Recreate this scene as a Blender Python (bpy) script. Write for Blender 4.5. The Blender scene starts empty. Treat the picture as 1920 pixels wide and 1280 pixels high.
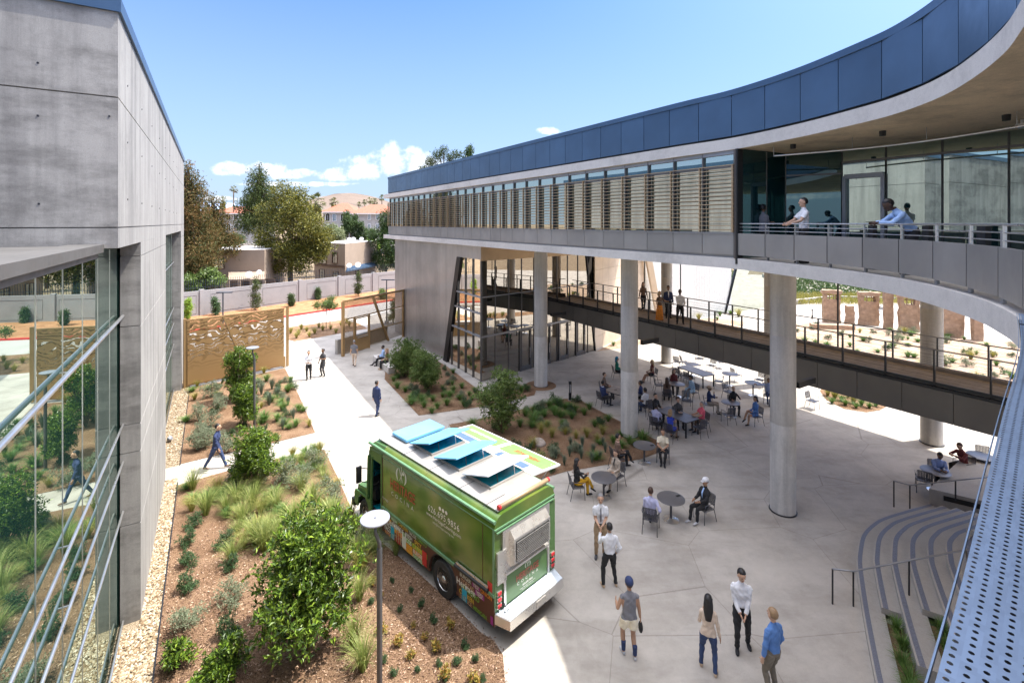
import bpy, bmesh, math, random
import numpy as np
from mathutils import Vector, Matrix, noise
from mathutils.geometry import tessellate_polygon
R = math.radians
sc = bpy.context.scene
col = sc.collection
# ---------------------------------------------------------------- camera
FPX, CX, HY, H = 907.0, 960.0, 418.0, 10.0
cd = bpy.data.cameras.new('camera'); cam = bpy.data.objects.new('camera', cd); col.objects.link(cam)
cam.location = (0, 0, H); cam.rotation_euler = (R(90), 0, 0)
cd.sensor_width = 36; cd.lens = 36*FPX/1920; cd.shift_y = -(640-HY)/1920; cd.clip_start = 0.05; cd.clip_end = 20000
sc.camera = cam
# ---------------------------------------------------------------- sun, sky, exposure
SX, SY = -0.48, -0.12          # horizontal shadow run per metre of height
SUN_EL = math.atan(1/math.hypot(SX, SY)); SUN_AZ = math.atan2(-SX, -SY)   # azimuth clockwise from +Y
sd = bpy.data.lights.new('sun', 'SUN'); sun = bpy.data.objects.new('sun', sd); col.objects.link(sun)
sd.energy = 2.6; sd.angle = R(0.5); sd.color = (1.0, 0.945, 0.86)
sun.rotation_euler = Vector((-SX, -SY, 1)).to_track_quat('Z', 'Y').to_euler(); sun.location = (20, 0, 60)
w = bpy.data.worlds.new('World'); sc.world = w; w.use_nodes = True
nt = w.node_tree; nt.nodes.clear()
def N_(nt, t, **k):
    n = nt.nodes.new(t)
    for a, b in k.items(): setattr(n, a, b)
    return n
def MATH(nt, op, a, b=None, c=None, clamp=False):
    n = nt.nodes.new('ShaderNodeMath'); n.operation = op; n.use_clamp = clamp
    for i, v in enumerate((a, b, c)):
        if v is None: continue
        if isinstance(v, (int, float)): n.inputs[i].default_value = v
        else: nt.links.new(v, n.inputs[i])
    return n.outputs[0]
sky = N_(nt, 'ShaderNodeTexSky', sky_type='NISHITA'); sky.sun_disc = False
sky.sun_elevation = SUN_EL; sky.sun_rotation = SUN_AZ; sky.air_density = 1.25; sky.dust_density = 0.5; sky.ozone_density = 3.2
bg = N_(nt, 'ShaderNodeBackground'); bg.inputs[1].default_value = 0.075
skm = N_(nt, 'ShaderNodeMix', data_type='RGBA', blend_type='MULTIPLY'); skm.inputs[0].default_value = 1; skm.inputs[7].default_value = (.55, .72, 1.05, 1)
nt.links.new(sky.outputs[0], skm.inputs[6]); nt.links.new(skm.outputs[2], bg.inputs[0])
tc = N_(nt, 'ShaderNodeTexCoord'); sp = N_(nt, 'ShaderNodeSeparateXYZ'); nt.links.new(tc.outputs['Generated'], sp.inputs[0])
yy = MATH(nt, 'MAXIMUM', MATH(nt, 'ABSOLUTE', sp.outputs[1]), 0.02)
cxn = MATH(nt, 'DIVIDE', sp.outputs[0], yy); czn = MATH(nt, 'DIVIDE', sp.outputs[2], yy)
cb = N_(nt, 'ShaderNodeCombineXYZ'); nt.links.new(cxn, cb.inputs[0]); nt.links.new(czn, cb.inputs[1])
nz = N_(nt, 'ShaderNodeTexNoise'); nz.inputs['Scale'].default_value = 34; nz.inputs['Detail'].default_value = 7; nz.inputs['Roughness'].default_value = .58
nt.links.new(cb.outputs[0], nz.inputs['Vector'])
env = None
for (u, v, a, b) in [(440, 316, 50, 15), (500, 320, 55, 17), (550, 326, 52, 11), (640, 328, 50, 15), (688, 312, 52, 28), (736, 302, 46, 36), (768, 300, 46, 32), (800, 318, 56, 30),
                     (835, 330, 60, 24), (1028, 245, 26, 8), (560, 345, 140, 5), (620, 372, 120, 6), (380, 372, 90, 6)]:
    x0, z0 = (u-CX)/FPX, (HY-v)/FPX
    q = MATH(nt, 'SUBTRACT', 1.0, MATH(nt, 'ADD', MATH(nt, 'POWER', MATH(nt, 'ABSOLUTE', MATH(nt, 'DIVIDE', MATH(nt, 'SUBTRACT', cxn, x0), a/FPX)), 2.0),
             MATH(nt, 'POWER', MATH(nt, 'ABSOLUTE', MATH(nt, 'DIVIDE', MATH(nt, 'SUBTRACT', czn, z0), b/FPX)), 2.0)))
    env = q if env is None else MATH(nt, 'MAXIMUM', env, q)
mr = N_(nt, 'ShaderNodeMapRange', interpolation_type='SMOOTHSTEP')
nt.links.new(MATH(nt, 'ADD', MATH(nt, 'MINIMUM', env, .62), MATH(nt, 'MULTIPLY', MATH(nt, 'SUBTRACT', nz.outputs[0], .5), 3.0)), mr.inputs[0])
mr.inputs[1].default_value = .04; mr.inputs[2].default_value = .95
bgc = N_(nt, 'ShaderNodeBackground'); bgc.inputs[0].default_value = (.90, .93, 1, 1); bgc.inputs[1].default_value = .46
# pale air low over the horizon
hz = N_(nt, 'ShaderNodeMapRange'); nt.links.new(MATH(nt, 'ABSOLUTE', sp.outputs[2]), hz.inputs[0]); hz.inputs[1].default_value = 0; hz.inputs[2].default_value = .46; hz.inputs[3].default_value = .85; hz.inputs[4].default_value = 0
bgh = N_(nt, 'ShaderNodeBackground'); bgh.inputs[0].default_value = (.60, .75, 1, 1); bgh.inputs[1].default_value = .31
mh = N_(nt, 'ShaderNodeMixShader'); nt.links.new(hz.outputs[0], mh.inputs[0]); nt.links.new(bg.outputs[0], mh.inputs[1]); nt.links.new(bgh.outputs[0], mh.inputs[2])
# fill light added as extra sky: glow round the sun, brighter unseen zenith
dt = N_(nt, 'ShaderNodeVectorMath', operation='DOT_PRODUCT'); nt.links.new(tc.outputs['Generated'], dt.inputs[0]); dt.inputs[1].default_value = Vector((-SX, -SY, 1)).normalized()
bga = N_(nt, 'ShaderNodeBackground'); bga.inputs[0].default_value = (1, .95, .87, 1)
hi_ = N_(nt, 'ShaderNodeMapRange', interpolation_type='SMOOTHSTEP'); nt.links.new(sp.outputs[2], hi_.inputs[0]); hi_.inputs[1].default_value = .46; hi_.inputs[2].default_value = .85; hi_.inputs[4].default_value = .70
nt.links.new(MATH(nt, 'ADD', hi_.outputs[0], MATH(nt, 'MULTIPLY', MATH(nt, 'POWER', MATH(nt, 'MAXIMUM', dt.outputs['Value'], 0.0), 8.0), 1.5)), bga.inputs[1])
mx = N_(nt, 'ShaderNodeMixShader'); nt.links.new(MATH(nt, 'MULTIPLY', mr.outputs[0], .86), mx.inputs[0]); nt.links.new(mh.outputs[0], mx.inputs[1]); nt.links.new(bgc.outputs[0], mx.inputs[2])
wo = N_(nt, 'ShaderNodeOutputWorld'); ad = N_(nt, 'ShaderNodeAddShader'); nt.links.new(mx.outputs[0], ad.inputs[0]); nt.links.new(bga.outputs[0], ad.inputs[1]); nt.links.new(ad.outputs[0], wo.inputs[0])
sc.view_settings.view_transform = 'Standard'; sc.view_settings.look = 'None'; sc.view_settings.exposure = 1.74; sc.view_settings.gamma = 1
sc.cycles.max_bounces = 7; sc.cycles.diffuse_bounces = 4; sc.cycles.glossy_bounces = 4; sc.cycles.transparent_max_bounces = 12; sc.cycles.transmission_bounces = 4
sc.cycles.sample_clamp_indirect = 6; sc.cycles.caustics_reflective = False; sc.cycles.caustics_refractive = False
# ---------------------------------------------------------------- coordinates
def G(u, v, z=0.0):
    d = (H-z)*FPX/(v-HY); return Vector(((u-CX)/FPX*d, d, z))
AX, NX = Vector((-.529, .8486, 0)), Vector((.8486, .529, 0))     # along the buildings, and across
def AN(a, n, z=0.0): return AX*a + NX*n + Vector((0, 0, z))
# ---------------------------------------------------------------- materials
MATS = {}
def base(name):
    m = bpy.data.materials.new(name); m.use_nodes = True
    p = m.node_tree.nodes['Principled BSDF']; MATS[name] = m
    return m, m.node_tree, p
def rgb(c): return (c[0], c[1], c[2], 1)
def ramp(nt, fac, stops):
    r = nt.nodes.new('ShaderNodeValToRGB'); e = r.color_ramp.elements
    while len(e) < len(stops): e.new(.5)
    for i, (p, c) in enumerate(stops): e[i].position = p; e[i].color = rgb(c)
    nt.links.new(fac, r.inputs[0]); return r.outputs[0]
def tex(nt, kind, scale, detail=4, rough=.55, vec=None, stretch=None):
    t = nt.nodes.new(kind); t.inputs['Scale'].default_value = scale
    if 'Detail' in t.inputs: t.inputs['Detail'].default_value = detail
    if 'Roughness' in t.inputs: t.inputs['Roughness'].default_value = rough
    if vec is None:
        c = nt.nodes.new('ShaderNodeTexCoord'); vec = c.outputs['Object']
    if stretch:
        mp = nt.nodes.new('ShaderNodeMapping'); mp.inputs['Scale'].default_value = stretch; nt.links.new(vec, mp.inputs[0]); vec = mp.outputs[0]
    nt.links.new(vec, t.inputs['Vector']); return t
def bump(nt, p, h, s, d=.02):
    b = nt.nodes.new('ShaderNodeBump'); b.inputs['Strength'].default_value = s; b.inputs['Distance'].default_value = d
    nt.links.new(h, b.inputs['Height']); nt.links.new(b.outputs[0], p.inputs['Normal'])
def mixc(nt, f, a, b, mode='MIX'):
    m = nt.nodes.new('ShaderNodeMix'); m.data_type = 'RGBA'; m.blend_type = mode
    for s, v in ((m.inputs[0], f), (m.inputs[6], a), (m.inputs[7], b)):
        if isinstance(v, (int, float)): s.default_value = v
        elif isinstance(v, tuple): s.default_value = rgb(v)
        else: nt.links.new(v, s)
    return m.outputs[2]
def simple(name, c, rough=.6, metal=0, var=.12, scale=6, spec=.5, bmp=0, sheen=0):
    m, nt, p = base(name)
    t = tex(nt, 'ShaderNodeTexNoise', scale, 5)
    cc = ramp(nt, t.outputs[0], [(.3, tuple(x*(1-var) for x in c)), (.7, tuple(min(1, x*(1+var)) for x in c))])
    nt.links.new(cc, p.inputs['Base Color']); p.inputs['Roughness'].default_value = rough; p.inputs['Metallic'].default_value = metal
    p.inputs['Specular IOR Level'].default_value = spec
    if bmp: bump(nt, p, t.outputs[0], bmp)
    return m
def leafy(name, stops, scale=3.0, rough=.5, trans=.0, sub=.25):
    m, nt, p = base(name)
    t = tex(nt, 'ShaderNodeTexNoise', scale, 3)
    g = nt.nodes.new('ShaderNodeNewGeometry')
    rr = MATH(nt, 'ADD', MATH(nt, 'MULTIPLY', g.outputs['Random Per Island'], .65), MATH(nt, 'MULTIPLY', t.outputs[0], .45))
    n = len(stops); cc = ramp(nt, rr, [(.08+.84*i/(n-1), c) for i, c in enumerate(stops)])
    nt.links.new(cc, p.inputs['Base Color']); p.inputs['Roughness'].default_value = rough
    tr = nt.nodes.new('ShaderNodeBsdfTranslucent'); nt.links.new(cc, tr.inputs[0])
    ms = nt.nodes.new('ShaderNodeMixShader'); ms.inputs[0].default_value = sub
    o = nt.nodes['Material Output']; nt.links.new(p.outputs[0], ms.inputs[1]); nt.links.new(tr.outputs[0], ms.inputs[2]); nt.links.new(ms.outputs[0], o.inputs[0])
    return m
def concrete(name, c, dark=.75, scale=.5, rough=.8, stain=.0, streak=False, joints=0.0, wash=False, tie=False):
    m, nt, p = base(name)
    t1 = tex(nt, 'ShaderNodeTexNoise', scale, 8, .62); t2 = tex(nt, 'ShaderNodeTexNoise', scale*14, 6, .6)
    f = MATH(nt, 'ADD', MATH(nt, 'MULTIPLY', t1.outputs[0], .7), MATH(nt, 'MULTIPLY', t2.outputs[0], .3))
    cc = ramp(nt, f, [(.32, tuple(x*dark for x in c)), (.5, c), (.7, tuple(min(1, x*1.13) for x in c))])
    fine = tex(nt, 'ShaderNodeTexNoise', 90, 2)
    cc = mixc(nt, 1.0, cc, ramp(nt, fine.outputs[0], [(.3, (.86, .86, .86)), (.7, (1.1, 1.1, 1.1))]), 'MULTIPLY')
    if streak:
        s = tex(nt, 'ShaderNodeTexNoise', 1.0, 6, .65, stretch=(2.2, 2.2, .16))
        cc = mixc(nt, 1.0, cc, ramp(nt, s.outputs[0], [(.34, (.70, .70, .71)), (.56, (1, 1, 1))]), 'MULTIPLY')
    if stain:
        s = tex(nt, 'ShaderNodeTexNoise', .45, 9, .68, stretch=(1, 1, 2.6))
        cc = mixc(nt, 1.0, cc, ramp(nt, s.outputs[0], [(.40, (1-stain, 1-stain, 1-stain)), (.54, (1, 1, 1))]), 'MULTIPLY')
    pit = tex(nt, 'ShaderNodeTexNoise', 22, 5, .75)
    cc = mixc(nt, 1.0, cc, ramp(nt, pit.outputs[0], [(.30, (.74, .74, .75)), (.40, (1, 1, 1))]), 'MULTIPLY')
    h = t2.outputs[0]
    if joints:
        v = tex(nt, 'ShaderNodeTexVoronoi', joints); v.feature = 'DISTANCE_TO_EDGE'; v.inputs['Randomness'].default_value = .62
        vv = tex(nt, 'ShaderNodeTexVoronoi', joints); vv.inputs['Randomness'].default_value = .62
        cc = mixc(nt, 1.0, cc, ramp(nt, v.outputs['Distance'], [(.0, (.62, .61, .60)), (.0012, (.66, .65, .64)), (.0030, (1, 1, 1))]), 'MULTIPLY')
        sepc = nt.nodes.new('ShaderNodeSeparateColor'); nt.links.new(vv.outputs['Color'], sepc.inputs[0])
        cc = mixc(nt, 1.0, cc, ramp(nt, sepc.outputs[0], [(0, (.94, .94, .94)), (1, (1.04, 1.04, 1.04))]), 'MULTIPLY')
        big = tex(nt, 'ShaderNodeTexNoise', .9, 8, .7)
        cc = mixc(nt, 1.0, cc, ramp(nt, big.outputs[0], [(.38, (.86, .855, .85)), (.56, (1, 1, 1))]), 'MULTIPLY')
        gum = tex(nt, 'ShaderNodeTexVoronoi', 1.6)
        cc = mixc(nt, 1.0, cc, ramp(nt, gum.outputs['Distance'], [(.0, (.62, .61, .60)), (.022, (.7, .69, .68)), (.034, (1, 1, 1))]), 'MULTIPLY')
        wipe = tex(nt, 'ShaderNodeTexNoise', .32, 6, .6, stretch=(1, 3.2, 1))
        cc = mixc(nt, 1.0, cc, ramp(nt, wipe.outputs[0], [(.42, (.90, .895, .885)), (.5, (1, 1, 1)), (.62, (1.04, 1.04, 1.03))]), 'MULTIPLY')
        spk = tex(nt, 'ShaderNodeTexNoise', 30, 3, .8)
        cc = mixc(nt, 1.0, cc, ramp(nt, spk.outputs[0], [(.26, (.72, .71, .70)), (.34, (1, 1, 1))]), 'MULTIPLY')
    nt.links.new(cc, p.inputs['Base Color']); p.inputs['Roughness'].default_value = rough; p.inputs['Specular IOR Level'].default_value = .3
    bump(nt, p, h, .18, .01); return m
def metalp(name, c, rough=.4, metal=.6, vstr=True, spec=.5):
    m, nt, p = base(name)
    t = tex(nt, 'ShaderNodeTexNoise', .7, 4); s = tex(nt, 'ShaderNodeTexNoise', 3, 3)
    cc = ramp(nt, t.outputs[0], [(.3, tuple(x*.88 for x in c)), (.7, tuple(min(1, x*1.1) for x in c))])
    g = nt.nodes.new('ShaderNodeNewGeometry')
    cc = mixc(nt, 1.0, cc, ramp(nt, g.outputs['Random Per Island'], [(0, (.90, .90, .90)), (1, (1.07, 1.07, 1.07))]), 'MULTIPLY')
    nt.links.new(cc, p.inputs['Base Color']); p.inputs['Metallic'].default_value = metal
    nt.links.new(ramp(nt, s.outputs[0], [(.2, (rough*.8,)*3), (.8, (min(1, rough*1.25),)*3)]), p.inputs['Roughness']); bump(nt, p, t.outputs[0], .25, .02); p.inputs['Specular IOR Level'].default_value = spec
    return m
def glassy(name, tint, under, fac, rough=.0, see=0.0, wob=.0):
    """reflective coated glazing: glossy over a dark body, or over a see-through pane"""
    m, nt, p = base(name); nt.nodes.remove(p); o = nt.nodes['Material Output']
    g = nt.nodes.new('ShaderNodeBsdfGlossy'); g.inputs[0].default_value = rgb(tint); g.inputs['Roughness'].default_value = rough
    if wob:
        t = tex(nt, 'ShaderNodeTexNoise', .8, 1); b = nt.nodes.new('ShaderNodeBump'); b.inputs['Strength'].default_value = wob; b.inputs['Distance'].default_value = .02
        nt.links.new(t.outputs[0], b.inputs['Height']); nt.links.new(b.outputs[0], g.inputs['Normal'])
    if see:
        d = nt.nodes.new('ShaderNodeBsdfTransparent'); d.inputs[0].default_value = rgb(under)
    else:
        d = nt.nodes.new('ShaderNodeBsdfDiffuse'); d.inputs[0].default_value = rgb(under)
    lw = nt.nodes.new('ShaderNodeLayerWeight'); lw.inputs[0].default_value = .35
    f = MATH(nt, 'ADD', fac, MATH(nt, 'MULTIPLY', lw.outputs['Fresnel'], 1-fac), clamp=True)
    ms = nt.nodes.new('ShaderNodeMixShader'); nt.links.new(f, ms.inputs[0]); nt.links.new(d.outputs[0], ms.inputs[1]); nt.links.new(g.outputs[0], ms.inputs[2]); nt.links.new(ms.outputs[0], o.inputs[0])
    return m
M = MATS
concrete('plaza_concrete', (.445, .41, .365), .86, .35, joints=.32)
concrete('wall_concrete', (.345, .333, .315), .80, .45, streak=True)
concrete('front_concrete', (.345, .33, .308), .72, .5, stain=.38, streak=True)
concrete('slab_concrete', (.62, .585, .54), .78, .5, streak=False)
concrete('column_concrete', (.58, .555, .52), .80, .6, streak=True)
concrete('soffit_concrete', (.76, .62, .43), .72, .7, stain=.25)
concrete('step_concrete', (.40, .375, .34), .85, .8)
concrete('road_concrete', (.40, .38, .355), .85, .3)
concrete('perimeter_concrete', (.30, .295, .30), .85, .5)
concrete('stucco', (.36, .28, .215), .9, .6)
concrete('pale_stucco', (.42, .41, .40), .93, .6)
concrete('asphalt', (.07, .07, .07), .8, 1)
metalp('blue_metal', (.062, .112, .185), .34, .35)
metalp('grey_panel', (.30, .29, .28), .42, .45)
metalp('clad_metal', (.42, .405, .39), .38, .75)
metalp('warm_clad', (.72, .60, .46), .55, .1)
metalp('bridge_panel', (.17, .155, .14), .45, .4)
metalp('dark_metal', (.035, .036, .04), .4, .5)
metalp('jamb_metal', (.02, .02, .022), .35, .6)
metalp('bronze_fin', (.46, .33, .20), .45, .4)
metalp('steel_rod', (.62, .62, .62), .3, .9)
metalp('rail_metal', (.30, .30, .31), .35, .7)
metalp('fascia_grey', (.30, .30, .31), .45, .5)
metalp('gate_bronze', (.37, .235, .105), .45, .45)
metalp('mullion', (.16, .15, .145), .4, .6)
metalp('pole_grey', (.12, .12, .125), .4, .6)
metalp('lamp_disc', (.30, .31, .34), .45, .3)
metalp('furniture_grey', (.10, .10, .115), .42, .6)
metalp('table_grey', (.17, .17, .185), .40, .5)
metalp('perf_sky_metal', (.17, .24, .35), .42, .3)  # sky blue mirrored by the metal is put into its base colour
metalp('stainless', (.70, .69, .67), .28, .85)
metalp('roof_alu', (.42, .40, .375), .42, .45)
glassy('side_glass', (.66, .76, .70), (.02, .06, .052), .60)
glassy('upper_glass', (.92, .95, .86), (.02, .07, .07), .48, wob=.06)
glassy('balcony_glass', (.80, .94, .86), (.01, .06, .06), .48, wob=.05)
glassy('cafe_glass', (.90, .85, .76), (.15, .22, .21), .42, see=1, wob=.04)
glassy('house_glass', (.8, .85, .9), (.03, .035, .04), .3)
simple('black', (.012, .012, .013), .5, var=.2)
simple('rubber', (.022, .022, .023), .7, var=.25, scale=30)
simple('white_paint', (.80, .80, .80), .35, var=.04)
simple('red_kerb', (.55, .035, .03), .6)
simple('yellow_paint', (.75, .42, .05), .6)
simple('navy_strip', (.15, .16, .20), .55, var=.3, scale=40)
simple('tile_roof', (.36, .125, .075), .8, var=.25, scale=2.5)
simple('wood_brown', (.12, .07, .045), .7)
simple('bark', (.14, .10, .07), .9, var=.4, scale=12, bmp=.6)
simple('adobe', (.36, .245, .165), .95, var=.28, scale=3, bmp=1.0)
simple('flat_roof', (.52, .50, .48), .8, var=.06)
simple('iron', (.035, .045, .06), .5)
simple('truck_light', (.55, .02, .03), .3)
simple('rock', (.38, .32, .28), .9, var=.3, scale=8, bmp=.6)
def mulch(name, a, b, c, s=42):
    m, nt, p = base(name)
    v = tex(nt, 'ShaderNodeTexVoronoi', s, stretch=(1, 1.7, 1)); t = tex(nt, 'ShaderNodeTexNoise', 1.1, 5); t2 = tex(nt, 'ShaderNodeTexNoise', 60, 3, .7)
    se = nt.nodes.new('ShaderNodeSeparateColor'); nt.links.new(v.outputs['Color'], se.inputs[0])
    f = MATH(nt, 'ADD', MATH(nt, 'MULTIPLY', se.outputs[0], .6), MATH(nt, 'MULTIPLY', t2.outputs[0], .4))
    cc = ramp(nt, f, [(.15, a), (.5, b), (.86, c)])
    cc = mixc(nt, 1.0, cc, ramp(nt, t.outputs[0], [(.35, (.8, .74, .7)), (.65, (1.12, 1.1, 1.08))]), 'MULTIPLY')
    nt.links.new(cc, p.inputs['Base Color']); p.inputs['Roughness'].default_value = .95; p.inputs['Specular IOR Level'].default_value = .1
    bump(nt, p, MATH(nt, 'ADD', v.outputs['Distance'], t2.outputs[0]), 1.0, .03)
mulch('mulch', (.06, .032, .018), (.195, .112, .064), (.42, .28, .18))
mulch('chip_mix', (.10, .055, .035), (.30, .17, .11), (.62, .44, .32), 5)
mulch('red_earth', (.20, .09, .045), (.34, .165, .08), (.44, .24, .13), 8)
mulch('sand', (.24, .16, .11), (.38, .27, .19), (.48, .38, .29), 10)
mulch('gravel_bed', (.16, .115, .07), (.34, .26, .17), (.48, .40, .29), 24)
mulch('dry_ground', (.12, .10, .06), (.19, .15, .10), (.25, .20, .14), 3)
mulch('hill_earth', (.095, .075, .06), (.14, .115, .095), (.19, .155, .13), .012)
leafy('laurel_leaf', [(.015, .035, .008), (.05, .095, .014), (.13, .22, .025), (.31, .42, .05)], 2.2, .32)
leafy('privet_leaf', [(.05, .09, .025), (.09, .15, .035), (.15, .22, .05), (.24, .30, .08)], 2.2, .38)
leafy('dark_leaf', [(.02, .045, .012), (.05, .09, .02), (.09, .15, .035)], 2, .35)
leafy('grey_leaf', [(.14, .17, .10), (.22, .26, .16), (.33, .36, .24)], 3, .6)
leafy('rosemary_leaf', [(.03, .07, .03), (.06, .12, .045), (.11, .19, .07)], 3, .5)
leafy('grass_leaf', [(.07, .12, .02), (.16, .23, .045), (.30, .34, .09), (.46, .45, .19)], 4, .6)
leafy('gold_leaf', [(.16, .17, .035), (.30, .28, .06), (.46, .40, .13)], 4, .6)
leafy('green_grass_leaf', [(.05, .11, .02), (.10, .19, .035), (.17, .28, .06)], 4, .6)
leafy('blue_grass_leaf', [(.09, .13, .09), (.14, .19, .13), (.20, .25, .17)], 4, .6)
leafy('pine_leaf', [(.025, .04, .01), (.07, .08, .018), (.17, .12, .035), (.27, .155, .06)], .5, .7)
leafy('green_pine_leaf', [(.025, .05, .015), (.06, .09, .02), (.13, .16, .035)], .35, .7)
leafy('ficus_leaf', [(.022, .03, .006), (.08, .095, .012), (.19, .18, .025), (.31, .28, .045)], .5, .5)
leafy('far_leaf', [(.03, .06, .02), (.06, .11, .03), (.12, .17, .05)], .4, .6)
leafy('olive_leaf', [(.16, .20, .10), (.26, .30, .15), (.36, .38, .22)], .5, .6)
leafy('palm_leaf', [(.06, .08, .025), (.13, .15, .05), (.24, .22, .09)], .5, .5)
leafy('succulent_leaf', [(.16, .17, .03), (.34, .28, .05), (.50, .22, .08)], 6, .5)
leafy('blossom', [(.12, .14, .06), (.45, .38, .34), (.60, .55, .52)], 3, .6)
leafy('bright_leaf', [(.12, .22, .02), (.22, .36, .03), (.36, .50, .06)], 1, .5)
# ---------------------------------------------------------------- mesh helpers
class MB:
    def __init__(s): s.v = []; s.f = []; s.mi = []; s.m = 0
    def add(s, vs, fs, m=None):
        o = len(s.v); s.v.extend([tuple(v) for v in vs]); s.f.extend([tuple(i+o for i in f) for f in fs]); s.mi.extend([s.m if m is None else m]*len(fs)); return s
    def box(s, c, d, rz=0, m=None, mat=None):
        x, y, z = d[0]/2, d[1]/2, d[2]/2
        vs = [Vector((i*x, j*y, k*z)) for i in (-1, 1) for j in (-1, 1) for k in (-1, 1)]
        T = mat if mat is not None else Matrix.Rotation(rz, 3, 'Z')
        vs = [T @ v + Vector(c) for v in vs]
        return s.add(vs, [(0, 1, 3, 2), (4, 6, 7, 5), (0, 4, 5, 1), (2, 3, 7, 6), (0, 2, 6, 4), (1, 5, 7, 3)], m)
    def beam(s, p, q, w, h, m=None, up=(0, 0, 1)):
        p, q = Vector(p), Vector(q); d = (q-p); L = d.length
        if L < 1e-6: return s
        d.normalize(); u = Vector(up); r = d.cross(u)
        if r.length < 1e-4: r = d.cross(Vector((0, 1, 0)))
        r.normalize(); u = r.cross(d)
        vs = [p+(q-p)*k + r*(i*w/2) + u*(j*h/2) for k in (0, 1) for i in (-1, 1) for j in (-1, 1)]
        return s.add(vs, [(0, 1, 3, 2), (4, 6, 7, 5), (0, 4, 5, 1), (2, 3, 7, 6), (0, 2, 6, 4), (1, 5, 7, 3)], m)
    def tube(s, pts, r, n=8, m=None, cap=True):
        pts = [Vector(p) for p in pts]; rs = r if isinstance(r, (list, tuple)) else [r]*len(pts)
        rings = []; prev = None
        for i, p in enumerate(pts):
            d = (pts[min(i+1, len(pts)-1)]-pts[max(i-1, 0)]).normalized()
            a = prev if prev is not None else (Vector((0, 0, 1)) if abs(d.z) < .9 else Vector((1, 0, 0)))
            a = (a - d*a.dot(d))
            if a.length < 1e-4: a = d.orthogonal()
            a.normalize(); prev = a; b = d.cross(a)
            rings.append([p + (a*math.cos(2*math.pi*k/n)+b*math.sin(2*math.pi*k/n))*rs[i] for k in range(n)])
        vs = [v for q in rings for v in q]; fs = []
        for i in range(len(pts)-1):
            for k in range(n): fs.append((i*n+k, i*n+(k+1) % n, (i+1)*n+(k+1) % n, (i+1)*n+k))
        if cap: fs.append(tuple(range(n))[::-1]); fs.append(tuple(range((len(pts)-1)*n, len(pts)*n)))
        return s.add(vs, fs, m)
    def prism(s, poly, z0, z1, m=None, bottom=True, top=True):
        n = len(poly); a = sum(poly[i][0]*poly[(i+1) % n][1]-poly[(i+1) % n][0]*poly[i][1] for i in range(n))
        poly = list(poly) if a > 0 else list(poly)[::-1]
        vs = [(p[0], p[1], z0) for p in poly]+[(p[0], p[1], z1) for p in poly]
        fs = [(i, (i+1) % n, n+(i+1) % n, n+i) for i in range(n)]
        tri = tessellate_polygon([[Vector((p[0], p[1], 0)) for p in poly]])
        for t in tri:
            q = [poly[i] for i in t]; ar = (q[1][0]-q[0][0])*(q[2][1]-q[0][1])-(q[2][0]-q[0][0])*(q[1][1]-q[0][1])
            if ar < 0: t = t[::-1]
            if top: fs.append(tuple(i+n for i in t))
            if bottom: fs.append(tuple(t[::-1]))
        return s.add(vs, fs, m)
    def sheet(s, poly, z, m=None):
        tri = tessellate_polygon([[Vector((p[0], p[1], 0)) for p in poly]]); fs = []
        for t in tri:
            q = [poly[i] for i in t]; ar = (q[1][0]-q[0][0])*(q[2][1]-q[0][1])-(q[2][0]-q[0][0])*(q[1][1]-q[0][1])
            fs.append(tuple(t if ar > 0 else t[::-1]))
        return s.add([(p[0], p[1], z) for p in poly], fs, m)
    def lathe(s, c, prof, n=20, m=None, ax=None):
        c = Vector(c); vs = []; T = ax if ax is not None else Matrix.Identity(3)
        for r, z in prof:
            for k in range(n): vs.append(c + T @ Vector((r*math.cos(2*math.pi*k/n), r*math.sin(2*math.pi*k/n), z)))
        fs = [(i*n+k, i*n+(k+1) % n, (i+1)*n+(k+1) % n, (i+1)*n+k) for i in range(len(prof)-1) for k in range(n)]
        fs.append(tuple(range(n))[::-1]); fs.append(tuple(range((len(prof)-1)*n, len(prof)*n)))
        return s.add(vs, fs, m)
    def ell(s, c, r, n=12, k=8, T=None, m=None):
        c = Vector(c); T = T or Matrix.Identity(3); vs = []
        for i in range(k+1):
            th = math.pi*i/k
            for j in range(n): vs.append(c + T @ Vector((r[0]*math.sin(th)*math.cos(2*math.pi*j/n), r[1]*math.sin(th)*math.sin(2*math.pi*j/n), r[2]*math.cos(th))))
        fs = [(i*n+j, (i+1)*n+j, (i+1)*n+(j+1) % n, i*n+(j+1) % n) for i in range(k) for j in range(n)]
        return s.add(vs, fs, m)
    def mesh(s, name, mats, smooth=False):
        me = bpy.data.meshes.new(name); me.from_pydata(s.v, [], s.f)
        for m in (mats if isinstance(mats, (list, tuple)) else [mats]): me.materials.append(M[m] if isinstance(m, str) else m)
        if any(s.mi): me.polygons.foreach_set('material_index', s.mi)
        if smooth: me.polygons.foreach_set('use_smooth', [True]*len(me.polygons))
        me.update(); return me
    def build(s, name, mats, parent=None, smooth=False, weld=False, loc=None, bevel=0):
        me = s.mesh(name, mats, smooth)
        if weld or bevel:
            b = bmesh.new(); b.from_mesh(me); bmesh.ops.remove_doubles(b, verts=b.verts, dist=1e-5)
            b.to_mesh(me); b.free()
        o = bpy.data.objects.new(name, me); col.objects.link(o)
        if parent: o.parent = parent
        if loc is not None: o.location = loc
        if bevel:
            md = o.modifiers.new('bevel', 'BEVEL'); md.width = bevel; md.segments = 2; md.limit_method = 'ANGLE'
        return o
def smooth_angle(o, a=40):
    try:
        b = bmesh.new(); b.from_mesh(o.data)
        for f in b.faces: f.smooth = True
        for e in b.edges: e.smooth = not (len(e.link_faces) == 2 and e.calc_face_angle(0) > R(a))
        b.to_mesh(o.data); b.free()
    except Exception: pass
    return o
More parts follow.
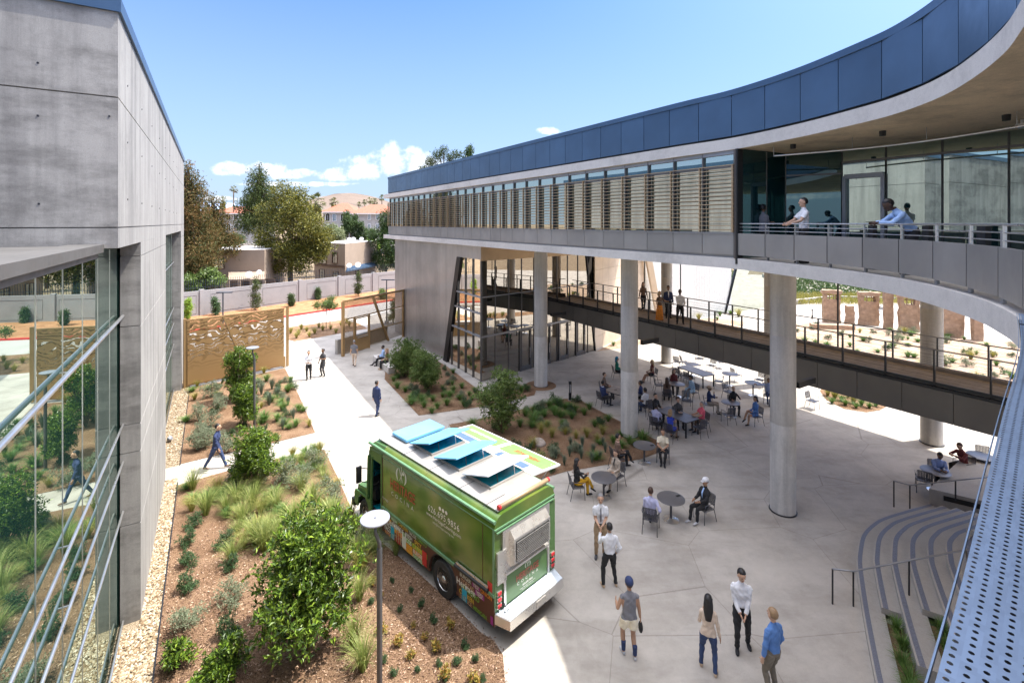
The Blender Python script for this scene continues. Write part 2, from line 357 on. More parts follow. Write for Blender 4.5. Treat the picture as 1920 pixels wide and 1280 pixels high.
def tag(o, label=None, cat=None, group=None, kind=None):
    if label: o['label'] = label
    if cat: o['category'] = cat
    if group: o['group'] = group
    if kind: o['kind'] = kind
    return o
def thing(name, label, cat, loc=(0, 0, 0), rz=0, group=None):
    o = bpy.data.objects.new(name, None); col.objects.link(o); o.location = loc; o.rotation_euler = (0, 0, rz); o.empty_display_size = .2
    return tag(o, label, cat, group)
KIDS = {}
def children_of(o):
    return [c for c in o.children]
def dup(o, loc=None, rz=None, label=None, group=None, scale=None, parent=None):
    c = o.copy(); col.objects.link(c); c.parent = parent
    for k in children_of(o): dup(k, parent=c)
    if loc is not None: c.location = loc
    if rz is not None: c.rotation_euler = (0, 0, rz)
    if scale is not None: c.scale = (scale,)*3 if isinstance(scale, (int, float)) else scale
    if label: c['label'] = label
    if group: c['group'] = group
    return c
def catmull(pts, k=8):
    out = []; n = len(pts); P = [Vector(p) for p in pts]
    for i in range(n-1):
        p0, p1, p2, p3 = P[max(i-1, 0)], P[i], P[i+1], P[min(i+2, n-1)]
        for j in range(k):
            t = j/k; out.append(.5*((2*p1)+(p2-p0)*t+(2*p0-5*p1+4*p2-p3)*t*t+(3*p1-p0-3*p2+p3)*t**3))
    out.append(P[-1]); return out
def resample(pts, step):
    P = [Vector(p) for p in pts]; L = [0]
    for a, b in zip(P, P[1:]): L.append(L[-1]+(b-a).length)
    n = max(1, round(L[-1]/step)); out = []; j = 0
    for i in range(n+1):
        s = L[-1]*i/n
        while j < len(P)-2 and L[j+1] < s: j += 1
        t = (s-L[j])/max(1e-9, L[j+1]-L[j]); out.append(P[j].lerp(P[j+1], min(1, max(0, t))))
    return out
def offset(pts, d):
    """offset to the right-hand side of travel"""
    out = []
    for i, p in enumerate(pts):
        t = (pts[min(i+1, len(pts)-1)]-pts[max(i-1, 0)]); t.z = 0; t.normalize()
        out.append(p + Vector((t.y, -t.x, 0))*d)
    return out
def ribbon(mb, pts, z0, z1, thick, m=None, gap=0.0):
    """upright band along a plan curve; thickness to the right-hand side"""
    q = offset(pts, thick)
    n = len(pts)
    vs = []
    for a, b in zip(pts, q): vs += [(a.x, a.y, z0), (a.x, a.y, z1), (b.x, b.y, z1), (b.x, b.y, z0)]
    fs = []
    for i in range(n-1):
        for k in range(4): fs.append((i*4+k, i*4+(k+1) % 4, (i+1)*4+(k+1) % 4, (i+1)*4+k))
    fs.append((0, 3, 2, 1)); e = (n-1)*4; fs.append((e, e+1, e+2, e+3))
    mb.add(vs, fs, m)
def lerp(a, b, t): return a+(b-a)*t
rnd = random.Random(7)
def px(*uv): return [G(u, v) for u, v in uv]
# ================================================================ GROUND
mb = MB()
mb.sheet([(-3000, -200), (3000, -200), (3000, 6000), (-3000, 6000)], -.30)
tag(mb.build('ground', 'dry_ground'), kind='structure')
mb = MB(); mb.prism([(-45, -25), (70, -25), (70, 95), (9, 100), (-14, 78.5), (-40, 43)], -.25, 0.0)
tag(mb.build('plaza', 'plaza_concrete'), kind='structure')
# service road with red kerb, and the earth strip at the perimeter wall
WP0, WP1 = Vector((-50, 29.5, 0)), Vector((1.0, 98.5, 0))
wd = (WP1-WP0).normalized(); wn = Vector((wd.y, -wd.x, 0))        # towards the camera side
K0, K1 = G(537, 594), G(752, 561); kd = (K1-K0).normalized()
k0, k1 = K0-kd*30, K1+kd*24
mb = MB(); mb.prism([WP0, WP1, k1, k0], -.1, .10); tag(mb.build('earth_strip', 'red_earth'), kind='structure')
mb = MB(); kn = Vector((kd.y, -kd.x, 0))
mb.prism([k0-kn*.02, k1-kn*.02, k1+kn*.22, k0+kn*.22], -.1, .16); tag(mb.build('kerb', 'red_kerb'), kind='structure')
mb = MB(); mb.sheet([k0+kn*.22, k1+kn*.22, k1+kn*6.6, k0+kn*6.6], .004); tag(mb.build('road', 'road_concrete'), kind='structure')
# planting beds, each sunk in its concrete rim
wl = -1.05
B1 = [AN(-6, wl)]+px((303, 1160), (327, 912), (400, 890), (480, 868), (590, 845), (608, 843), (636, 900), (658, 953), (700, 1003), (768, 1060), (840, 1124), (901, 1185), (928, 1203), (943, 1228), (947, 1280))+[G(940, 1500), G(900, 2600)]
B1[1] = AN(15.6, wl); B1[2] = AN(22.4, wl)
B2 = [AN(24.3, wl), AN(35.6, wl), G(352, 727), G(440, 711), G(534, 690), G(560, 740), G(591, 811), G(500, 833), G(400, 855)]
B3 = px((721, 711), (723, 693), (762, 640), (838, 687), (906, 737), (960, 716), (1005, 732), (1002, 741), (960, 750), (905, 762), (785, 779))
B4 = px((842, 796), (895, 786), (992, 764), (1022, 755), (1057, 747.5), (1075, 748), (1092, 752), (1112, 764), (1165, 791), (1237, 828), (1240, 838), (1231, 850), (1200, 861), (1120, 874), (1060, 884), (1000, 902), (900, 912))
B5 = px((1537, 733), (1550, 750), (1582, 766), (1625, 773), (1650, 769), (1664, 761), (1640, 735), (1610, 705), (1560, 700))
B6 = px((537, 614), (590, 607), (640, 600), (672, 606), (690, 616), (664, 620), (632, 626), (595, 633), (552, 640), (537, 636))
# far courtyard of sand
B7 = px((1480, 655), (1540, 668), (1600, 690), (1700, 720), (1800, 745), (2050, 790), (2300, 700), (2000, 640), (1850, 640), (1700, 622), (1560, 608), (1495, 606), (1475, 625))
B8 = px((1118, 659), (1166, 634), (1215, 612), (1330, 596), (1400, 603), (1380, 625), (1300, 640), (1240, 640), (1180, 650))
for nm, poly, mat in (('mulch_bed', B1, 'mulch'), ('mulch_bed', B2, 'mulch'), ('mulch_bed', B3, 'mulch'), ('mulch_bed', B4, 'mulch'), ('mulch_bed', B5, 'mulch'), ('mulch_bed', B6, 'mulch'), ('sand_court', B7, 'sand'), ('sand_court', B8, 'sand')):
    mb = MB(); mb.sheet(poly, .012); tag(mb.build(nm, mat), kind='structure')
mb = MB(); mb.prism([AN(-6, -1.95), AN(23.0, -1.95), AN(23.0, wl-.03), AN(-6, wl-.03)], 0, .014); tag(mb.build('gravel_strip', 'gravel_bed'), kind='structure')
mb = MB(); mb.prism([AN(24.2, -1.95), AN(38.5, -1.95), AN(38.5, wl-.03), AN(24.2, wl-.03)], 0, .014); tag(mb.build('gravel_strip', 'gravel_bed'), kind='structure')
mb = MB(); mb.prism([AN(-6, wl-.03), AN(22.6, wl-.03), AN(22.6, wl), AN(-6, wl)], 0, .05); mb.prism([AN(24.2, wl-.03), AN(35.5, wl-.03), AN(35.5, wl), AN(24.2, wl)], 0, .05)
tag(mb.build('gravel_edging', 'dark_metal'), kind='structure')
# loose stones
def stones(name, mat, areas, size, seed, label, density=1.0):
    r = random.Random(seed); mb = MB(); base_v = [Vector(v).normalized() for v in [(1, 0, 0), (-1, 0, 0), (0, 1, 0), (0, -1, 0), (0, 0, 1), (0, 0, -1)]]
    fs = [(0, 2, 4), (2, 1, 4), (1, 3, 4), (3, 0, 4), (2, 0, 5), (1, 2, 5), (3, 1, 5), (0, 3, 5)]
    for (a0, a1, n0, n1, cnt) in areas:
        for i in range(int(cnt*density)):
            p = AN(r.uniform(a0, a1), r.uniform(n0, n1), .02+r.random()*.02); s = size*r.uniform(.5, 1.35)
            T = Matrix.Rotation(r.uniform(0, 6.3), 3, 'Z') @ Matrix.Rotation(r.uniform(-.5, .5), 3, 'X')
            sv = (s*r.uniform(.8, 1.4), s*r.uniform(.7, 1.1), s*r.uniform(.45, .8))
            mb.add([p+T @ Vector((v.x*sv[0]*r.uniform(.8, 1.2), v.y*sv[1]*r.uniform(.8, 1.2), v.z*sv[2])) for v in base_v], fs)
    o = mb.build(name, mat); tag(o, label, 'gravel', kind='stuff'); return o
m_, nt_, p_ = base('pebble'); g_ = nt_.nodes.new('ShaderNodeNewGeometry')
nt_.links.new(ramp(nt_, g_.outputs['Random Per Island'], [(0, (.16, .10, .05)), (.35, (.30, .22, .13)), (.7, (.40, .33, .23)), (1, (.54, .48, .38))]), p_.inputs['Base Color']); p_.inputs['Roughness'].default_value = .9
m_, nt_, p_ = base('bark_chip'); g_ = nt_.nodes.new('ShaderNodeNewGeometry')
nt_.links.new(ramp(nt_, g_.outputs['Random Per Island'], [(0, (.05, .025, .015)), (.4, (.18, .10, .06)), (.75, (.34, .21, .135)), (1, (.60, .43, .31))]), p_.inputs['Base Color']); p_.inputs['Roughness'].default_value = .95
stones('pebbles', 'pebble', [(5, 15, -1.9, -1.1, 6500), (15, 23, -1.5, -1.1, 2600), (24.3, 35.4, -1.9, -1.1, 2600)], .036, 3, 'pale tan pebbles filling the strip along the foot of the concrete and glass building')
def inside(p, poly):
    c = False; n = len(poly)
    for i in range(n):
        a, b = poly[i], poly[(i+1) % n]
        if (a[1] > p[1]) != (b[1] > p[1]) and p[0] < (b[0]-a[0])*(p[1]-a[1])/(b[1]-a[1])+a[0]: c = not c
    return c
r = random.Random(5); mb = MB(); cnt = 0
for i in range(90000):
    if cnt >= 15000: break
    p = Vector((r.uniform(-10, 0), r.uniform(9.0, 17), .018+r.random()*.012))
    if not inside(p, B1): continue
    if r.random() > (11.5/p.y)**2: continue
    cnt += 1
    T = Matrix.Rotation(r.uniform(0, 6.3), 3, 'Z') @ Matrix.Rotation(r.uniform(-.45, .45), 3, 'X') @ Matrix.Rotation(r.uniform(-.3, .3), 3, 'Y')
    a, b = r.uniform(.012, .038), r.uniform(.005, .013)
    mb.add([p+T @ Vector(v) for v in ((-a, -b, 0), (a, -b*.7, 0), (a*.9, b, .003), (-a*.8, b*.9, .002))], [(0, 1, 2, 3)])
for k_, poly in enumerate((B1, B2, B3, B4)):
    for i in range(len(poly)):
        a_, b_ = Vector((poly[i][0], poly[i][1], 0)), Vector((poly[(i+1) % len(poly)][0], poly[(i+1) % len(poly)][1], 0)); L_ = (b_-a_).length
        if a_.y < 8 or b_.y < 8: continue
        for j in range(int(L_*(26 if a_.y < 16 else 10))):
            p = a_.lerp(b_, r.random()); q = (b_-a_).normalized(); p = p+Vector((q.y, -q.x, 0))*r.gauss(0, .05)+Vector((0, 0, .022)); T = Matrix.Rotation(r.uniform(0, 6.3), 3, 'Z'); a, b = r.uniform(.012, .035), r.uniform(.005, .012)
            mb.add([p+T @ Vector(v) for v in ((-a, -b, 0), (a, -b*.7, 0), (a*.9, b, .003), (-a*.8, b*.9, .002))], [(0, 1, 2, 3)])
tag(mb.build('bark_mulch', 'bark_chip'), 'brown shredded bark mulch spread over the planting beds and spilling at their edges', 'mulch', kind='stuff')

# ================================================================ LEFT CONCRETE BUILDING
metalp('canopy_grey', (.13, .125, .12), .5, .3)
lb = thing('concrete_building', 'raw concrete building with reflective glass wall and steel rods on the left', 'building', AN(11.8, -1.5))
def bl(mb, name, mats, parent, origin, **k):
    """build with vertices given in world space under a moved parent"""
    o = Vector(origin); mb.v = [(v[0]-o.x, v[1]-o.y, v[2]-o.z) for v in mb.v]
    return mb.build(name, mats, parent, **k)
LO = AN(11.8, -1.5)
def anbox(mb, a0, a1, n0, n1, z0, z1, m=None):
    mb.prism([AN(a0, n0), AN(a1, n0), AN(a1, n1), AN(a0, n1)], z0, z1, m)
A0, A1, NF = 11.77, 38.5, -1.49
mb = MB()
courses = [(9.52, 9.90), (9.925, 12.37), (12.395, 14.0)]
def fullheight(mb):
    for z0, z1 in courses:
        anbox(mb, A0, A1, -14, NF, z0, z1)
fullheight(mb)
anbox(mb, A0+.04, A1-.04, -13.9, NF-.03, 9.6, 13.95)
# face colours: side face streaked, end face stained
o = bl(mb, 'upper_wall', ['wall_concrete', 'front_concrete'], lb, LO)
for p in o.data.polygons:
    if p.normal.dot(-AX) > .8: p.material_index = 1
for (u, v) in [(71, 118), (71, 217), (73, 382), (205, 218)]:
    # tie holes on the end face (plane a = A0)
    rx = (u-CX)/FPX; d = A0/(AX.x*rx+AX.y); P = Vector((rx*d, d, H+(HY-v)/FPX*d))
    mb = MB(); mb.lathe(P, [(.017, 0), (.017, .008)], 12, ax=Matrix(((NX.x, 0, -AX.x), (NX.y, 0, -AX.y), (0, 1, 0)))); bl(mb, 'tie_hole', 'dark_metal', lb, LO)
for a in (13.0, 15.5, 18, 20.5, 23, 25.5, 28, 30.5):
    for z in (10.5, 11.7, 12.9):
        P = AN(a, NF, z); mb = MB(); mb.lathe(P, [(.02, 0), (.02, .010)], 10, ax=Matrix(((AX.x, 0, NX.x), (AX.y, 0, NX.y), (0, 1, 0)))); bl(mb, 'tie_hole', 'dark_metal', lb, LO)
mb = MB(); anbox(mb, A0-.05, A1+.05, -14.05, NF+.05, 14.0, 14.26); bl(mb, 'roof_coping', 'blue_metal', lb, LO)
for nm, a0, a1 in (('fin_wall', 15.3, 23.3), ('fin_wall', 34.9, 38.4)):
    mb = MB(); zs = [0, 2.47, 4.27, 4.97, 7.42, 9.17, 9.52]
    for z0, z1 in zip(zs, zs[1:]): anbox(mb, a0, a1, -1.9 if a0 < 20 else -2.0, NF, z0+(.012 if z0 else 0), z1-(.012 if z1 < 9.5 else .002))
    anbox(mb, a0+.02, a1-.02, -1.88, NF-.02, .02, 9.5)
    o = bl(mb, nm, ['wall_concrete', 'front_concrete'], lb, LO)
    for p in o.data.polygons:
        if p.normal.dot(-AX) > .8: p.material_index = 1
mb = MB(); anbox(mb, -6, A1, -2.3, -1.93, .02, 9.5); bl(mb, 'glass_wall', 'side_glass', lb, LO)
mb = MB()
for k in range(40):
    a = -5+k*1.36
    if 15.3 < a < 23.3: continue
    anbox(mb, a, a+.009, -1.935, -1.922, .02, 9.4)
bl(mb, 'glass_joints', 'steel_rod', lb, LO)
mb = MB(); anbox(mb, -6, A0-.01, -2.2, -1.70, 9.45, 9.60); anbox(mb, -6, A0-.01, -2.2, -1.78, 9.34, 9.448); bl(mb, 'fascia', 'canopy_grey', lb, LO)
mb = MB(); mb.add([AN(-6, -1.78, 9.572), AN(A0-.02, -1.78, 9.572), AN(A0-.02, -9, 9.62), AN(-6, -9, 9.62)], [(0, 1, 2, 3)])
mb.add([AN(-6, -1.78, 9.56), AN(A0-.02, -1.78, 9.56), AN(A0-.02, -9, 9.56), AN(-6, -9, 9.56)], [(3, 2, 1, 0)]); bl(mb, 'low_roof', 'canopy_grey', lb, LO)
for z in (7.69, 5.0, 4.07, 2.84, .12):
    mb = MB(); mb.tube([AN(-4, -1.845, z), AN(15.5, -1.845, z)], .038 if z > 7 else .026, 10)
    mb.tube([AN(23.1, -1.845, z), AN(35.0, -1.845, z)], .024, 8)
    for a in (2, 6, 10): mb.beam(AN(a, -1.93, z), AN(a, -1.845, z), .02, .02)
    o = bl(mb, 'steel_rod', 'steel_rod', lb, LO, smooth=True); smooth_angle(o)
# low flood light on gravel
t = thing('ground_light', 'small grey floodlight on the pebbles beside the crossing path', 'light', G(322, 829)-Vector((.1, 0, 0)))
mb = MB(); mb.lathe((0, 0, 0), [(.05, 0), (.05, .10), (.02, .12)], 12); mb.build('base', 'pole_grey', t)
mb = MB(); mb.lathe((0, 0, .17), [(.03, -.12), (.09, -.06), (.11, .05), (.10, .08)], 16, ax=Matrix.Rotation(R(50), 3, 'Y')); mb.build('lamp_head', 'lamp_disc', t, smooth=True)

# ================================================================ RING BUILDING
NE = 14.12
straight_n = [AN(a, NE) for a in (46.0, 40, 34, 28, 22, 16, 11.5)]
arc = [Vector(p+(0,)) for p in ((7.12, 15.3), (7.62, 13.3), (7.87, 11.3), (7.72, 9.4), (7.05, 7.45), (6.43, 6.35), (5.96, 5.70), (5.0, 4.55), (3.6, 3.05), (2.0, 1.7))]
INNER = catmull(straight_n+arc+[Vector((.2, .35, 0)), Vector((-2, -.8, 0)), Vector((-5, -1.6, 0))], 8)
sl_n = [AN(a, NE) for a in (46.0, 40, 34, 28, 22, 16, 11.5)]
RARC = [Vector(p+(0,)) for p in ((7.05, 15.5), (7.83, 13.45), (8.2, 11.5), (8.27, 10.4), (8.02, 9.1), (7.53, 7.94), (6.85, 6.75), (6.12, 5.78), (5.1, 4.5), (3.6, 3.0), (2.0, 1.6))]
RINNER = catmull(sl_n+RARC+[Vector((.2, .30, 0)), Vector((-2, -.9, 0)), Vector((-5, -1.7, 0))], 8)
OUT = [Vector(p+(0,)) for p in ((-6, -7), (8, -8), (20, -4), (25.5, 6))]+[AN(a, 30.9) for a in (3, 12, 46)]
ring = thing('ring_building', 'curved blue and grey metal academic building on round concrete columns', 'building', AN(20, 22))
RO = AN(20, 22)
mb = MB(); mb.prism([p.to_2d() for p in INNER]+[p.to_2d() for p in OUT], 8.54, 8.88); o = bl(mb, 'floor_slab', ['slab_concrete', 'soffit_concrete'], ring, RO)
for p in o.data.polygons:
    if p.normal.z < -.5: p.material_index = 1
mb = MB(); mb.prism([p.to_2d() for p in RINNER]+[p.to_2d() for p in OUT], 12.35, 12.72); o = bl(mb, 'roof_slab', ['slab_concrete', 'soffit_concrete'], ring, RO)
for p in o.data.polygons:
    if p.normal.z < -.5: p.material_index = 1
# parapet panels above the roof slab
rin = offset(RINNER, -.0)
def to_a(p): return p.x*AX.x+p.y*AX.y
RP = [p for p in RINNER if to_a(p) < 44.8]; RP.insert(0, AN(44.8, NE))
inset = offset(RP, -.10)   # left of travel is outside? corrected below
def away(pts, d):
    """shift a curve away from the courtyard (towards the building body)"""
    q = offset(pts, d); c = offset(pts, -d)
    ctr = Vector((-2, 10, 0)); mid = len(pts)//2
    return q if (q[mid]-ctr).length > (c[mid]-ctr).length else c
def panels(parent, name, mat, curve, z0, z1, step, gap, thick, O, off=0.0):
    """one upright panel run broken into separate sheets with open joints"""
    mb = MB(); pts = resample(away(curve, off) if off else curve, step)
    for a, b in zip(pts, pts[1:]):
        d = (b-a).normalized(); a2, b2 = a+d*gap/2, b-d*gap/2
        n = Vector((d.y, -d.x, 0))
        if n.dot(Vector((-2, 10, 0))-a) > 0: n = -n
        mb.prism([a2, b2, b2+n*thick, a2+n*thick], z0, z1)
    return bl(mb, name, mat, parent, O), pts
ps, _ = panels(ring, 'roof_parapet', 'blue_metal', RP, 12.80, 14.10, 1.215, .022, .05, RO, .06)
mb = MB(); ribbon(mb, away(RP, .14), 12.72, 14.0, -.25); bl(mb, 'parapet_backing', 'black', ring, RO)
mb = MB(); ribbon(mb, away(RP, .02), 14.10, 14.28, -.5); bl(mb, 'parapet_coping', 'blue_metal', ring, RO)
# outer side of the roof band
mb = MB(); op = OUT[3:]; ribbon(mb, op[::-1], 12.8, 14.2, .2); bl(mb, 'outer_parapet', 'blue_metal', ring, RO)
mb = MB(); mb.prism([AN(44.8, NE+.1), AN(44.8, 30.9), AN(44.6, 30.9), AN(44.6, NE+.1)], 12.72, 14.2); mb.prism([AN(44.3, NE+.3), AN(44.3, 30.8), AN(44.1, 30.8), AN(44.1, NE+.3)], 8.88, 12.35); bl(mb, 'end_wall', 'blue_metal', ring, RO)
mb = MB(); mb.prism([p.to_2d() for p in away(RP, .4)]+[p.to_2d() for p in OUT[:-1]]+[AN(44.4, 30.7).to_2d()], 13.5, 13.6); bl(mb, 'roof_deck', 'flat_roof', ring, RO)
# second floor: straight facade
AE = 9.3
mb = MB(); anbox(mb, AE, 44.6, NE+.22, NE+.26, 9.62, 12.35)
bl(mb, 'window_band', 'upper_glass', ring, RO)
ST = [AN(44.7, NE), AN(AE, NE)]
panels(ring, 'spandrel_panels', 'grey_panel', ST, 8.97, 9.66, 1.215, .02, .05, RO, .05)
mb = MB(); anbox(mb, AE, 44.6, NE+.12, NE+.3, 8.88, 9.64); anbox(mb, AE, 44.65, NE+.02, NE+.22, 9.64, 9.70); anbox(mb, AE, 44.6, NE+.14, NE+.30, 12.22, 12.35); bl(mb, 'sill', 'fascia_grey', ring, RO)
mb = MB()
cols_a = [44.6-1.215*k for k in range(30) if 44.6-1.215*k > AE]
for a in cols_a: anbox(mb, a-.025, a+.025, NE+.14, NE+.222, 9.66, 12.35)
anbox(mb, AE, 44.6, NE+.17, NE+.222, 11.80, 11.86)
bl(mb, 'window_mullions', 'mullion', ring, RO)
for i, a in enumerate(cols_a+[AE+.05]):
    mb = MB(); anbox(mb, a-.018, a+.018, NE-.04, NE+.06, 9.70, 11.86)
    mb.m = 1; anbox(mb, a-.10, a-.08, NE+.15, NE+.19, 9.72, 11.80)
    bl(mb, 'louvre_fin', ['bronze_fin', 'black'], ring, RO)
mb = MB()
for k in range(16): 
    z = 9.76+k*.139; anbox(mb, AE, 44.75, NE-.05, NE+.01, z, z+.022)
bl(mb, 'louvre_bars', 'bronze_fin', ring, RO)
# balcony: recess glass wall, parapet panels, rails
mb = MB()
BG = [AN(AE, NE+.05), Vector((8.36, 15.95, 0)), Vector((9.3, 16.5, 0)), Vector((10.75, 15.75, 0)), Vector((11.38, 14.72, 0)), Vector((12.08, 13.58, 0)), Vector((12.75, 12.42, 0)), Vector((13.4, 11.2, 0)), Vector((13.9, 9.8, 0)), Vector((13.9, 8, 0)), Vector((12.5, 4, 0))]
ribbon(mb, BG[:4], 8.88, 12.35, .06, 1); ribbon(mb, BG[3:], 8.88, 12.35, .06, 0)
bl(mb, 'balcony_glazing', ['balcony_glass', 'balcony_dark_glass'], ring, RO) if False else None
glassy('balcony_dark_glass', (.35, .5, .5), (.008, .035, .04), .22)
bl(mb, 'balcony_glazing', ['balcony_glass', 'balcony_dark_glass'], ring, RO)
mb = MB()
for i, p in enumerate(BG):
    mb.box((p.x-.02, p.y-.03, 10.6), (.07, .09, 3.44), 0)
for a, b in zip(BG[3:], BG[4:]):
    mb.beam(a+Vector((-.03, -.03, 11.95)), b+Vector((-.03, -.03, 11.95)), .08, .07); mb.beam(a+Vector((-.03, -.03, 8.95)), b+Vector((-.03, -.03, 8.95)), .08, .12)
mb.beam(BG[2]+Vector((0, -.05, 11.6)), BG[3]+Vector((0, -.05, 11.6)), .07, .05)
bl(mb, 'balcony_mullions', 'mullion', ring, RO)
# the balcony door between two mullions
da, db = BG[3]+Vector((-.09, -.09, 0)), BG[4]+Vector((-.09, -.09, 0)); dd = (db-da).normalized(); da = da+dd*.10; db = da+dd*1.05
mb = MB(); mb.beam(da+Vector((0, 0, 8.9)), da+Vector((0, 0, 11.5)), .12, .10, up=dd); mb.beam(db+Vector((0, 0, 8.9)), db+Vector((0, 0, 11.5)), .12, .10, up=dd); mb.beam(da+Vector((0, 0, 11.48)), db+Vector((0, 0, 11.48)), .10, .14); mb.beam(da+Vector((0, 0, 9.0)), db+Vector((0, 0, 9.0)), .10, .22)
bl(mb, 'balcony_door', 'fascia_grey', ring, RO)
ARCP = [p for p in INNER if to_a(p) < AE-.05 and p.y > 4.75 and p.x > 0]
_, bp = panels(ring, 'balcony_panels', 'grey_panel', [AN(AE-.06, NE)]+ARCP, 8.99, 9.67, 1.10, .03, .05, RO, .05)
for p in bp:
    mb = MB(); mb.box((p.x+.12, p.y+.05, 8.96), (.05, .05, .14)); mb.box((p.x+.12, p.y+.05, 9.4), (.04, .04, 1.0))
    bl(mb, 'panel_post', 'fascia_grey', ring, RO)
rl = [AN(AE-.06, NE)]+ARCP
for z in (9.975, 9.865, 9.755):
    mb = MB(); mb.tube(away(rl, .12 if z < 9.9 else .10), .017 if z > 9.9 else .010, 6) if False else None
    q = [p+Vector((0, 0, z)) for p in away(rl, .12)]; mb.tube(q, .019 if z > 9.9 else .011, 6)
    bl(mb, 'balcony_rail', 'steel_rod', ring, RO, smooth=True)
for p in resample(away(rl, .12), 1.10):
    mb = MB(); mb.box((p.x, p.y, 9.80), (.03, .03, .36)); bl(mb, 'rail_post', 'steel_rod', ring, RO)
for p in resample(away(rl, .75), 1.65)[3:]:
    mb = MB(); mb.box((p.x, p.y, 9.42), (.10, .16, 1.05)); bl(mb, 'balcony_pedestal', 'black', ring, RO)
mb = MB(); anbox(mb, AE-.10, AE-.03, NE+.0, NE+.3, 8.7, 12.35); bl(mb, 'corner_jamb', 'black', ring, RO)
# sprinkler pipe and downlights on the soffit
pipe = [Vector((7.9, 14.6, 12.02)), Vector((9.6, 13.0, 12.02)), Vector((10.4, 11.3, 12.02)), Vector((10.6, 9.0, 12.02)), Vector((9.6, 7.0, 12.02))]
pc = catmull(pipe, 6); mb = MB(); mb.tube(pc, .028, 8)
for p in pc[::5]: mb.beam(p, p+Vector((0, 0, .33)), .012, .012)
bl(mb, 'sprinkler_pipe', 'steel_rod', ring, RO, smooth=True)
for (u, v) in [(1487, 277), (1655, 253), (1887, 224)]:
    zc = 12.35; d = (zc-.10-H)*FPX/(HY-v); x = (u-CX)/FPX*d
    mb = MB(); mb.lathe((x, d, 12.22), [(.07, 0), (.075, .13)], 14); bl(mb, 'downlight', 'black', ring, RO, smooth=False)
mb = MB(); mb.box((11.6, 11.0, 12.2), (.35, .16, .07), .6); mb.beam((11.6, 11, 12.2), (11.6, 11, 12.35), .04, .04); bl(mb, 'soffit_fitting', 'white_paint', ring, RO)
# columns
for i, (u, v, rr) in enumerate([(1014, 727, .41), (1180, 822, .40), (1468, 968, .405), (1250, 682, .38), (1446, 724, .40), (1747, 836, .41)]):
    p = G(u, v); k = math.hypot(p.x, p.y); p = p*(1+rr/k); 
    c = thing('concrete_column', ['leftmost round concrete column, rising from the mulch beside the glass corner', 'round concrete column standing at the edge of the mulch bed beside the rectangular table',
        'tallest and nearest round concrete column, alone in the middle of the plaza', 'round concrete column behind the walkway, left of the long empty table',
        'round concrete column half hidden behind the nearest column', 'round concrete column under the walkway at right, in the sunlit strip'][i], 'column', p, 0, 'round columns carrying the ring building')
    mb = MB(); n = 40; mb.lathe((0, 0, 0), [(rr, 0), (rr, 3.05), (rr-.006, 3.06), (rr-.006, 3.075), (rr, 3.085), (rr, 6.1), (rr-.006, 6.11), (rr-.006, 6.125), (rr, 6.135), (rr, 8.53)], n); smooth_angle(mb.build('shaft', 'column_concrete', c))
    mb = MB(); mb.lathe((0, 0, 0), [(rr+.035, 0), (rr+.035, .03), (rr+.005, .035)], n); smooth_angle(mb.build('base_joint', 'dark_metal', c))
    if i == 0:
        mb = MB(); q = [(p.x+.95*math.cos(t*.3), p.y+.95*math.sin(t*.3)) for t in range(21)]; mb.sheet(q, .014); tag(mb.build('mulch_ring', 'mulch'), kind='structure')
# ---------------------------------------------------------------- ground floor cafe under the slab
cafe = thing('cafe_pavilion', 'metal clad ground floor pavilion with glass corner under the ring building', 'building', AN(30, 18)); CO = AN(30, 18)
C0 = AN(26.9, 14.47); C1 = Vector((6.5, 37.9, 0)); C2 = Vector((9.6, 42.4, 0))
mb = MB()
gb, gt = 32.6, 30.3        # slanted edge between cladding and glass, bottom and top
zt = 7.68
# cladding in vertical planks, clipped by the slanted edge
a = gt-.0; pw = .42
k = 0
while a < 43.6:
    a1 = min(a+pw, 43.6)
    def zb(x): return 0 if x >= gb else zt*(gb-x)/(gb-gt)
    z0a, z0b = zb(a), zb(a1)
    x0, x1 = a+.004, a1-.004; T = .06
    vs = [AN(x0, 14.45, z0a), AN(x1, 14.45, z0b), AN(x1, 14.45, 8.54), AN(x0, 14.45, 8.54)]; vs += [v+NX*T for v in vs]
    mb.add(vs, [(0, 1, 2, 3), (7, 6, 5, 4), (0, 4, 5, 1), (1, 5, 6, 2), (2, 6, 7, 3), (3, 7, 4, 0)])
    a = a1
a = 26.9
while a < gt-.001:
    a1 = min(a+.55, gt); anbox(mb, a+.004, a1-.004, 14.45, 14.51, zt, 8.54); a = a1
bl(mb, 'metal_cladding', 'clad_metal', cafe, CO)
mb = MB(); anbox(mb, 33.2, 43.5, 14.53, 22, 0, 8.5); bl(mb, 'cladding_backing', 'dark_metal', cafe, CO)
mb = MB()
q0, q1 = AN(gb, 14.40), AN(gt, 14.40, zt)
mb.add([AN(gb-.02, 14.38), AN(gb-.62, 14.38), AN(gt-.62, 14.38, zt), AN(gt-.02, 14.38, zt), AN(gb-.02, 14.60), AN(gb-.62, 14.60), AN(gt-.62, 14.60, zt), AN(gt-.02, 14.60, zt)], [(0, 1, 2, 3), (7, 6, 5, 4), (0, 4, 5, 1), (1, 5, 6, 2), (2, 6, 7, 3), (3, 7, 4, 0)])
bl(mb, 'slanted_jamb', 'jamb_metal', cafe, CO)
mb = MB(); vs = [AN(26.9, 14.5, .05), AN(gb-.3, 14.5, .05), AN(gt-.3, 14.5, zt), AN(26.9, 14.5, zt)]; mb.add(vs, [(0, 1, 2, 3)])
f = (C1-C0); fl = f.length; fd = f.normalized(); fn = Vector((fd.y, -fd.x, 0))
mb.add([C0+Vector((0, 0, .05)), C1+Vector((0, 0, .05)), C1-fd*1.1+Vector((0, 0, 7.6)), C0+Vector((0, 0, 7.6))], [(0, 1, 2, 3)])
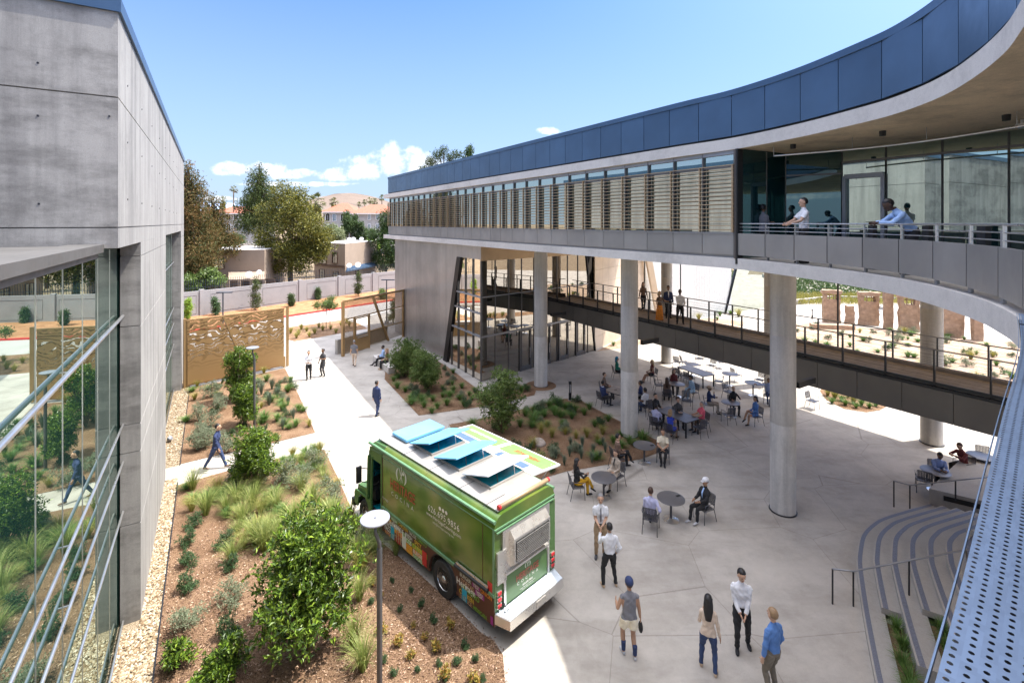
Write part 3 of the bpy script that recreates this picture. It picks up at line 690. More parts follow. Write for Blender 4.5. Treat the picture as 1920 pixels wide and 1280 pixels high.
bl(mb, 'glazing', 'cafe_glass', cafe, CO)
mb = MB(); mb.prism([C0+fn*.03, C1+fn*.03, C1-fn*.08, C0-fn*.08], 7.6, 8.54); bl(mb, 'glass_head', 'bronze_fin', cafe, CO)
mb = MB()
mb.box((C0.x, C0.y, 3.8), (.09, .09, 7.6), R(30))
k = 0
for t in np.arange(1.15, fl-.2, 1.15):
    p = C0+fd*float(t); h = 7.6
    if t > fl-1.1: h = 7.6*(fl-t)/1.1
    mb.box((p.x, p.y, h/2), (.05, .09, h), math.atan2(fd.y, fd.x))
for a in (28.0, 29.1, 30.2, 31.3):
    h = zt if a < gt else zt*(gb-a)/(gb-gt)
    mb.prism([AN(a-.02, 14.42), AN(a+.02, 14.42), AN(a+.02, 14.52), AN(a-.02, 14.52)], 0, h)
bl(mb, 'mullions', 'mullion', cafe, CO)
mb = MB()
for z, ex in ((2.8, 0), (4.25, 0), (5.3, 0)):
    lim = gb-(gb-gt)*z/zt-.3
    mb.beam(AN(26.9, 14.44, z), AN(lim, 14.44, z), .06, .09)
    if z < 3: mb.beam(C0+fn*.02+Vector((0, 0, z)), C1+fn*.02-fd*.42+Vector((0, 0, z)), .08, .12)
    elif z > 5: mb.beam(C0+fn*.02+Vector((0, 0, z)), C1+fn*.02-fd*.8+Vector((0, 0, z)), .05, .06)
bl(mb, 'transoms', 'fascia_grey', cafe, CO)
for i in range(4):     # double doors in the front
    t = 3.3+i*1.9; p = C0+fd*t+fn*.05; q = p+fd*.95
    mb = MB()
    mb.beam(p, p+Vector((0, 0, 2.75)), .08, .10, up=fd); mb.beam(q, q+Vector((0, 0, 2.75)), .08, .10, up=fd)
    mb.beam(p+Vector((0, 0, .14)), q+Vector((0, 0, .14)), .06, .26); mb.beam(p+Vector((0, 0, 2.7)), q+Vector((0, 0, 2.7)), .06, .10)
    d = bl(mb, 'door', 'mullion', cafe, CO)
    mb = MB(); h = q-fd*.12+fn*.08; mb.tube([h+Vector((0, 0, .8)), h+Vector((0, 0, 1.5))], .015, 6); bl(mb, 'handle', 'steel_rod', d, CO)
mb = MB(); mb.beam(C1+Vector((0, 0, 0)), C1-fd*1.1+Vector((0, 0, 7.7)), .16, .10, up=fd); bl(mb, 'end_frame', 'jamb_metal', cafe, CO)
# interior
simple('cafe_floor', (.10, .10, .10), .25); simple('cafe_wall', (.13, .11, .095), .7); simple('cafe_teal', (.03, .22, .20), .5); simple('cafe_cream', (.55, .45, .32), .6)
inn = [C0+Vector((.1, .2, 0)), C1+Vector((-.05, .3, 0)), C2+Vector((-1.2, 4, 0)), AN(33.1, 22)]
mb = MB(); mb.sheet([C0.to_2d(), C1.to_2d(), (C2+Vector((-1, 4, 0))).to_2d(), AN(33.2, 22).to_2d(), AN(33.2, 14.55).to_2d()], .03); bl(mb, 'cafe_floor', 'cafe_floor', cafe, CO)
mb = MB(); pp = [AN(33.1, 14.6), AN(33.1, 22), C2+Vector((-1, 4, 0)), C2]
ribbon(mb, pp, 0, 8.5, .1); bl(mb, 'inner_wall', 'cafe_wall', cafe, CO)
mb = MB(); mb.box((C0.x+2.2, C0.y+5.2, 1.4), (4.2, .5, 2.8), .5); mb.m = 1; mb.box((C0.x+2.4, C0.y+3.6, .5), (4.4, .7, 1.0), .6); mb.m = 2; mb.box((C0.x+2.4, C0.y+3.6, 1.03), (4.5, .8, .06), .6)
bl(mb, 'serving_counter', ['cafe_wall', 'cafe_cream', 'cafe_teal'], cafe, CO)
mb = MB()
for i in range(6):
    p = AN(28.0+.85*i, 15.6); mb.lathe(p, [(.16, 0), (.16, .02), (.02, .04), (.02, .7), (.17, .71), (.17, .75)], 10)
mb.m = 1; anbox(mb, 27.6, 32.3, 14.95, 15.4, 1.02, 1.07)
for a in (27.8, 29.5, 31.2): anbox(mb, a, a+.05, 15.1, 15.2, 0, 1.02)
bl(mb, 'bar_seating', ['cafe_teal', 'stainless'], cafe, CO)
# sunlit wall continuing behind the walkway
W = [C1, C2, Vector((13.8, 47.0, 0)), Vector((19.4, 51.0, 0)), Vector((24.2, 53.5, 0))]
rear = thing('rear_wall_block', 'beige and pale grey panel clad wall with a slanted pier behind the walkway', 'building', C2)
mb = MB(); Wc = [C1, C2, Vector((12.4, 45.5, 0))]
for i, (a, b) in enumerate(zip(Wc, Wc[1:])):
    n = 4; 
    for k in range(n):
        p, q = lerp(a, b, k/n), lerp(a, b, (k+1)/n); d = (q-p).normalized(); nn = Vector((d.y, -d.x, 0))
        for z0 in np.arange(0, 8.3, 1.05): mb.prism([p+d*.008, q-d*.008, q-d*.008-nn*.1, p+d*.008-nn*.1], float(z0)+.008, min(8.5, float(z0)+1.042))
bl(mb, 'warm_panels', 'warm_clad', rear, C2)
simple('pale_clad', (.56, .56, .54), .5)
mb = MB(); pts = resample([Vector((12.6, 45.7, 0)), Vector((19.0, 50.5, 0)), Vector((24.4, 53.8, 0))], .42)
for a, b in zip(pts, pts[1:]):
    d = (b-a).normalized(); nn = Vector((d.y, -d.x, 0)); mb.prism([a+d*.006, b-d*.006, b-d*.006-nn*.1, a+d*.006-nn*.1], 0, 8.5)
bl(mb, 'pale_panels', 'pale_clad', rear, C2)
mb = MB(); ribbon(mb, [C1+Vector((-.2, .3, 0)), C2+Vector((-.2, .25, 0)), Vector((12.4, 46.1, 0)), Vector((19.0, 50.9, 0)), Vector((24.3, 54.1, 0))], 0, 8.45, .1); bl(mb, 'backing', 'dark_metal', rear, C2)
mb = MB(); a = Vector((12.9, 45.4, 0)); mb.beam(a+Vector((1.3, .7, 0)), a+Vector((-.6, -.6, 8.5)), .7, .5, up=(1, 0, 0)); bl(mb, 'slanted_pier', 'warm_clad', rear, C2)
mb = MB(); g0, g1 = Vector((24.6, 53.9, 0)), Vector((31, 58, 0)); mb.add([g0+Vector((-1.2, -.6, 0)), g1, g1+Vector((0, 0, 8.5)), g0+Vector((1.6, .9, 8.5))], [(0, 1, 2, 3)]); bl(mb, 'far_glazing', 'upper_glass', rear, C2)
mb = MB(); mb.beam(g0+Vector((-1.2, -.7, 0)), g0+Vector((1.6, .8, 8.5)), .3, .2, up=(1, 0, 0)); bl(mb, 'glazing_edge', 'jamb_metal', rear, C2)
# ================================================================ WALKWAY BRIDGE
br = thing('walkway_bridge', 'raised walkway with grey side panels and cable railings crossing under the ring building', 'walkway', AN(14, 21)); BO = AN(14, 21)
BA0, BA1, BN0, BN1 = -8.0, 27.9, 20.3, 22.7
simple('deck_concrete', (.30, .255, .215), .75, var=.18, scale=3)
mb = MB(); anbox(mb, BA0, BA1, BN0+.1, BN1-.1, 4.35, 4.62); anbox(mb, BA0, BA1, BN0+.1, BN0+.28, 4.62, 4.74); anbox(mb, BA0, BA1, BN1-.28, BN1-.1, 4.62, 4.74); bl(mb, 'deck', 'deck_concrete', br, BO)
for nn, s in ((BN0, 1), (BN1, -1)):
    mb = MB(); a = BA0
    while a < BA1: anbox(mb, a+.008, min(BA1, a+1.37)-.008, min(nn, nn+s*.05), max(nn, nn+s*.05), 3.5, 4.5); a += 1.37
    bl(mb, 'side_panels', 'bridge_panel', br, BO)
    mb = MB(); anbox(mb, BA0, BA1, min(nn-s*.03, nn+s*.12), max(nn-s*.03, nn+s*.12), 4.52, 4.60); anbox(mb, BA0, BA1, min(nn+s*.06, nn+s*.09), max(nn+s*.06, nn+s*.09), 3.55, 4.5); bl(mb, 'edge_channel', 'dark_metal', br, BO)
    mb = MB(); mb.tube([AN(BA0, nn+s*.06, 5.80), AN(BA1, nn+s*.06, 5.80)], .024, 8); bl(mb, 'handrail', 'rail_metal', br, BO, smooth=True)
    mb = MB()
    for k in range(8): mb.beam(AN(BA0, nn+s*.06, 4.80+k*.115), AN(BA1, nn+s*.06, 4.80+k*.115), .006, .006)
    anbox(mb, BA0, BA1, min(nn+s*.04, nn+s*.08), max(nn+s*.04, nn+s*.08), 4.64, 4.74)
    bl(mb, 'cables', 'dark_metal', br, BO)
    a = BA0+(.5 if s > 0 else 1.1)
    while a < BA1:
        mb = MB(); anbox(mb, a-.022, a+.022, nn+s*.06-.04, nn+s*.06+.04, 4.4, 5.79); bl(mb, 'rail_post', 'dark_metal', br, BO); a += 1.37
mb = MB(); a = BA0
while a < BA1: anbox(mb, a, a+.2, BN0+.12, BN1-.12, 3.6, 4.35); a += 2.74
anbox(mb, BA0, BA1, BN0+.12, BN0+.14, 3.5, 3.53); mb.m = 0; bl(mb, 'cross_beams', 'dark_metal', br, BO)
for i, (u, v) in enumerate([(1014, 727), (1180, 822), (1468, 968)]):
    p = G(u, v); a = to_a(p)-.1; n = p.x*NX.x+p.y*NX.y+.5
    mb = MB(); anbox(mb, a-.08, a+.08, n+.2, n+1.3, 4.28, 4.48); bl(mb, 'column_bracket', 'black', br, BO)
# tension rods through the slab
for (u, v, n) in [(1571, 655, 22.9), (1276, 512, 24)]:
    rx = (u-CX)/FPX; d = n/(NX.x*rx+NX.y)
    mb = MB(); mb.beam((rx*d, d, 4.4), (rx*d, d, 8.5), .05, .05); bl(mb, 'hanger_rod', 'dark_metal', br, BO)

# ================================================================ PERFORATED PARAPET SHEET beside the camera
pf = thing('perforated_screen', 'perforated metal screen coloured with reflected sky blue along the edge at the right', 'metal screen', (3, 3, 9)); PO = Vector((3, 3, 9))
pe = [Vector((5.6, 5.35, 0)), Vector((4.1, 3.9, 0)), Vector((2.49, 2.46, 0)), Vector((.94, 1.07, 0)), Vector((.2, .45, 0))]
mb = MB(); pit = .029; hr = .0062
L0 = 0
P = resample(catmull(pe, 12), pit); n = len(P)
W_ = 26
rows = []
for i in range(n-1):
    a, b = P[i], P[i+1]; t = (b-a).normalized(); nn = Vector((-t.y, t.x, 0))
    rows.append((a, b, nn))
def pp_(i, s):
    i0 = int(i); f_ = i-i0; i0 = min(i0, n-2); a, b, nn = rows[i0]; n2 = rows[min(i0+1, n-2)][2]
    return a+(b-a)*f_ + nn.lerp(n2, f_)*s
holes = 8
for i in range(n-2):
    seam = (i == 28)
    if seam: continue
    for j in range(W_):
        off = .5 if j % 2 else 0
        c = [pp_(i+off, j*pit), pp_(i+1+off, j*pit), pp_(i+1+off, (j+1)*pit), pp_(i+off, (j+1)*pit)]
        cen = sum(c, Vector())/4; ex = (c[1]-c[0]).normalized(); ey = (c[3]-c[0]).normalized()
        outer = [c[0], (c[0]+c[1])/2, c[1], (c[1]+c[2])/2, c[2], (c[2]+c[3])/2, c[3], (c[3]+c[0])/2]
        inner = [cen + (q-cen).normalized()*hr for q in outer]
        base_ = 0
        mb.add([q+Vector((0, 0, 9)) for q in outer+inner], [(k, (k+1) % 8, 8+(k+1) % 8, 8+k) for k in range(8)])
bl(mb, 'perforated_sheet', 'perf_sky_metal', pf, PO)
mb = MB(); q = [p+Vector((0, 0, 8.985)) for p in offset(P, -.0)]
qq = offset(P, .012); 
for a, b in zip(qq, qq[1:]): mb.beam(a+Vector((0, 0, 9.0)), b+Vector((0, 0, 9.0)), .004, .012)
bl(mb, 'edge_trim', 'perf_sky_metal', pf, PO)
mb = MB(); qa, qb = P, offset(P, -.8)
mb.add([(p.x, p.y, 8.93) for p in qa]+[(p.x, p.y, 8.93) for p in qb], [(i, i+1, n+i+1, n+i) for i in range(n-1)]); bl(mb, 'hole_dark_sheet', 'black', pf, PO)  # black sheet added below so the holes read dark
mb = MB(); a, b = pp_(28.5, -.0), pp_(28.5, .75); mb.beam(a+Vector((0, 0, 9.002)), b+Vector((0, 0, 9.002)), pit*.9, .01); bl(mb, 'seam_strip', 'dark_metal', pf, PO)

# ================================================================ STAIRS
st = thing('curved_stairs', 'curved concrete steps with dark nosing strips climbing to the right', 'stairs', (10, 13, 0)); SO = Vector((10, 13, 0))
foot = [G(1652, 1330), G(1640, 1280), G(1618, 1160), G(1606, 1070), G(1607, 1040), G(1614, 1010), G(1632, 990), G(1660, 975), G(1742, 951)]
fc = catmull(foot, 8)
TR, RI = .40, .145
mids = {}; PLANTERS = []
for k in range(9):
    e0 = offset(fc, -TR*k)                       # away from the plaza
    if k == 0:
        t = (fc[len(fc)//2+1]-fc[len(fc)//2-1])
    sgn = 1
    e0 = offset(fc, TR*k); ctr = Vector((5, 13, 0)); mm = len(fc)//2
    if (e0[mm]-ctr).length < (fc[mm]-ctr).length: e0 = offset(fc, -TR*k)
    # cut the front end so that planters sit between the seat walls
    e1 = offset(e0, .0)
    outw = offset(e0, .5) if (offset(e0, .5)[mm]-ctr).length > (e0[mm]-ctr).length else offset(e0, -.5)
    end = len(e0)
    start = 0 if k in (0,) else (17 if k in (1, 3, 5) else (10 if k == 2 else 13 if k == 4 else 15))
    a = e0[start:end]; b = outw[start:end]; z = RI*(k+1)
    if k == 0: b = [lerp(p, q, .95) for p, q in zip(a, b)]
    mb = MB(); vs = []
    poly = [p.to_2d() for p in a]+[p.to_2d() for p in b[::-1]]
    mb.prism(poly, 0 if k in (0, 2, 4) else z-RI-.002, z)
    bl(mb, 'step', 'step_concrete', st, SO)
    s1 = [lerp(p, q, .08) for p, q in zip(a, b)]; s2 = [lerp(p, q, .30) for p, q in zip(a, b)]
    mb = MB(); m_ = len(s1); mb.add([(p.x, p.y, z+.004) for p in s1]+[(p.x, p.y, z+.004) for p in s2], [(i, i+1, m_+i+1, m_+i) for i in range(m_-1)]); bl(mb, 'nosing_strip', 'navy_strip', st, SO)
    mids[k] = (a, b, z)
    if k in (1, 3, 5):
        pa, pb = e0[:start], outw[:start]; m_ = len(pa); mb = MB(); zz = RI*k-.03; mb.add([(p.x, p.y, zz) for p in pa]+[(p.x, p.y, zz) for p in pb], [(i, i+1, m_+i+1, m_+i) for i in range(m_-1)]); tag(mb.build('planter_soil', 'mulch'), kind='structure'); PLANTERS.append((pa, pb, zz))
topo = offset(fc, TR*9) if (offset(fc, 1)[mm]-ctr).length > (fc[mm]-ctr).length else offset(fc, -TR*9)
mb = MB(); mb.prism([p.to_2d() for p in topo[12:]]+[(26, 17), (26, 8), (13, 8)], 0, RI*9+.15); bl(mb, 'landing', 'step_concrete', st, SO)
mb = MB(); c0 = G(1742, 948); mb.prism([c0.to_2d(), (c0+Vector((1.6, -1.1, 0))).to_2d(), (c0+Vector((5.5, 1.0, 0))).to_2d(), (c0+Vector((3.5, 2.4, 0))).to_2d()], 0, .62); bl(mb, 'cheek_wall', 'step_concrete', st, SO)
mb = MB(); c1 = G(1742, 948, 0)+Vector((2.4, -1.2, 0)); mb.prism([c1.to_2d(), (c1+Vector((1.5, -1.0, 0))).to_2d(), (c1+Vector((4.5, 1, 0))).to_2d(), (c1+Vector((3, 2.2, 0))).to_2d()], 0, 1.25); bl(mb, 'cheek_wall', 'step_concrete', st, SO)
mb = MB(); mb.beam(c0+Vector((.30, -.24, .42)), c0+Vector((1.1, -.79, .42)), .03, .16); bl(mb, 'step_light', 'black', st, SO)
# stair handrails
def stair_rail(pts, posts, name='stair_handrail', label=''):
    p0 = Vector(pts[0]); t = thing(name, label, 'handrail', (p0.x, p0.y, 0)); O = Vector((p0.x, p0.y, 0))
    mb = MB(); mb.tube(pts, .022, 8); bl(mb, 'rail', 'rail_metal', t, O, smooth=True)
    for (a, z0) in posts: mb = MB(); mb.beam((a[0], a[1], z0), a, .03, .03); bl(mb, 'post', 'dark_metal', t, O)
a0 = G(1561, 1066, .92); a1 = G(1600, 1070, .92); d = (G(1815, 1029, 1.95)-a1); a2 = a1+d
stair_rail([a0, a1, a1+d*.55, a2], [(a0, 0), (a1, 0), (a1+d*.50, .55)], label='dark handrail with its posts on the front of the curved steps')
a0 = G(1676, 901, .92); a1 = G(1706, 909, .92); d = (G(1862, 893, 1.6)-a1); a2 = a1+d
stair_rail([a0, a1, a1+d*.5, a2], [(a0, 0), (a1, 0), (a1+d*.56, .62)], label='handrail with a bright top rail beside the cafe table at the head of the steps')

# ================================================================ GATES AND SCREENS
def gate_mat():
    m, nt, p = base('perforated_bronze')
    c = nt.nodes.new('ShaderNodeTexCoord')
    n1 = tex(nt, 'ShaderNodeTexNoise', 1.6, 1.5, .4); mp = nt.nodes.new('ShaderNodeVectorMath'); mp.operation = 'ADD'
    nt.links.new(c.outputs['Object'], mp.inputs[0]); sc_ = nt.nodes.new('ShaderNodeVectorMath'); sc_.operation = 'SCALE'; sc_.inputs['Scale'].default_value = 1.1
    nt.links.new(n1.outputs['Color'], sc_.inputs[0]); nt.links.new(sc_.outputs[0], mp.inputs[1])
    wv = nt.nodes.new('ShaderNodeTexWave'); wv.inputs['Scale'].default_value = 1.15; wv.inputs['Distortion'].default_value = 1.2; wv.inputs['Detail'].default_value = .5; wv.bands_direction = 'Z'
    nt.links.new(mp.outputs[0], wv.inputs['Vector'])
    sep = nt.nodes.new('ShaderNodeSeparateXYZ'); nt.links.new(c.outputs['Object'], sep.inputs[0])
    hi = MATH(nt, 'MULTIPLY', MATH(nt, 'SUBTRACT', sep.outputs[2], .9), .5, clamp=True)
    thr = MATH(nt, 'GREATER_THAN', wv.outputs[0], .58)
    f = MATH(nt, 'ADD', .07, MATH(nt, 'MULTIPLY', MATH(nt, 'MULTIPLY', thr, hi), .75))
    p.inputs['Base Color'].default_value = (.36, .225, .10, 1); p.inputs['Metallic'].default_value = .35; p.inputs['Roughness'].default_value = .45
    tr = nt.nodes.new('ShaderNodeBsdfTransparent'); ms = nt.nodes.new('ShaderNodeMixShader'); nt.links.new(f, ms.inputs[0]); nt.links.new(p.outputs[0], ms.inputs[1]); nt.links.new(tr.outputs[0], ms.inputs[2])
    nt.links.new(ms.outputs[0], nt.nodes['Material Output'].inputs[0])
gate_mat()
m, nt, p = base('mesh_bronze'); p.inputs['Base Color'].default_value = (.33, .21, .095, 1); p.inputs['Roughness'].default_value = .5; p.inputs['Metallic'].default_value = .3
tr = nt.nodes.new('ShaderNodeBsdfTransparent'); ms = nt.nodes.new('ShaderNodeMixShader'); ms.inputs[0].default_value = .62; nt.links.new(p.outputs[0], ms.inputs[1]); nt.links.new(tr.outputs[0], ms.inputs[2]); nt.links.new(ms.outputs[0], nt.nodes['Material Output'].inputs[0])
def wallframe(A, B):
    d = (B-A); L = d.length; ang = math.atan2(d.y, d.x); return L, ang
GA, GB = G(349, 728), G(533, 689); L, ang = wallframe(GA, GB)
gt_ = thing('perforated_gate', 'large tan perforated gate with wavy pattern beside the concrete building', 'gate', GA, ang)
mb = MB(); hz_ = 4.08
for x in (.10, 1.05, L-1.0, L-.12): mb.box((x, 0, hz_/2+.06), (.14, .12, hz_-.1))
for z in (.2, 1.55, 2.85, hz_): mb.box((L/2, 0.001, z), (L, .10, .10))
mb.beam((2.0, .0, hz_), (2.9, .0, 1.6), .10, .2, up=(0, 1, 0)); mb.beam((2.9, .0, hz_), (3.6, 0, 1.6), .08, .14, up=(0, 1, 0))
mb.build('frame', 'gate_bronze', gt_)
mb = MB(); mb.box((L/2, -.075, hz_/2+.1), (L-.1, .008, hz_-.2)); mb.build('front_screen', 'perforated_bronze', gt_)
mb = MB(); mb.box((L/2, .075, hz_/2+.1), (L-.1, .008, hz_-.2)); mb.build('back_screen', 'perforated_bronze', gt_)
mb = MB(); mb.box((L+.25, .1, hz_/2+.1), (.16, .12, hz_+.1)); mb.box((L+.04, .1, .3), (.12, .1, .9)); mb.build('gate_post', 'gate_bronze', gt_)
for x in (.05,): mb = MB(); mb.box((x-.1, .05, 2.1), (.16, .16, 4.2)); mb.build('gate_post', 'gate_bronze', gt_)
GC = G(643, 668); rx = (757-CX)/FPX; d = 14.42/(NX.x*rx+NX.y); GD = Vector((rx*d, d, 0)); L, ang = wallframe(GC, GD)
g2 = thing('entrance_gate', 'bronze framed entrance screen with a door and slanted brace beside the metal clad wall', 'gate', GC, ang)
mb = MB(); hz_ = 4.1
for x in (0, L-.05): mb.box((x, 0, hz_/2), (.2, .16, hz_))
for x in (1.15, 2.75): mb.box((x, 0, 1.35), (.11, .11, 2.7))
mb.box((L/2, 0, hz_), (L, .12, .14)); mb.box((L/2, .001, 2.72), (L, .1, .09)); mb.box((L/2+1.35, .002, 1.35), (L-2.75, .08, .07)); mb.beam((3.15, 0, hz_), (5.0, 0, .1), .10, .22, up=(0, 1, 0))
mb.build('frame', 'gate_bronze', g2)
mb = MB(); mb.box((L/2, .03, 3.4), (L-.2, .01, 1.25)); mb.box((.6, .03, 1.35), (1.0, .01, 2.5)); mb.box((L/2+1.4, .03, 1.4), (L-3.0, .01, 2.4)); mb.build('mesh_panels', 'mesh_bronze', g2)
dd = MB(); dd.box((1.95, -.02, .62), (1.4, .05, 1.15)); 
for x in (1.27, 2.63): dd.box((x, -.02, 1.33), (.09, .06, 2.6))
dd.box((1.95, -.021, 2.6), (1.4, .06, .09)); door = dd.build('door', 'gate_bronze', g2)
mb = MB(); mb.box((1.95, -.09, 1.1), (1.1, .04, .06)); mb.build('push_bar', 'stainless', door)
# low concrete wall behind the entrance screen
nrm = Vector((-math.sin(ang), math.cos(ang), 0)); u_ = Vector((math.cos(ang), math.sin(ang), 0))
p = GC+u_*(.4)+nrm*.9
mb = MB(); mb.box((2.6, 0, .55), (5.6, .25, 1.1)); o = mb.build('low_wall', 'step_concrete', loc=p+Vector((0, 0, 0))); o.rotation_euler = (0, 0, ang); tag(o, 'low plain concrete wall behind the bronze entrance screen', 'wall')
# seat wall
p = G(722, 690); t = thing('seat_wall', 'low pale concrete seat wall where two people sit by the shrubs', 'bench', p, R(122))
mb = MB(); mb.box((.3, 0, .22), (3.6, .5, .44)); mb.build('seat', 'slab_concrete', t, bevel=.02)

# ================================================================ LAMPS, BOLLARDS
def lamp(p, h, label, rz, r=.29):
    t = thing('path_lamp', label, 'lamp post', p, rz, 'disc topped path lamps')
    mb = MB(); mb.lathe((0, 0, 0), [(.055, 0), (.055, h-.62), (.052, h-.6)], 18); mb.lathe((0, 0, 0), [(.11, 0), (.11, .025), (.06, .03)], 18); smooth_angle(mb.build('pole', 'pole_grey', t))
    mb = MB(); mb.tube([(0, 0, h-.64), (0, 0, h-.50), (-.08, 0, h-.30), (-.09, 0, h-.10)], [.045, .04, .034, .03], 10); mb.build('arm', 'pole_grey', t, smooth=True)
    mb = MB(); mb.lathe((-.09, 0, h), [(.05, -.12), (.20, -.07), (r-.01, -.035), (r, -.015), (r-.006, .0)], 36); smooth_angle(mb.build('lamp_head', 'lamp_disc', t))
    mb = MB(); mb.lathe((-.09, 0, h), [(.014, 0.001), (.014, .006)], 8); mb.build('cap_screw', 'dark_metal', t)
d = 9.62; lamp(Vector(((706-CX)/FPX*d+.06, d, 0)), 4.14, 'nearest tall grey lamp post with a pale disc head in front of the food truck', 0)
lamp(G(477, 803), 3.95, 'tall dark lamp post with a disc head in the planting bed before the tan gate', 0)
def bollard(p, label, h=1.05, group=None):
    t = thing('bollard_light', label, 'bollard', p, 0, group); s = h/1.05
    mb = MB(); mb.lathe((0, 0, 0), [(.085, .0), (.085, .42*s), (.07, .43*s)], 18); smooth_angle(mb.build('base', 'dark_metal', t))
    mb = MB(); mb.lathe((0, 0, 0), [(.085, .92*s), (.085, 1.05*s), (.07, 1.06*s)], 18); smooth_angle(mb.build('cap', 'dark_metal', t))
    for a in range(3): mb = MB(); mb.box((.07*math.cos(a*2.1), .07*math.sin(a*2.1), .68*s), (.022, .022, .52*s)); mb.build('strut', 'dark_metal', t)
    mb = MB(); mb.lathe((0, 0, 0), [(.03, .42*s), (.03, .92*s)], 10); mb.build('lamp_core', 'lamp_disc', t)
    mb = MB(); mb.lathe((0, 0, 0), [(.12, 0), (.12, .03), (.09, .032)], 16); mb.build('footing', 'step_concrete', t)
bollard(G(1069, 750), 'black bollard light in the corner of the mulch bed beside the plaza')
bollard(G(1523, 598), 'distant bollard light in the far sunny court left of the first stone pillar', 1.0)
bollard(G(1912, 698), 'bollard light in the sand court at the right end of the walkway', 1.05)
def tpole(p, h, label):
    t = thing('street_light', label, 'lamp post', p); mb = MB(); mb.tube([(0, 0, 0), (0, 0, h)], [.07, .05], 8); mb.build('pole', 'iron', t)
    mb = MB(); mb.box((.15, 0, h+.04), (1.3, .25, .07)); mb.build('lamp_head', 'iron', t)
    mb = MB(); mb.lathe((0, 0, 0), [(.22, 0), (.22, .35), (.15, .36)], 12); mb.build('footing', 'step_concrete', t)
tpole(G(725, 608), 4.35, 'slim dark street light behind the bronze entrance screen')
tpole(G(418, 640), 4.1, 'slim dark street light behind the tan gate by the perimeter wall')
# ================================================================ FOOD TRUCK
TW, TL = 2.20, 6.95
TH = R(135)
torig = Vector((.36, 12.28, 0))
tk = thing('food_truck', 'green food truck with colourful word collage skirt and open roof hatches', 'food truck', torig, TH)
# local: +X forward, +Y left, origin under the rear middle
def truck_green():
    m, nt, p = base('truck_green'); t = tex(nt, 'ShaderNodeTexNoise', .75, 2, .5)
    cc = ramp(nt, t.outputs[0], [(.30, (.045, .095, .014)), (.45, (.085, .155, .024)), (.58, (.135, .185, .034)), (.70, (.20, .205, .06))])
    nt.links.new(cc, p.inputs['Base Color']); p.inputs['Roughness'].default_value = .16; p.inputs['Coat Weight'].default_value = .35; p.inputs['Coat Roughness'].default_value = .05
truck_green()
simple('truck_plain_green', (.075, .155, .05), .25, var=.08); simple('truck_rail', (.13, .26, .14), .3, var=.1)
simple('light_green', (.17, .31, .10), .5, var=.1); simple('hatch_blue', (.16, .46, .75), .4, var=.12, scale=1.2); simple('hatch_white', (.72, .80, .88), .4, var=.06)
simple('teal_glass', (.0, .19, .25), .12, var=.35, scale=2); simple('awning_blue', (.10, .16, .52), .4, var=.1)
for nm, c in (('ink_white', (.8, .78, .7)), ('ink_orange', (.80, .27, .03)), ('ink_red', (.55, .035, .03)), ('ink_green', (.18, .42, .05)), ('ink_yellow', (.75, .50, .06)), ('ink_cyan', (.03, .38, .52)), ('ink_brown', (.10, .04, .025)), ('ink_tan', (.55, .36, .22)), ('ink_purple', (.30, .04, .22)), ('ink_pale', (.66, .68, .58)), ('logo_red', (.38, .06, .03))): simple(nm, c, .4, var=.05)
hw = TW/2
# body as a rounded extruded section, front raked
sec = [(-hw, 1.12), (-hw, 2.72), (-hw+.05, 2.86), (-hw+.15, 2.95), (-hw+.28, 2.985), (0, 3.0), (hw-.28, 2.985), (hw-.15, 2.95), (hw-.05, 2.86), (hw, 2.72), (hw, 1.12)]
BF = 5.15            # rear of the cab door
mb = MB()
n = len(sec)
vs = [(0.0, y, z) for y, z in sec]+[(BF, y, z) for y, z in sec]
mb.add(vs, [(i, i+1, n+i+1, n+i) for i in range(n-1)]); mb.add([vs[i] for i in range(n)], [tuple(range(n))[::-1]])
body = mb.build('body', 'truck_green', tk)
smooth_angle(body, 35)
mb = MB()
for s in (-1, 1):
    mb.box((BF/2, s*(hw+.012), 1.13), (BF, .05, .07)); mb.box((BF/2, s*(hw+.006), 2.70), (BF, .012, .02))
    mb.tube([(0, s*(hw-.02), 2.86), (6.0, s*(hw-.02), 2.86)], .045, 8); mb.box((.03, s*hw, 1.9), (.06, .03, 1.6))
mb.box((-.01, 0, 2.68), (.03, TW, .04)); mb.box((-.02, 0, 2.60), (.05, TW-.1, .03))
mb.build('trim_rails', 'truck_rail', tk)
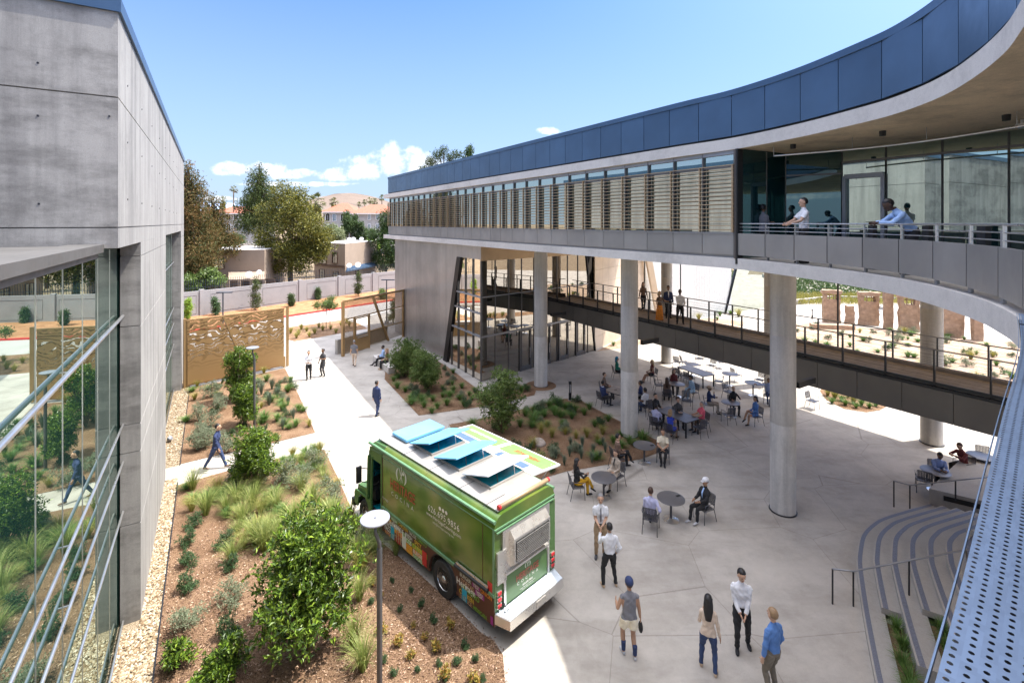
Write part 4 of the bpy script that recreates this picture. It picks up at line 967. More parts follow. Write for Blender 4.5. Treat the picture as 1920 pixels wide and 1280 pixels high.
# cab: roof cap, pillars, door opening, windscreen, nose
mb = MB()
rf = 5.95
caps = [(BF, 3.0), (rf-.15, 2.97), (rf, 2.88), (rf+.04, 2.75), (rf+.06, 2.55)]
vs = []
for x, z in caps: vs += [(x, -hw+.0, z-.28 if z > 2.8 else z-.15), (x, -hw+.12, z-.05), (x, -hw+.3, z-.015), (x, hw-.3, z-.015), (x, hw-.12, z-.05), (x, hw, z-.28 if z > 2.8 else z-.15)]
fs = [(i*6+k, i*6+k+1, (i+1)*6+k+1, (i+1)*6+k) for i in range(len(caps)-1) for k in range(5)]
mb.add(vs, fs)
for s in (-1, 1):
    y = s*(hw-.02)
    mb.add([(BF, y, 2.40), (rf+.06, y, 2.40), (rf+.03, y, 2.76), (BF, y, 2.76)], [(0, 1, 2, 3)])
    mb.beam((BF+.04, y, .55), (BF+.04, y, 2.75), .08, .06, up=(1, 0, 0)); mb.beam((rf+.14, y, 1.0), (rf+.05, y, 2.45), .10, .06, up=(1, 0, 0)); mb.beam((rf-.08, y, 1.0), (rf-.14, y, 2.45), .06, .05, up=(1, 0, 0))
    # lower cab side in front of the door
    q = [(rf-.12, .98), (rf+.18, 1.02), (rf+.95, 1.02), (rf+1.02, .9), (rf+1.02, .55), (rf+.80, .50), (rf+.76, .80), (rf+.60, .96), (rf+.30, .98), (rf+.10, .80), (rf+.04, .45), (rf-.12, .45)]
    T = .05; m_ = len(q); mb.add([(a, y-T/2, b) for a, b in q]+[(a, y+T/2, b) for a, b in q], [tuple(range(m_)), tuple(range(m_, 2*m_))[::-1]]+[(i, (i+1) % m_, m_+(i+1) % m_, m_+i) for i in range(m_)])
    # fender side above
    mb.add([(rf+.0, y, .98), (rf+.95, y*.93, .98), (rf+.95, y*.93, 1.12), (rf+.16, y, 1.30)], [(0, 1, 2, 3)])
mb.add([(rf+.16, -hw+.03, 1.30), (rf+.16, hw-.03, 1.30), (rf+.95, hw-.1, 1.14), (rf+.95, -hw+.1, 1.14)], [(0, 1, 2, 3)])
mb.add([(rf+1.02, -hw+.05, .55), (rf+1.02, hw-.05, .55), (rf+.95, hw-.1, 1.14), (rf+.95, -hw+.1, 1.14)], [(0, 1, 2, 3)])
cab = mb.build('cab', 'truck_plain_green', tk)
mb = MB(); mb.add([(rf+.16, -hw+.08, 1.32), (rf+.16, hw-.08, 1.32), (rf+.05, hw-.1, 2.5), (rf+.05, -hw+.1, 2.5)], [(0, 1, 2, 3)])
for s in (-1, 1): mb.add([(rf-.10, s*(hw-.03), 1.25), (rf+.12, s*(hw-.03), 1.25), (rf+.03, s*(hw-.03), 2.38), (rf-.15, s*(hw-.03), 2.38)], [(0, 1, 2, 3)])
mb.build('windscreen', 'house_glass', cab)
mb = MB(); mb.box((rf-.2, 0, .72), (1.5, TW-.1, .06)); mb.box((BF+.02, 0, 1.6), (.04, TW-.15, 2.2)); mb.m = 1; mb.box((BF+.35, .35, .98), (.5, .5, .5)); mb.box((BF+.14, .35, 1.5), (.12, .48, .8)); mb.box((BF+.5, .75, .76), (.55, .45, .05)); mb.m = 0; mb.box((rf-.05, 0, 1.2), (.3, TW-.2, .35))
mb.build('cab_interior', ['black', 'teal_glass'], cab)
mb = MB(); c_ = Vector((rf-.32, .40, 1.35)); mb.tube([c_+Vector((.06*math.sin(t*.52), .2*math.cos(t*.52), .2*math.sin(t*.52))) for t in range(13)], .015, 6); mb.build('steering_wheel', 'black', cab)
mb = MB(); mb.box((BF+.40, hw-.02, .62), (.75, .10, .10)); mb.box((BF+.40, hw-.06, .60), (.7, .2, .04)); mb.build('door_step', 'stainless', cab)
mb = MB(); mb.box((rf+1.12, 0, .52), (.16, TW+.04, .26)); mb.build('front_bumper', 'black', tk, bevel=.02)
for s in (-1, 1):
    mb = MB(); mb.lathe((rf+1.03, s*.78, .85), [(.10, 0), (.10, .02), (.08, .03)], 14, ax=Matrix(((0, 0, 1), (0, 1, 0), (-1, 0, 0)))); mb.build('headlight', 'lamp_disc', tk)
    mb = MB(); mb.beam((rf+.10, s*(hw+.02), 2.0), (rf+.28, s*(hw+.22), 2.05), .02, .02); mb.beam((rf+.10, s*(hw+.02), 1.55), (rf+.28, s*(hw+.22), 1.6), .02, .02); mb.box((rf+.28, s*(hw+.23), 1.82), (.07, .17, .52)); mb.build('wing_mirror', 'black', tk)
mb = MB(); mb.box((2.7, 0, .75), (5.4, TW-.5, .3)); mb.build('chassis', 'black', tk)
# skirts with wheel arches
def skirt(s):
    o = MB(); y = s*(hw+.004)
    top, bot = 1.10, .40; wx, wr = 2.02, .58
    pts = [(0.0, top), (0.0, bot)]
    pts += [(wx-wr, bot)]+[(wx-wr*math.cos(t), .50+wr*math.sin(t)) if .5+wr*math.sin(t) > bot else (wx-wr*math.cos(t), bot) for t in [k*math.pi/10 for k in range(0, 11)]]+[(wx+wr, bot)]
    pts += [(BF, bot), (BF, top)]
    pl = tessellate_polygon([[Vector((a, b, 0)) for a, b in pts]]); m_ = len(pts)
    vs = [(a, y, b) for a, b in pts]+[(a, y-s*.04, b) for a, b in pts]
    o.add(vs, [tuple(t) for t in pl]+[tuple(i+m_ for i in t) for t in pl]+[(i, (i+1) % m_, m_+(i+1) % m_, m_+i) for i in range(m_)])
    return o.build('lower_skirt', 'ink_brown', tk)
sk = {s: skirt(s) for s in (1, -1)}
# lettering
def text(s, size, mat, parent, M4, name='lettering', sx=1.0, bold=0.0, align='CENTER', sp=1.0):
    cu = bpy.data.curves.new(name, 'FONT'); cu.body = s; cu.size = size; cu.extrude = .0; cu.offset = bold; cu.align_x = align; cu.align_y = 'CENTER'; cu.space_character = sp; cu.resolution_u = 3
    o = bpy.data.objects.new(name, cu); col.objects.link(o); dg = bpy.context.evaluated_depsgraph_get(); me = bpy.data.meshes.new_from_object(o.evaluated_get(dg))
    bpy.data.objects.remove(o); bpy.data.curves.remove(cu)
    me.materials.clear(); me.materials.append(M[mat]); me.transform(Matrix.Diagonal((sx, 1, 1, 1))); me.transform(M4)
    q = bpy.data.objects.new(name, me); col.objects.link(q); q.parent = parent; return q
def side_left(x, z, off=.012, rot=0):   # text on the truck's left flank, read from outside: runs towards the rear
    return Matrix.Translation((x, hw+off, z)) @ Matrix(((-1, 0, 0, 0), (0, 0, 1, 0), (0, 1, 0, 0), (0, 0, 0, 1))) @ Matrix.Rotation(rot, 4, 'Z')
def rear(y, z, off=.012): return Matrix.Translation((-off, y, z)) @ Matrix(((0, 0, -1, 0), (-1, 0, 0, 0), (0, 1, 0, 0), (0, 0, 0, 1)))
def emblem(T, r, parent, name='emblem'):
    mb = MB()
    def arc(cx, cy, rr, a0, a1, w0, w1, k=10):
        vs = []
        for i in range(k+1):
            a = a0+(a1-a0)*i/k; w = w0+(w1-w0)*math.sin(math.pi*i/k); vs += [(cx+(rr-w/2)*math.cos(a), cy+(rr-w/2)*math.sin(a), 0), (cx+(rr+w/2)*math.cos(a), cy+(rr+w/2)*math.sin(a), 0)]
        mb.add(vs, [(2*i, 2*i+1, 2*i+3, 2*i+2) for i in range(k)])
    arc(0, 0, r, R(125), R(235), .01*r, .30*r); arc(0, 0, r, R(-55), R(55), .01*r, .30*r)
    for a, l in ((-.5, 1.0), (0.05, 1.15), (.55, .95)):
        d = Vector((math.sin(a), math.cos(a), 0)); q = Vector((d.y, -d.x, 0)); p0, p1 = -d*r*.75, d*r*l
        mb.add([p0-q*.03*r, p0+q*.03*r, p1+q*.07*r, p1-q*.07*r], [(0, 1, 2, 3)])
    arc(.42*r, .45*r, .12*r, 0, 2*math.pi, .2*r, .2*r)
    mb.v = [tuple(T @ Vector(v)) for v in mb.v]; return mb.build(name, 'ink_pale', parent)
emblem(side_left(4.05, 2.48), .25, tk)
text('HERITAGE', .40, 'logo_red', tk, side_left(4.0, 2.06), 'lettering', .74, .006)
text('C  O  C  I  N  A', .17, 'ink_pale', tk, side_left(4.0, 1.78), 'lettering', 1.05, .001)
for k in range(3):
    mb = MB(); mb.lathe((0, 0, 0), [(.052, 0), (.052, .001)], 14); T = side_left(2.0-.14*(k-1)*1, 2.33); mb.v = [tuple(T @ Vector(v)) for v in mb.v]; mb.build('round_icon', 'ink_white', tk)
text('626.695.9856', .24, 'ink_white', tk, side_left(2.0, 2.14), 'lettering', .95, .0, sp=1.12)
text('www.HeritageCatering.com', .135, 'ink_white', tk, side_left(2.0, 1.965), 'lettering', 1.0, .0)
text('info@heritagecatering.com', .085, 'ink_pale', tk, side_left(2.0, 1.83), 'lettering', 1.0)
text('Heritage', .10, 'ink_pale', tk, side_left(4.95, 1.45), 'lettering')
mb = MB(); mb.box((.42, hw+.003, 1.9), (.012, .012, 1.5)); mb.box((BF-.02, hw+.003, 1.9), (.02, .012, 1.55)); mb.build('panel_seam', 'ink_brown', tk)
# word collage
def block(x0, x1, z0, z1, m, parent=None, off=.006):
    mb = MB(); y = hw+off+.004; mb.add([(x0, y, z0), (x1, y, z0), (x1, y, z1), (x0, y, z1)], [(0, 3, 2, 1)]); mb.build('colour_block', m, sk[1])
def word(s, x, z, size, m, rot=0, sx=.8): text(s, size, m, sk[1], side_left(x, z, .015, rot), 'collage_word', sx, size*.018)
rw = random.Random(12)
words_ = ['AVOCADO', 'BURGER', 'LETTUCE', 'ONION', 'TOMATO', 'CHIPOTLE', 'MEXICAN', 'TACOS', 'CHICKEN', 'SALSA', 'BACON', 'TORTAS', 'FRESH', 'CATERING', 'CILANTRO', 'SPICY', 'YES!', 'CORN', 'CHILI']
inks = ['ink_white', 'ink_orange', 'ink_green', 'ink_yellow', 'ink_red', 'ink_pale', 'ink_tan']
def arched(x, z): return abs(x-2.02) < .66 and z < 1.16
rows_ = [(1.02, .115), (.88, .13), (.73, .14), (.585, .13), (.46, .11)]
for zi, (z, hh) in enumerate(rows_):
    x = 5.02-rw.random()*.12
    while x > .12:
        s_ = rw.choice(words_); w_ = len(s_)*hh*.66
        if arched(x-w_*.5, z) or arched(x, z) or arched(x-w_, z): x -= .12; continue
        if x-w_ < .06: break
        k_ = rw.random()
        if k_ < .30: block(x-w_, x, z-hh*.48, z+hh*.52, rw.choice(['ink_orange', 'ink_red', 'ink_green', 'ink_purple'])); ink = rw.choice(['ink_white', 'ink_pale', 'ink_yellow'])
        else: ink = rw.choice(inks)
        word(s_, x-w_/2, z, hh*1.25, ink, 0, .82)
        x -= w_+.035
for (a, b, c, d, m) in ((4.42, 4.62, .42, .78, 'ink_cyan'), (4.46, 4.58, .42, .58, 'ink_pale'), (3.78, 4.0, .44, .90, 'ink_pale'), (3.84, 3.92, .78, .90, 'ink_green'), (2.74, 2.96, .44, .84, 'ink_red'), (1.0, 1.2, .42, .72, 'ink_cyan'), (1.04, 1.16, .42, .56, 'ink_pale'), (.03, .12, .42, .62, 'ink_purple')): block(a, b, c, d, m, off=.014)
for k in range(5): block(4.06+k*.055, 4.09+k*.055, .44, .78, 'ink_red' if k % 2 else 'ink_tan', off=.014)
word('Heritage', 4.45, .86, .24, 'ink_white', 0, .9); word('Heritage', 1.05, .80, .24, 'ink_white', 0, .9)
# side awning rail over the rear skirt
mb = MB(); mb.tube([(.18, hw+.05, 1.18), (1.45, hw+.05, 1.18)], .045, 8); mb.m = 1; mb.box((.8, hw+.04, 1.26), (1.2, .03, .05)); mb.build('side_rail', ['black', 'stainless'], tk)
mb = MB(); mb.box((.12, hw+.008, 1.28), (.22, .01, .22)); mb.build('corner_graphic', 'ink_red', tk)
# wheels
def wheel(x, s, r, w, dual=False):
    T = Matrix(((1, 0, 0), (0, 0, 1 if s > 0 else -1), (0, 1 if s < 0 else -1, 0)))
    T = Matrix(((1, 0, 0), (0, 0, s), (0, 1, 0)))
    c = Vector((x, s*(hw-.30), r)); mb = MB(); mb.lathe(c, [(r*.55, 0), (r*.93, 0), (r, .03), (r, w-.03), (r*.95, w), (r*.62, w), (r*.60, w-.02)], 32, ax=T); ty = smooth_angle(mb.build('wheel', 'rubber', tk))
    mb = MB(); mb.lathe(c, [(r*.60, w-.02), (r*.585, w-.01), (r*.54, w-.05), (r*.40, w-.11), (r*.30, w-.09), (r*.20, w-.02), (r*.15, w+.0), (.01, w+.0)], 28, ax=T); smooth_angle(mb.build('rim', 'stainless', ty))
    mb = MB()
    for k in range(8):
        a = k*math.pi/4; mb.lathe(c+T @ Vector((r*.33*math.cos(a), r*.33*math.sin(a), w-.095)), [(.018, 0), (.018, .025)], 6, ax=T)
    mb.build('wheel_nuts', 'dark_metal', ty)
for s in (1, -1): wheel(2.02, s, .47, .30); wheel(rf+.33, s, .42, .27)
mb = MB()
for s in (1, -1):
    for k in range(13):
        a = math.pi*k/12
    mb.tube([(2.02-.60*math.cos(math.pi*k/12), s*(hw+.008), .50+.60*math.sin(math.pi*k/12)) for k in range(13)], .018, 6)
mb.build('wheel_arch', 'black', tk)
# roof: aluminium deck, hatches
mb = MB(); mb.box((BF/2+.35, 0, 3.012), (BF+.5, TW-.40, .03)); mb.build('roof_deck', 'roof_alu', tk)
mb = MB()
for x in (.5, 1.55, 2.9, 4.2): mb.box((x, .65, 3.030), (.012, .75, .006))
mb.build('roof_seams', 'dark_metal', tk)
for i, x0 in enumerate((.95, 2.25, 3.55)):
    x1 = x0+.95; yl, yr = .35, -.85
    mb = MB(); mb.box(((x0+x1)/2, (yl+yr)/2, 3.05), (x1-x0+.08, yl-yr+.08, .06)); h = mb.build('roof_hatch', 'roof_alu', tk)
    mb = MB(); mb.box(((x0+x1)/2, (yl+yr)/2, 3.084), (x1-x0, yl-yr, .012)); mb.build('hatch_opening', 'teal_glass', h)
    mb = MB(); T = Matrix.Rotation(R(27), 3, 'Y'); hx = x1+.02
    cvr = Vector((hx, (yl+yr)/2, 3.12)); dx = T @ Vector((-1.05, 0, 0)); 
    mb.beam(cvr, cvr+Vector((-1.10*math.cos(R(17)), 0, 1.10*math.sin(R(17)))), yl-yr+.36, .045, up=(0, 0, 1))
    mb.build('hatch_cover', 'hatch_white' if i == 0 else 'hatch_blue', h, bevel=.012)
    for y in (yl-.25, yr+.3):
        mb = MB(); mb.tube([(x0-.0, y, 3.09), (x0+.05, y, 3.41)], .009, 6); mb.build('strut', 'stainless' if y < 0 else 'black', h)
mb = MB(); mb.box((5.15, -.25, 3.10), (.85, 1.5, .10)); mb.build('closed_hatch', 'hatch_blue', tk, bevel=.02)
mb = MB(); mb.tube([(.12, .80, 3.08), (.12, -.95, 3.08)], .055, 10); mb.build('rear_awning_roll', 'bronze_fin', tk, smooth=True)
mb = MB(); mb.tube([(.12, .86, 3.08), (.12, .80, 3.08)], .06, 10); mb.tube([(.12, -1.0, 3.08), (.12, -.95, 3.08)], .06, 10); mb.build('marker_lights', 'truck_light', tk)
# raised serving side awning panels
for k, (x0, x1) in enumerate(((.75, 2.75), (2.80, 4.80))):
    T = Matrix.Translation(((x0+x1)/2, -hw+.05, 2.92)) @ Matrix.Rotation(R(6), 4, 'X')
    mb = MB(); mb.box((0, -.62, 0), (x1-x0, 1.25, .045)); mb.v = [tuple(T @ Vector(v)) for v in mb.v]; aw = mb.build('awning_panel', 'white_paint', tk)
    mb = MB(); mb.add([(-(x1-x0)/2+.06, -.50, .025), (-(x1-x0)/2+.06, -1.19, .025), ((x1-x0)/2-.06, -1.19, .025), ((x1-x0)/2-.06, -.50, .025)], [(0, 1, 2, 3)]); mb.v = [tuple(T @ Vector(v)) for v in mb.v]; mb.build('green_face', 'light_green', aw)
    mb = MB(); mb.add([(-.55, -.08, .026), (-.55, -.42, .026), (.70, -.42, .026), (.70, -.08, .026)], [(0, 1, 2, 3)]); mb.v = [tuple(T @ Vector(v)) for v in mb.v]; mb.build('blue_window', 'awning_blue', aw)
    text('HERITAGE' if k == 0 else 'HERITAGE COCINA', .24 if k == 0 else .16, 'logo_red' if k == 0 else 'white_paint', aw, T @ Matrix.Translation((0, -.85, .030)) @ Matrix.Rotation(R(180), 4, 'Z') if k else T @ Matrix.Translation((0, -.85, .030)), 'lettering', .9, .004)
    for x in (x0+.15, x1-.15): mb = MB(); mb.beam((x, -hw+.02, 2.2), (x, -hw-.95, 2.85), .02, .02); mb.build('awning_arm', 'stainless', aw)
mb = MB(); mb.box((2.8, -hw-.003, 2.05), (3.9, .012, 1.1)); mb.build('serving_window', 'black', tk)
mb = MB(); mb.box((2.8, -hw-.16, 1.45), (3.9, .35, .03)); mb.build('counter_shelf', 'stainless', tk)
# rear face
mb = MB(); mb.box((-.02, 0, 1.95), (.04, 1.72, 1.25)); mb.m = 0
mb.box((-.03, .90, 1.75), (.06, .30, .75)); rp = mb.build('rear_cladding', 'stainless', tk)
mb = MB()
y0, y1 = -.70, .62
mb.add([(0, y0, 2.55), (0, y1, 2.55), (-.20, y1, 2.34), (-.20, y0, 2.34), (-.20, y0, 1.74), (-.20, y1, 1.74), (-.02, y1, 1.60), (-.02, y0, 1.60)], [(0, 1, 2, 3), (3, 2, 5, 4), (4, 5, 6, 7), (1, 6, 5, 2), (0, 3, 4, 7)])
hood = mb.build('vent_hood', 'stainless', tk)
mb = MB(); mb.box((-.205, (y0+y1)/2, 2.03), (.012, y1-y0-.10, .50)); mb.build('vent_opening', 'black', hood)
mb = MB()
for k in range(11): mb.box((-.218, (y0+y1)/2, 1.82+k*.042), (.02, y1-y0-.12, .012))
mb.build('vent_louvres', 'stainless', hood)
mb = MB(); mb.beam((-.04, .80, 1.52), (-.04, -.80, 1.52), .10, .05); mb.beam((-.04, .80, 1.44), (-.04, .80, .78), .04, .07, up=(0, 1, 0)); mb.beam((-.04, -.80, 1.44), (-.04, -.80, .78), .04, .07, up=(0, 1, 0)); fr = mb.build('rear_door_frame', 'stainless', tk)
mb = MB(); mb.box((-.03, 0, 1.12), (.03, 1.5, .68)); rdoor = mb.build('rear_door', 'truck_plain_green', tk)
mb = MB(); mb.box((.02, 0, .93), (.05, TW-.02, .55)); mb.box((-.003, .98, 1.3), (.03, .26, .9)); mb.box((-.003, -.98, 1.7), (.03, .26, 1.7)); mb.build('rear_panel', 'truck_plain_green', tk)
emblem(rear(0, 1.38, .055), .09, rdoor); text('HERITAGE', .22, 'logo_red', rdoor, rear(0, 1.20, .052), 'lettering', .82, .005); text('C  O  C  I  N  A', .10, 'ink_pale', rdoor, rear(0, 1.06, .052), 'lettering', 1.15, .001)
text('626.695.9856', .075, 'ink_white', rdoor, rear(0, .95, .052), 'lettering', .9, .002); text('www.HeritageCatering.com', .05, 'ink_white', rdoor, rear(0, .885, .052), 'lettering'); text('info@heritagecatering.com', .04, 'ink_pale', rdoor, rear(0, .84, .052), 'lettering')
for s in (1, -1):
    for k in range(3):
        mb = MB(); mb.box((-.03, s*.98, 1.16-.15*k), (.05, .14, .10)); tl = mb.build('tail_light', 'stainless', tk); mb = MB(); mb.box((-.06, s*.98, 1.16-.15*k), (.02, .11, .07)); mb.build('red_lens', 'truck_light', tl)
mb = MB(); q = [(-.0, -hw), (-.42, -hw+.12), (-.42, hw-.12), (0, hw)]; mb.prism(q, .46, .70); bb = mb.build('rear_bumper', 'stainless', tk, bevel=.012)
mb = MB(); mb.prism([(0, -hw+.02), (-.40, -hw+.14), (-.40, hw-.14), (0, hw-.02)], .702, .712); mb.build('step_plate', 'hatch_white', bb)
mb = MB(); mb.box((-.426, -.1, .58), (.012, .34, .15)); mb.build('number_plate', 'roof_alu', bb)
mb = MB()
for k in range(2): mb.tube([(-.05, .85+.1*k, .80), (-.16, .86+.1*k, .84), (-.20, .80+.12*k, .76), (-.12, .78+.1*k, .72), (-.22, .9+.05*k, .73)], .008, 6)
mb.box((-.04, .84, .82), (.06, .07, .05)); mb.box((-.04, .96, .82), (.06, .07, .05)); mb.build('hookup_cables', 'black', tk)
# ================================================================ CHAIRS AND TABLES
def chair_mesh():
    fr = MB(); r = .011
    for s in (-1, 1):
        fr.tube([(s*.25, .24, 0), (s*.245, .22, .44), (s*.265, .20, .64), (s*.265, -.10, .66), (s*.24, -.20, .65)], r, 6)
        fr.tube([(s*.235, -.30, 0), (s*.22, -.20, .44), (s*.215, -.27, .82)], r, 6)
    fr.tube([(-.215, -.27, .82), (-.19, -.285, .865), (.19, -.285, .865), (.215, -.27, .82)], r, 6)
    fr.tube([(-.245, .22, .43), (.245, .22, .43)], r, 6); fr.tube([(-.22, -.20, .43), (.22, -.20, .43)], r, 6); fr.tube([(-.23, -.2, .43), (-.245, .22, .43)], r, 6); fr.tube([(.23, -.2, .43), (.245, .22, .43)], r, 6)
    st_ = MB()
    for k in range(9): x = -.20+k*.05; st_.beam((x, -.20, .442), (x*1.05, .22, .442), .034, .005)
    for k in range(8): y = -.17+k*.052; st_.beam((-.215, y, .446), (.225, y, .446), .030, .004)
    bk = MB()
    for k in range(9): x = -.18+k*.045; bk.beam((x, -.218, .53), (x, -.28, .85), .024, .004, up=(0, 1, 0))
    for k in range(8): t = k/7; bk.beam((-.20, -.222-.056*t, .54+.29*t), (.20, -.222-.056*t, .54+.29*t), .022, .004, up=(0, 1, .2))
    return fr.mesh('frame', 'furniture_grey', True), st_.mesh('seat', 'furniture_grey'), bk.mesh('backrest', 'furniture_grey')
CM = chair_mesh()
def chair(p, face, label, group='metal armchairs on the plaza', pale=False):
    t = thing('metal_armchair', label, 'chair', p, R(face), group)
    for nm, me in zip(('frame', 'seat', 'backrest'), CM):
        o = bpy.data.objects.new(nm, me); col.objects.link(o); o.parent = t
    return t
def rmesh():
    a = MB(); a.lathe((0, 0, 0), [(.43, .715), (.455, .72), (.455, .735), (.44, .742), (.01, .742)], 36)
    b = MB(); b.tube([(0, 0, .03), (0, 0, .72)], .04, 12); c = MB(); c.lathe((0, 0, 0), [(.26, 0), (.26, .015), (.20, .035), (.06, .06), (.045, .07)], 28)
    ms = [a.mesh('tabletop', 'table_grey'), b.mesh('pedestal', 'furniture_grey', True), c.mesh('foot_plate', 'stainless')]
    return ms
RM = rmesh()
def round_table(p, label):
    t = thing('round_table', label, 'table', (p.x, p.y, 0), 0, 'round metal tables on the plaza')
    for nm, me in zip(('tabletop', 'pedestal', 'foot_plate'), RM):
        o = bpy.data.objects.new(nm, me); col.objects.link(o); o.parent = t; smooth_angle(o) if nm != 'pedestal' and not me.get('s') else None; me['s'] = 1
    return t
def long_table(p, ang, label, L=1.85, Wd=.95, pale=False):
    t = thing('long_table', label, 'table', (p.x, p.y, 0), ang, 'rectangular metal tables on the plaza')
    mb = MB(); mb.box((0, 0, .725), (L, Wd, .035)); mb.build('tabletop', 'table_grey' if not pale else 'lamp_disc', t, bevel=.006)
    mb = MB(); mb.box((0, 0, .695), (L-.06, Wd-.06, .03)); mb.build('apron', 'dark_metal', t)
    for x in (-1, 1):
        for y in (-1, 1): mb = MB(); mb.box((x*(L/2-.05), y*(Wd/2-.05), .35), (.06, .06, .70)); mb.build('leg', 'dark_metal', t)
    return t
TZ = .74
T1, T2, T3, T4, T5, TD, TE = [G(*q, TZ) for q in ((1132, 894), (1208, 834), (1258, 933), (1754, 882), (1840, 854), (1269, 719), (1370, 754))]
round_table(T1, 'round table in front of the woman in mustard trousers'); round_table(T2, 'round table between two seated people at the corner of the mulch bed')
round_table(T3, 'nearest round table with a phone on it, beside the man in a white cap'); round_table(T4, 'round table under the arms of the man in a striped blue shirt'); round_table(T5, 'round table behind the man in a dark top, at the right edge')
round_table(TD, 'round table between the long haired women and the person in pale blue'); round_table(TE, 'round table in front of the woman in black')
for q, l in (((1368, 700), 'sunlit round table next to the long empty table, half hidden by the walkway'), ((1412, 717), 'sunlit round table in front of the man with an outstretched arm'), ((1297, 682), 'sunlit round table furthest back under the walkway')): round_table(G(*q, TZ), l)
LA = math.atan2(AX.y, AX.x)
TA, TB, TCc = G(1167, 735, TZ), G(1269.5, 776, TZ), G(1304, 694, TZ)
long_table(TA, LA+.2, 'rectangular table half hidden behind the round column'); long_table(TB, LA-.02, 'rectangular table in the middle of the seated group'); long_table(TCc, LA-.15, 'long empty rectangular table at the edge of the sunlight', 2.2, .95)
for (u, v, f, l) in [(1235, 735, -95, 'empty armchair turned side on, left of the woman with dark hair'), (1277, 716, -70, 'empty armchair at the near side of the long empty table, left'), (1292, 722, -60, 'empty armchair at the long empty table, beside the person in pale blue'), (1313, 683, 140, 'empty armchair behind the long empty table'),
    (1334, 697, 130, 'empty armchair at the right end of the long empty table'), (1348, 728, 60, 'empty armchair turned away in the edge of the sunlight'), (1366, 793, 10, 'empty armchair with its back to the camera at the table of the woman in black'), (1312, 818, 25, 'empty armchair beside the man in pink'),
    (1288, 765, 170, 'empty armchair behind the woman with curly hair'), (1366, 748, -160, 'empty armchair left of the woman in black'), (1523, 766, -150, 'armchair standing alone in the sunlight beside the small planting bed'),
    (1733, 921, -38, 'empty armchair with its back to the camera at the table beside the steps'), (1846, 880, 150, 'empty armchair behind the round table at the right edge'), (1380, 715, -80, 'sunlit armchair left of the sunlit round table'), (1352, 690, 90, 'sunlit armchair at the far table under the walkway'),
    (1283, 690, -90, 'sunlit armchair at the furthest round table'), (1313, 672, 100, 'sunlit armchair right of the furthest round table'), (1425, 725, 130, 'sunlit armchair under the walkway beside the second column'), (1270, 690, -40, 'armchair behind the left end of the long empty table')]:
    chair(G(u, v), f, l)
# small things lying on tables
def phone(p, label, rz=.4):
    mb = MB(); mb.box((0, 0, .006), (.16, .08, .01)); o = mb.build('phone', 'black', loc=p, bevel=.003); o.rotation_euler = (0, 0, rz); tag(o, label, 'phone')
phone(T3+Vector((.28, .12, .004)), 'black phone lying on the nearest round table'); phone(T2+Vector((.32, -.03, .004)), 'black phone lying on the round table at the corner of the bed'); phone(TA+Vector((-.3, .35, .004)), 'black case lying on the table half hidden by the column')

# ================================================================ PEOPLE
SKIN = {'light': (.56, .34, .23), 'tan': (.42, .24, .15), 'brown': (.20, .105, .06), 'dark': (.085, .045, .03)}
for k, c in SKIN.items(): simple('skin_'+k, c, .5, var=.06, scale=9)
CL = {'white': (.76, .76, .78), 'black': (.018, .018, .02), 'khaki': (.36, .25, .15), 'navy': (.025, .04, .11), 'lilac': (.52, .52, .72), 'cream': (.68, .54, .42), 'jeans': (.035, .06, .14), 'grey': (.20, .20, .22), 'charcoal': (.06, .06, .065),
      'blue': (.10, .22, .50), 'skyblue': (.36, .52, .80), 'mustard': (.62, .34, .02), 'beige': (.42, .35, .28), 'peach': (.72, .45, .34), 'green': (.02, .20, .13), 'pink': (.75, .13, .18), 'paleblue': (.42, .58, .70), 'brownc': (.16, .10, .07), 'royal': (.03, .06, .42),
      'orange': (.75, .26, .03), 'tan': (.50, .36, .24), 'olive': (.19, .16, .12), 'ivory': (.80, .72, .55), 'darkred': (.14, .03, .03), 'teal': (.02, .20, .30), 'hairblack': (.012, .010, .010), 'hairbrown': (.06, .03, .018), 'hairgrey': (.22, .21, .21), 'hairsand': (.30, .19, .10), 'hairblond': (.52, .38, .20), 'stripe': (.30, .38, .62), 'lightgrey': (.50, .50, .52)}
for k, c in CL.items(): simple('cloth_'+k, c, .85 if 'hair' not in k else .5, var=.14, scale=7)
def rot_to(d, up=Vector((0, 0, 1))):
    z = d.normalized(); x = up.cross(z)
    if x.length < 1e-3: x = Vector((1, 0, 0))
    x.normalize(); y = z.cross(x); return Matrix((x, y, z)).transposed()
def ik(a, b, l1, l2, hint):
    d = b-a; L = min(d.length, (l1+l2)*.999); d = d.normalized() if d.length > 1e-6 else Vector((0, 0, -1)); b = a+d*L
    x = (l1*l1-l2*l2+L*L)/(2*L); h = math.sqrt(max(0, l1*l1-x*x)); q = hint-d*hint.dot(d)
    if q.length < 1e-4: q = Vector((0, 1, 0))
    return a+d*x+q.normalized()*h, b
def loft(mb, rings, n=14):
    """rings: (centre, right vector, front vector, rx, ry)"""
    vs = [c+r_*(rx*math.cos(2*math.pi*k/n))+f_*(ry*math.sin(2*math.pi*k/n)) for c, r_, f_, rx, ry in rings for k in range(n)]
    m_ = len(rings); fs = [(i*n+k, i*n+(k+1) % n, (i+1)*n+(k+1) % n, (i+1)*n+k) for i in range(m_-1) for k in range(n)]
    fs += [tuple(range(n))[::-1], tuple(range((m_-1)*n, m_*n))]; mb.add(vs, fs)
PCOUNT = 0
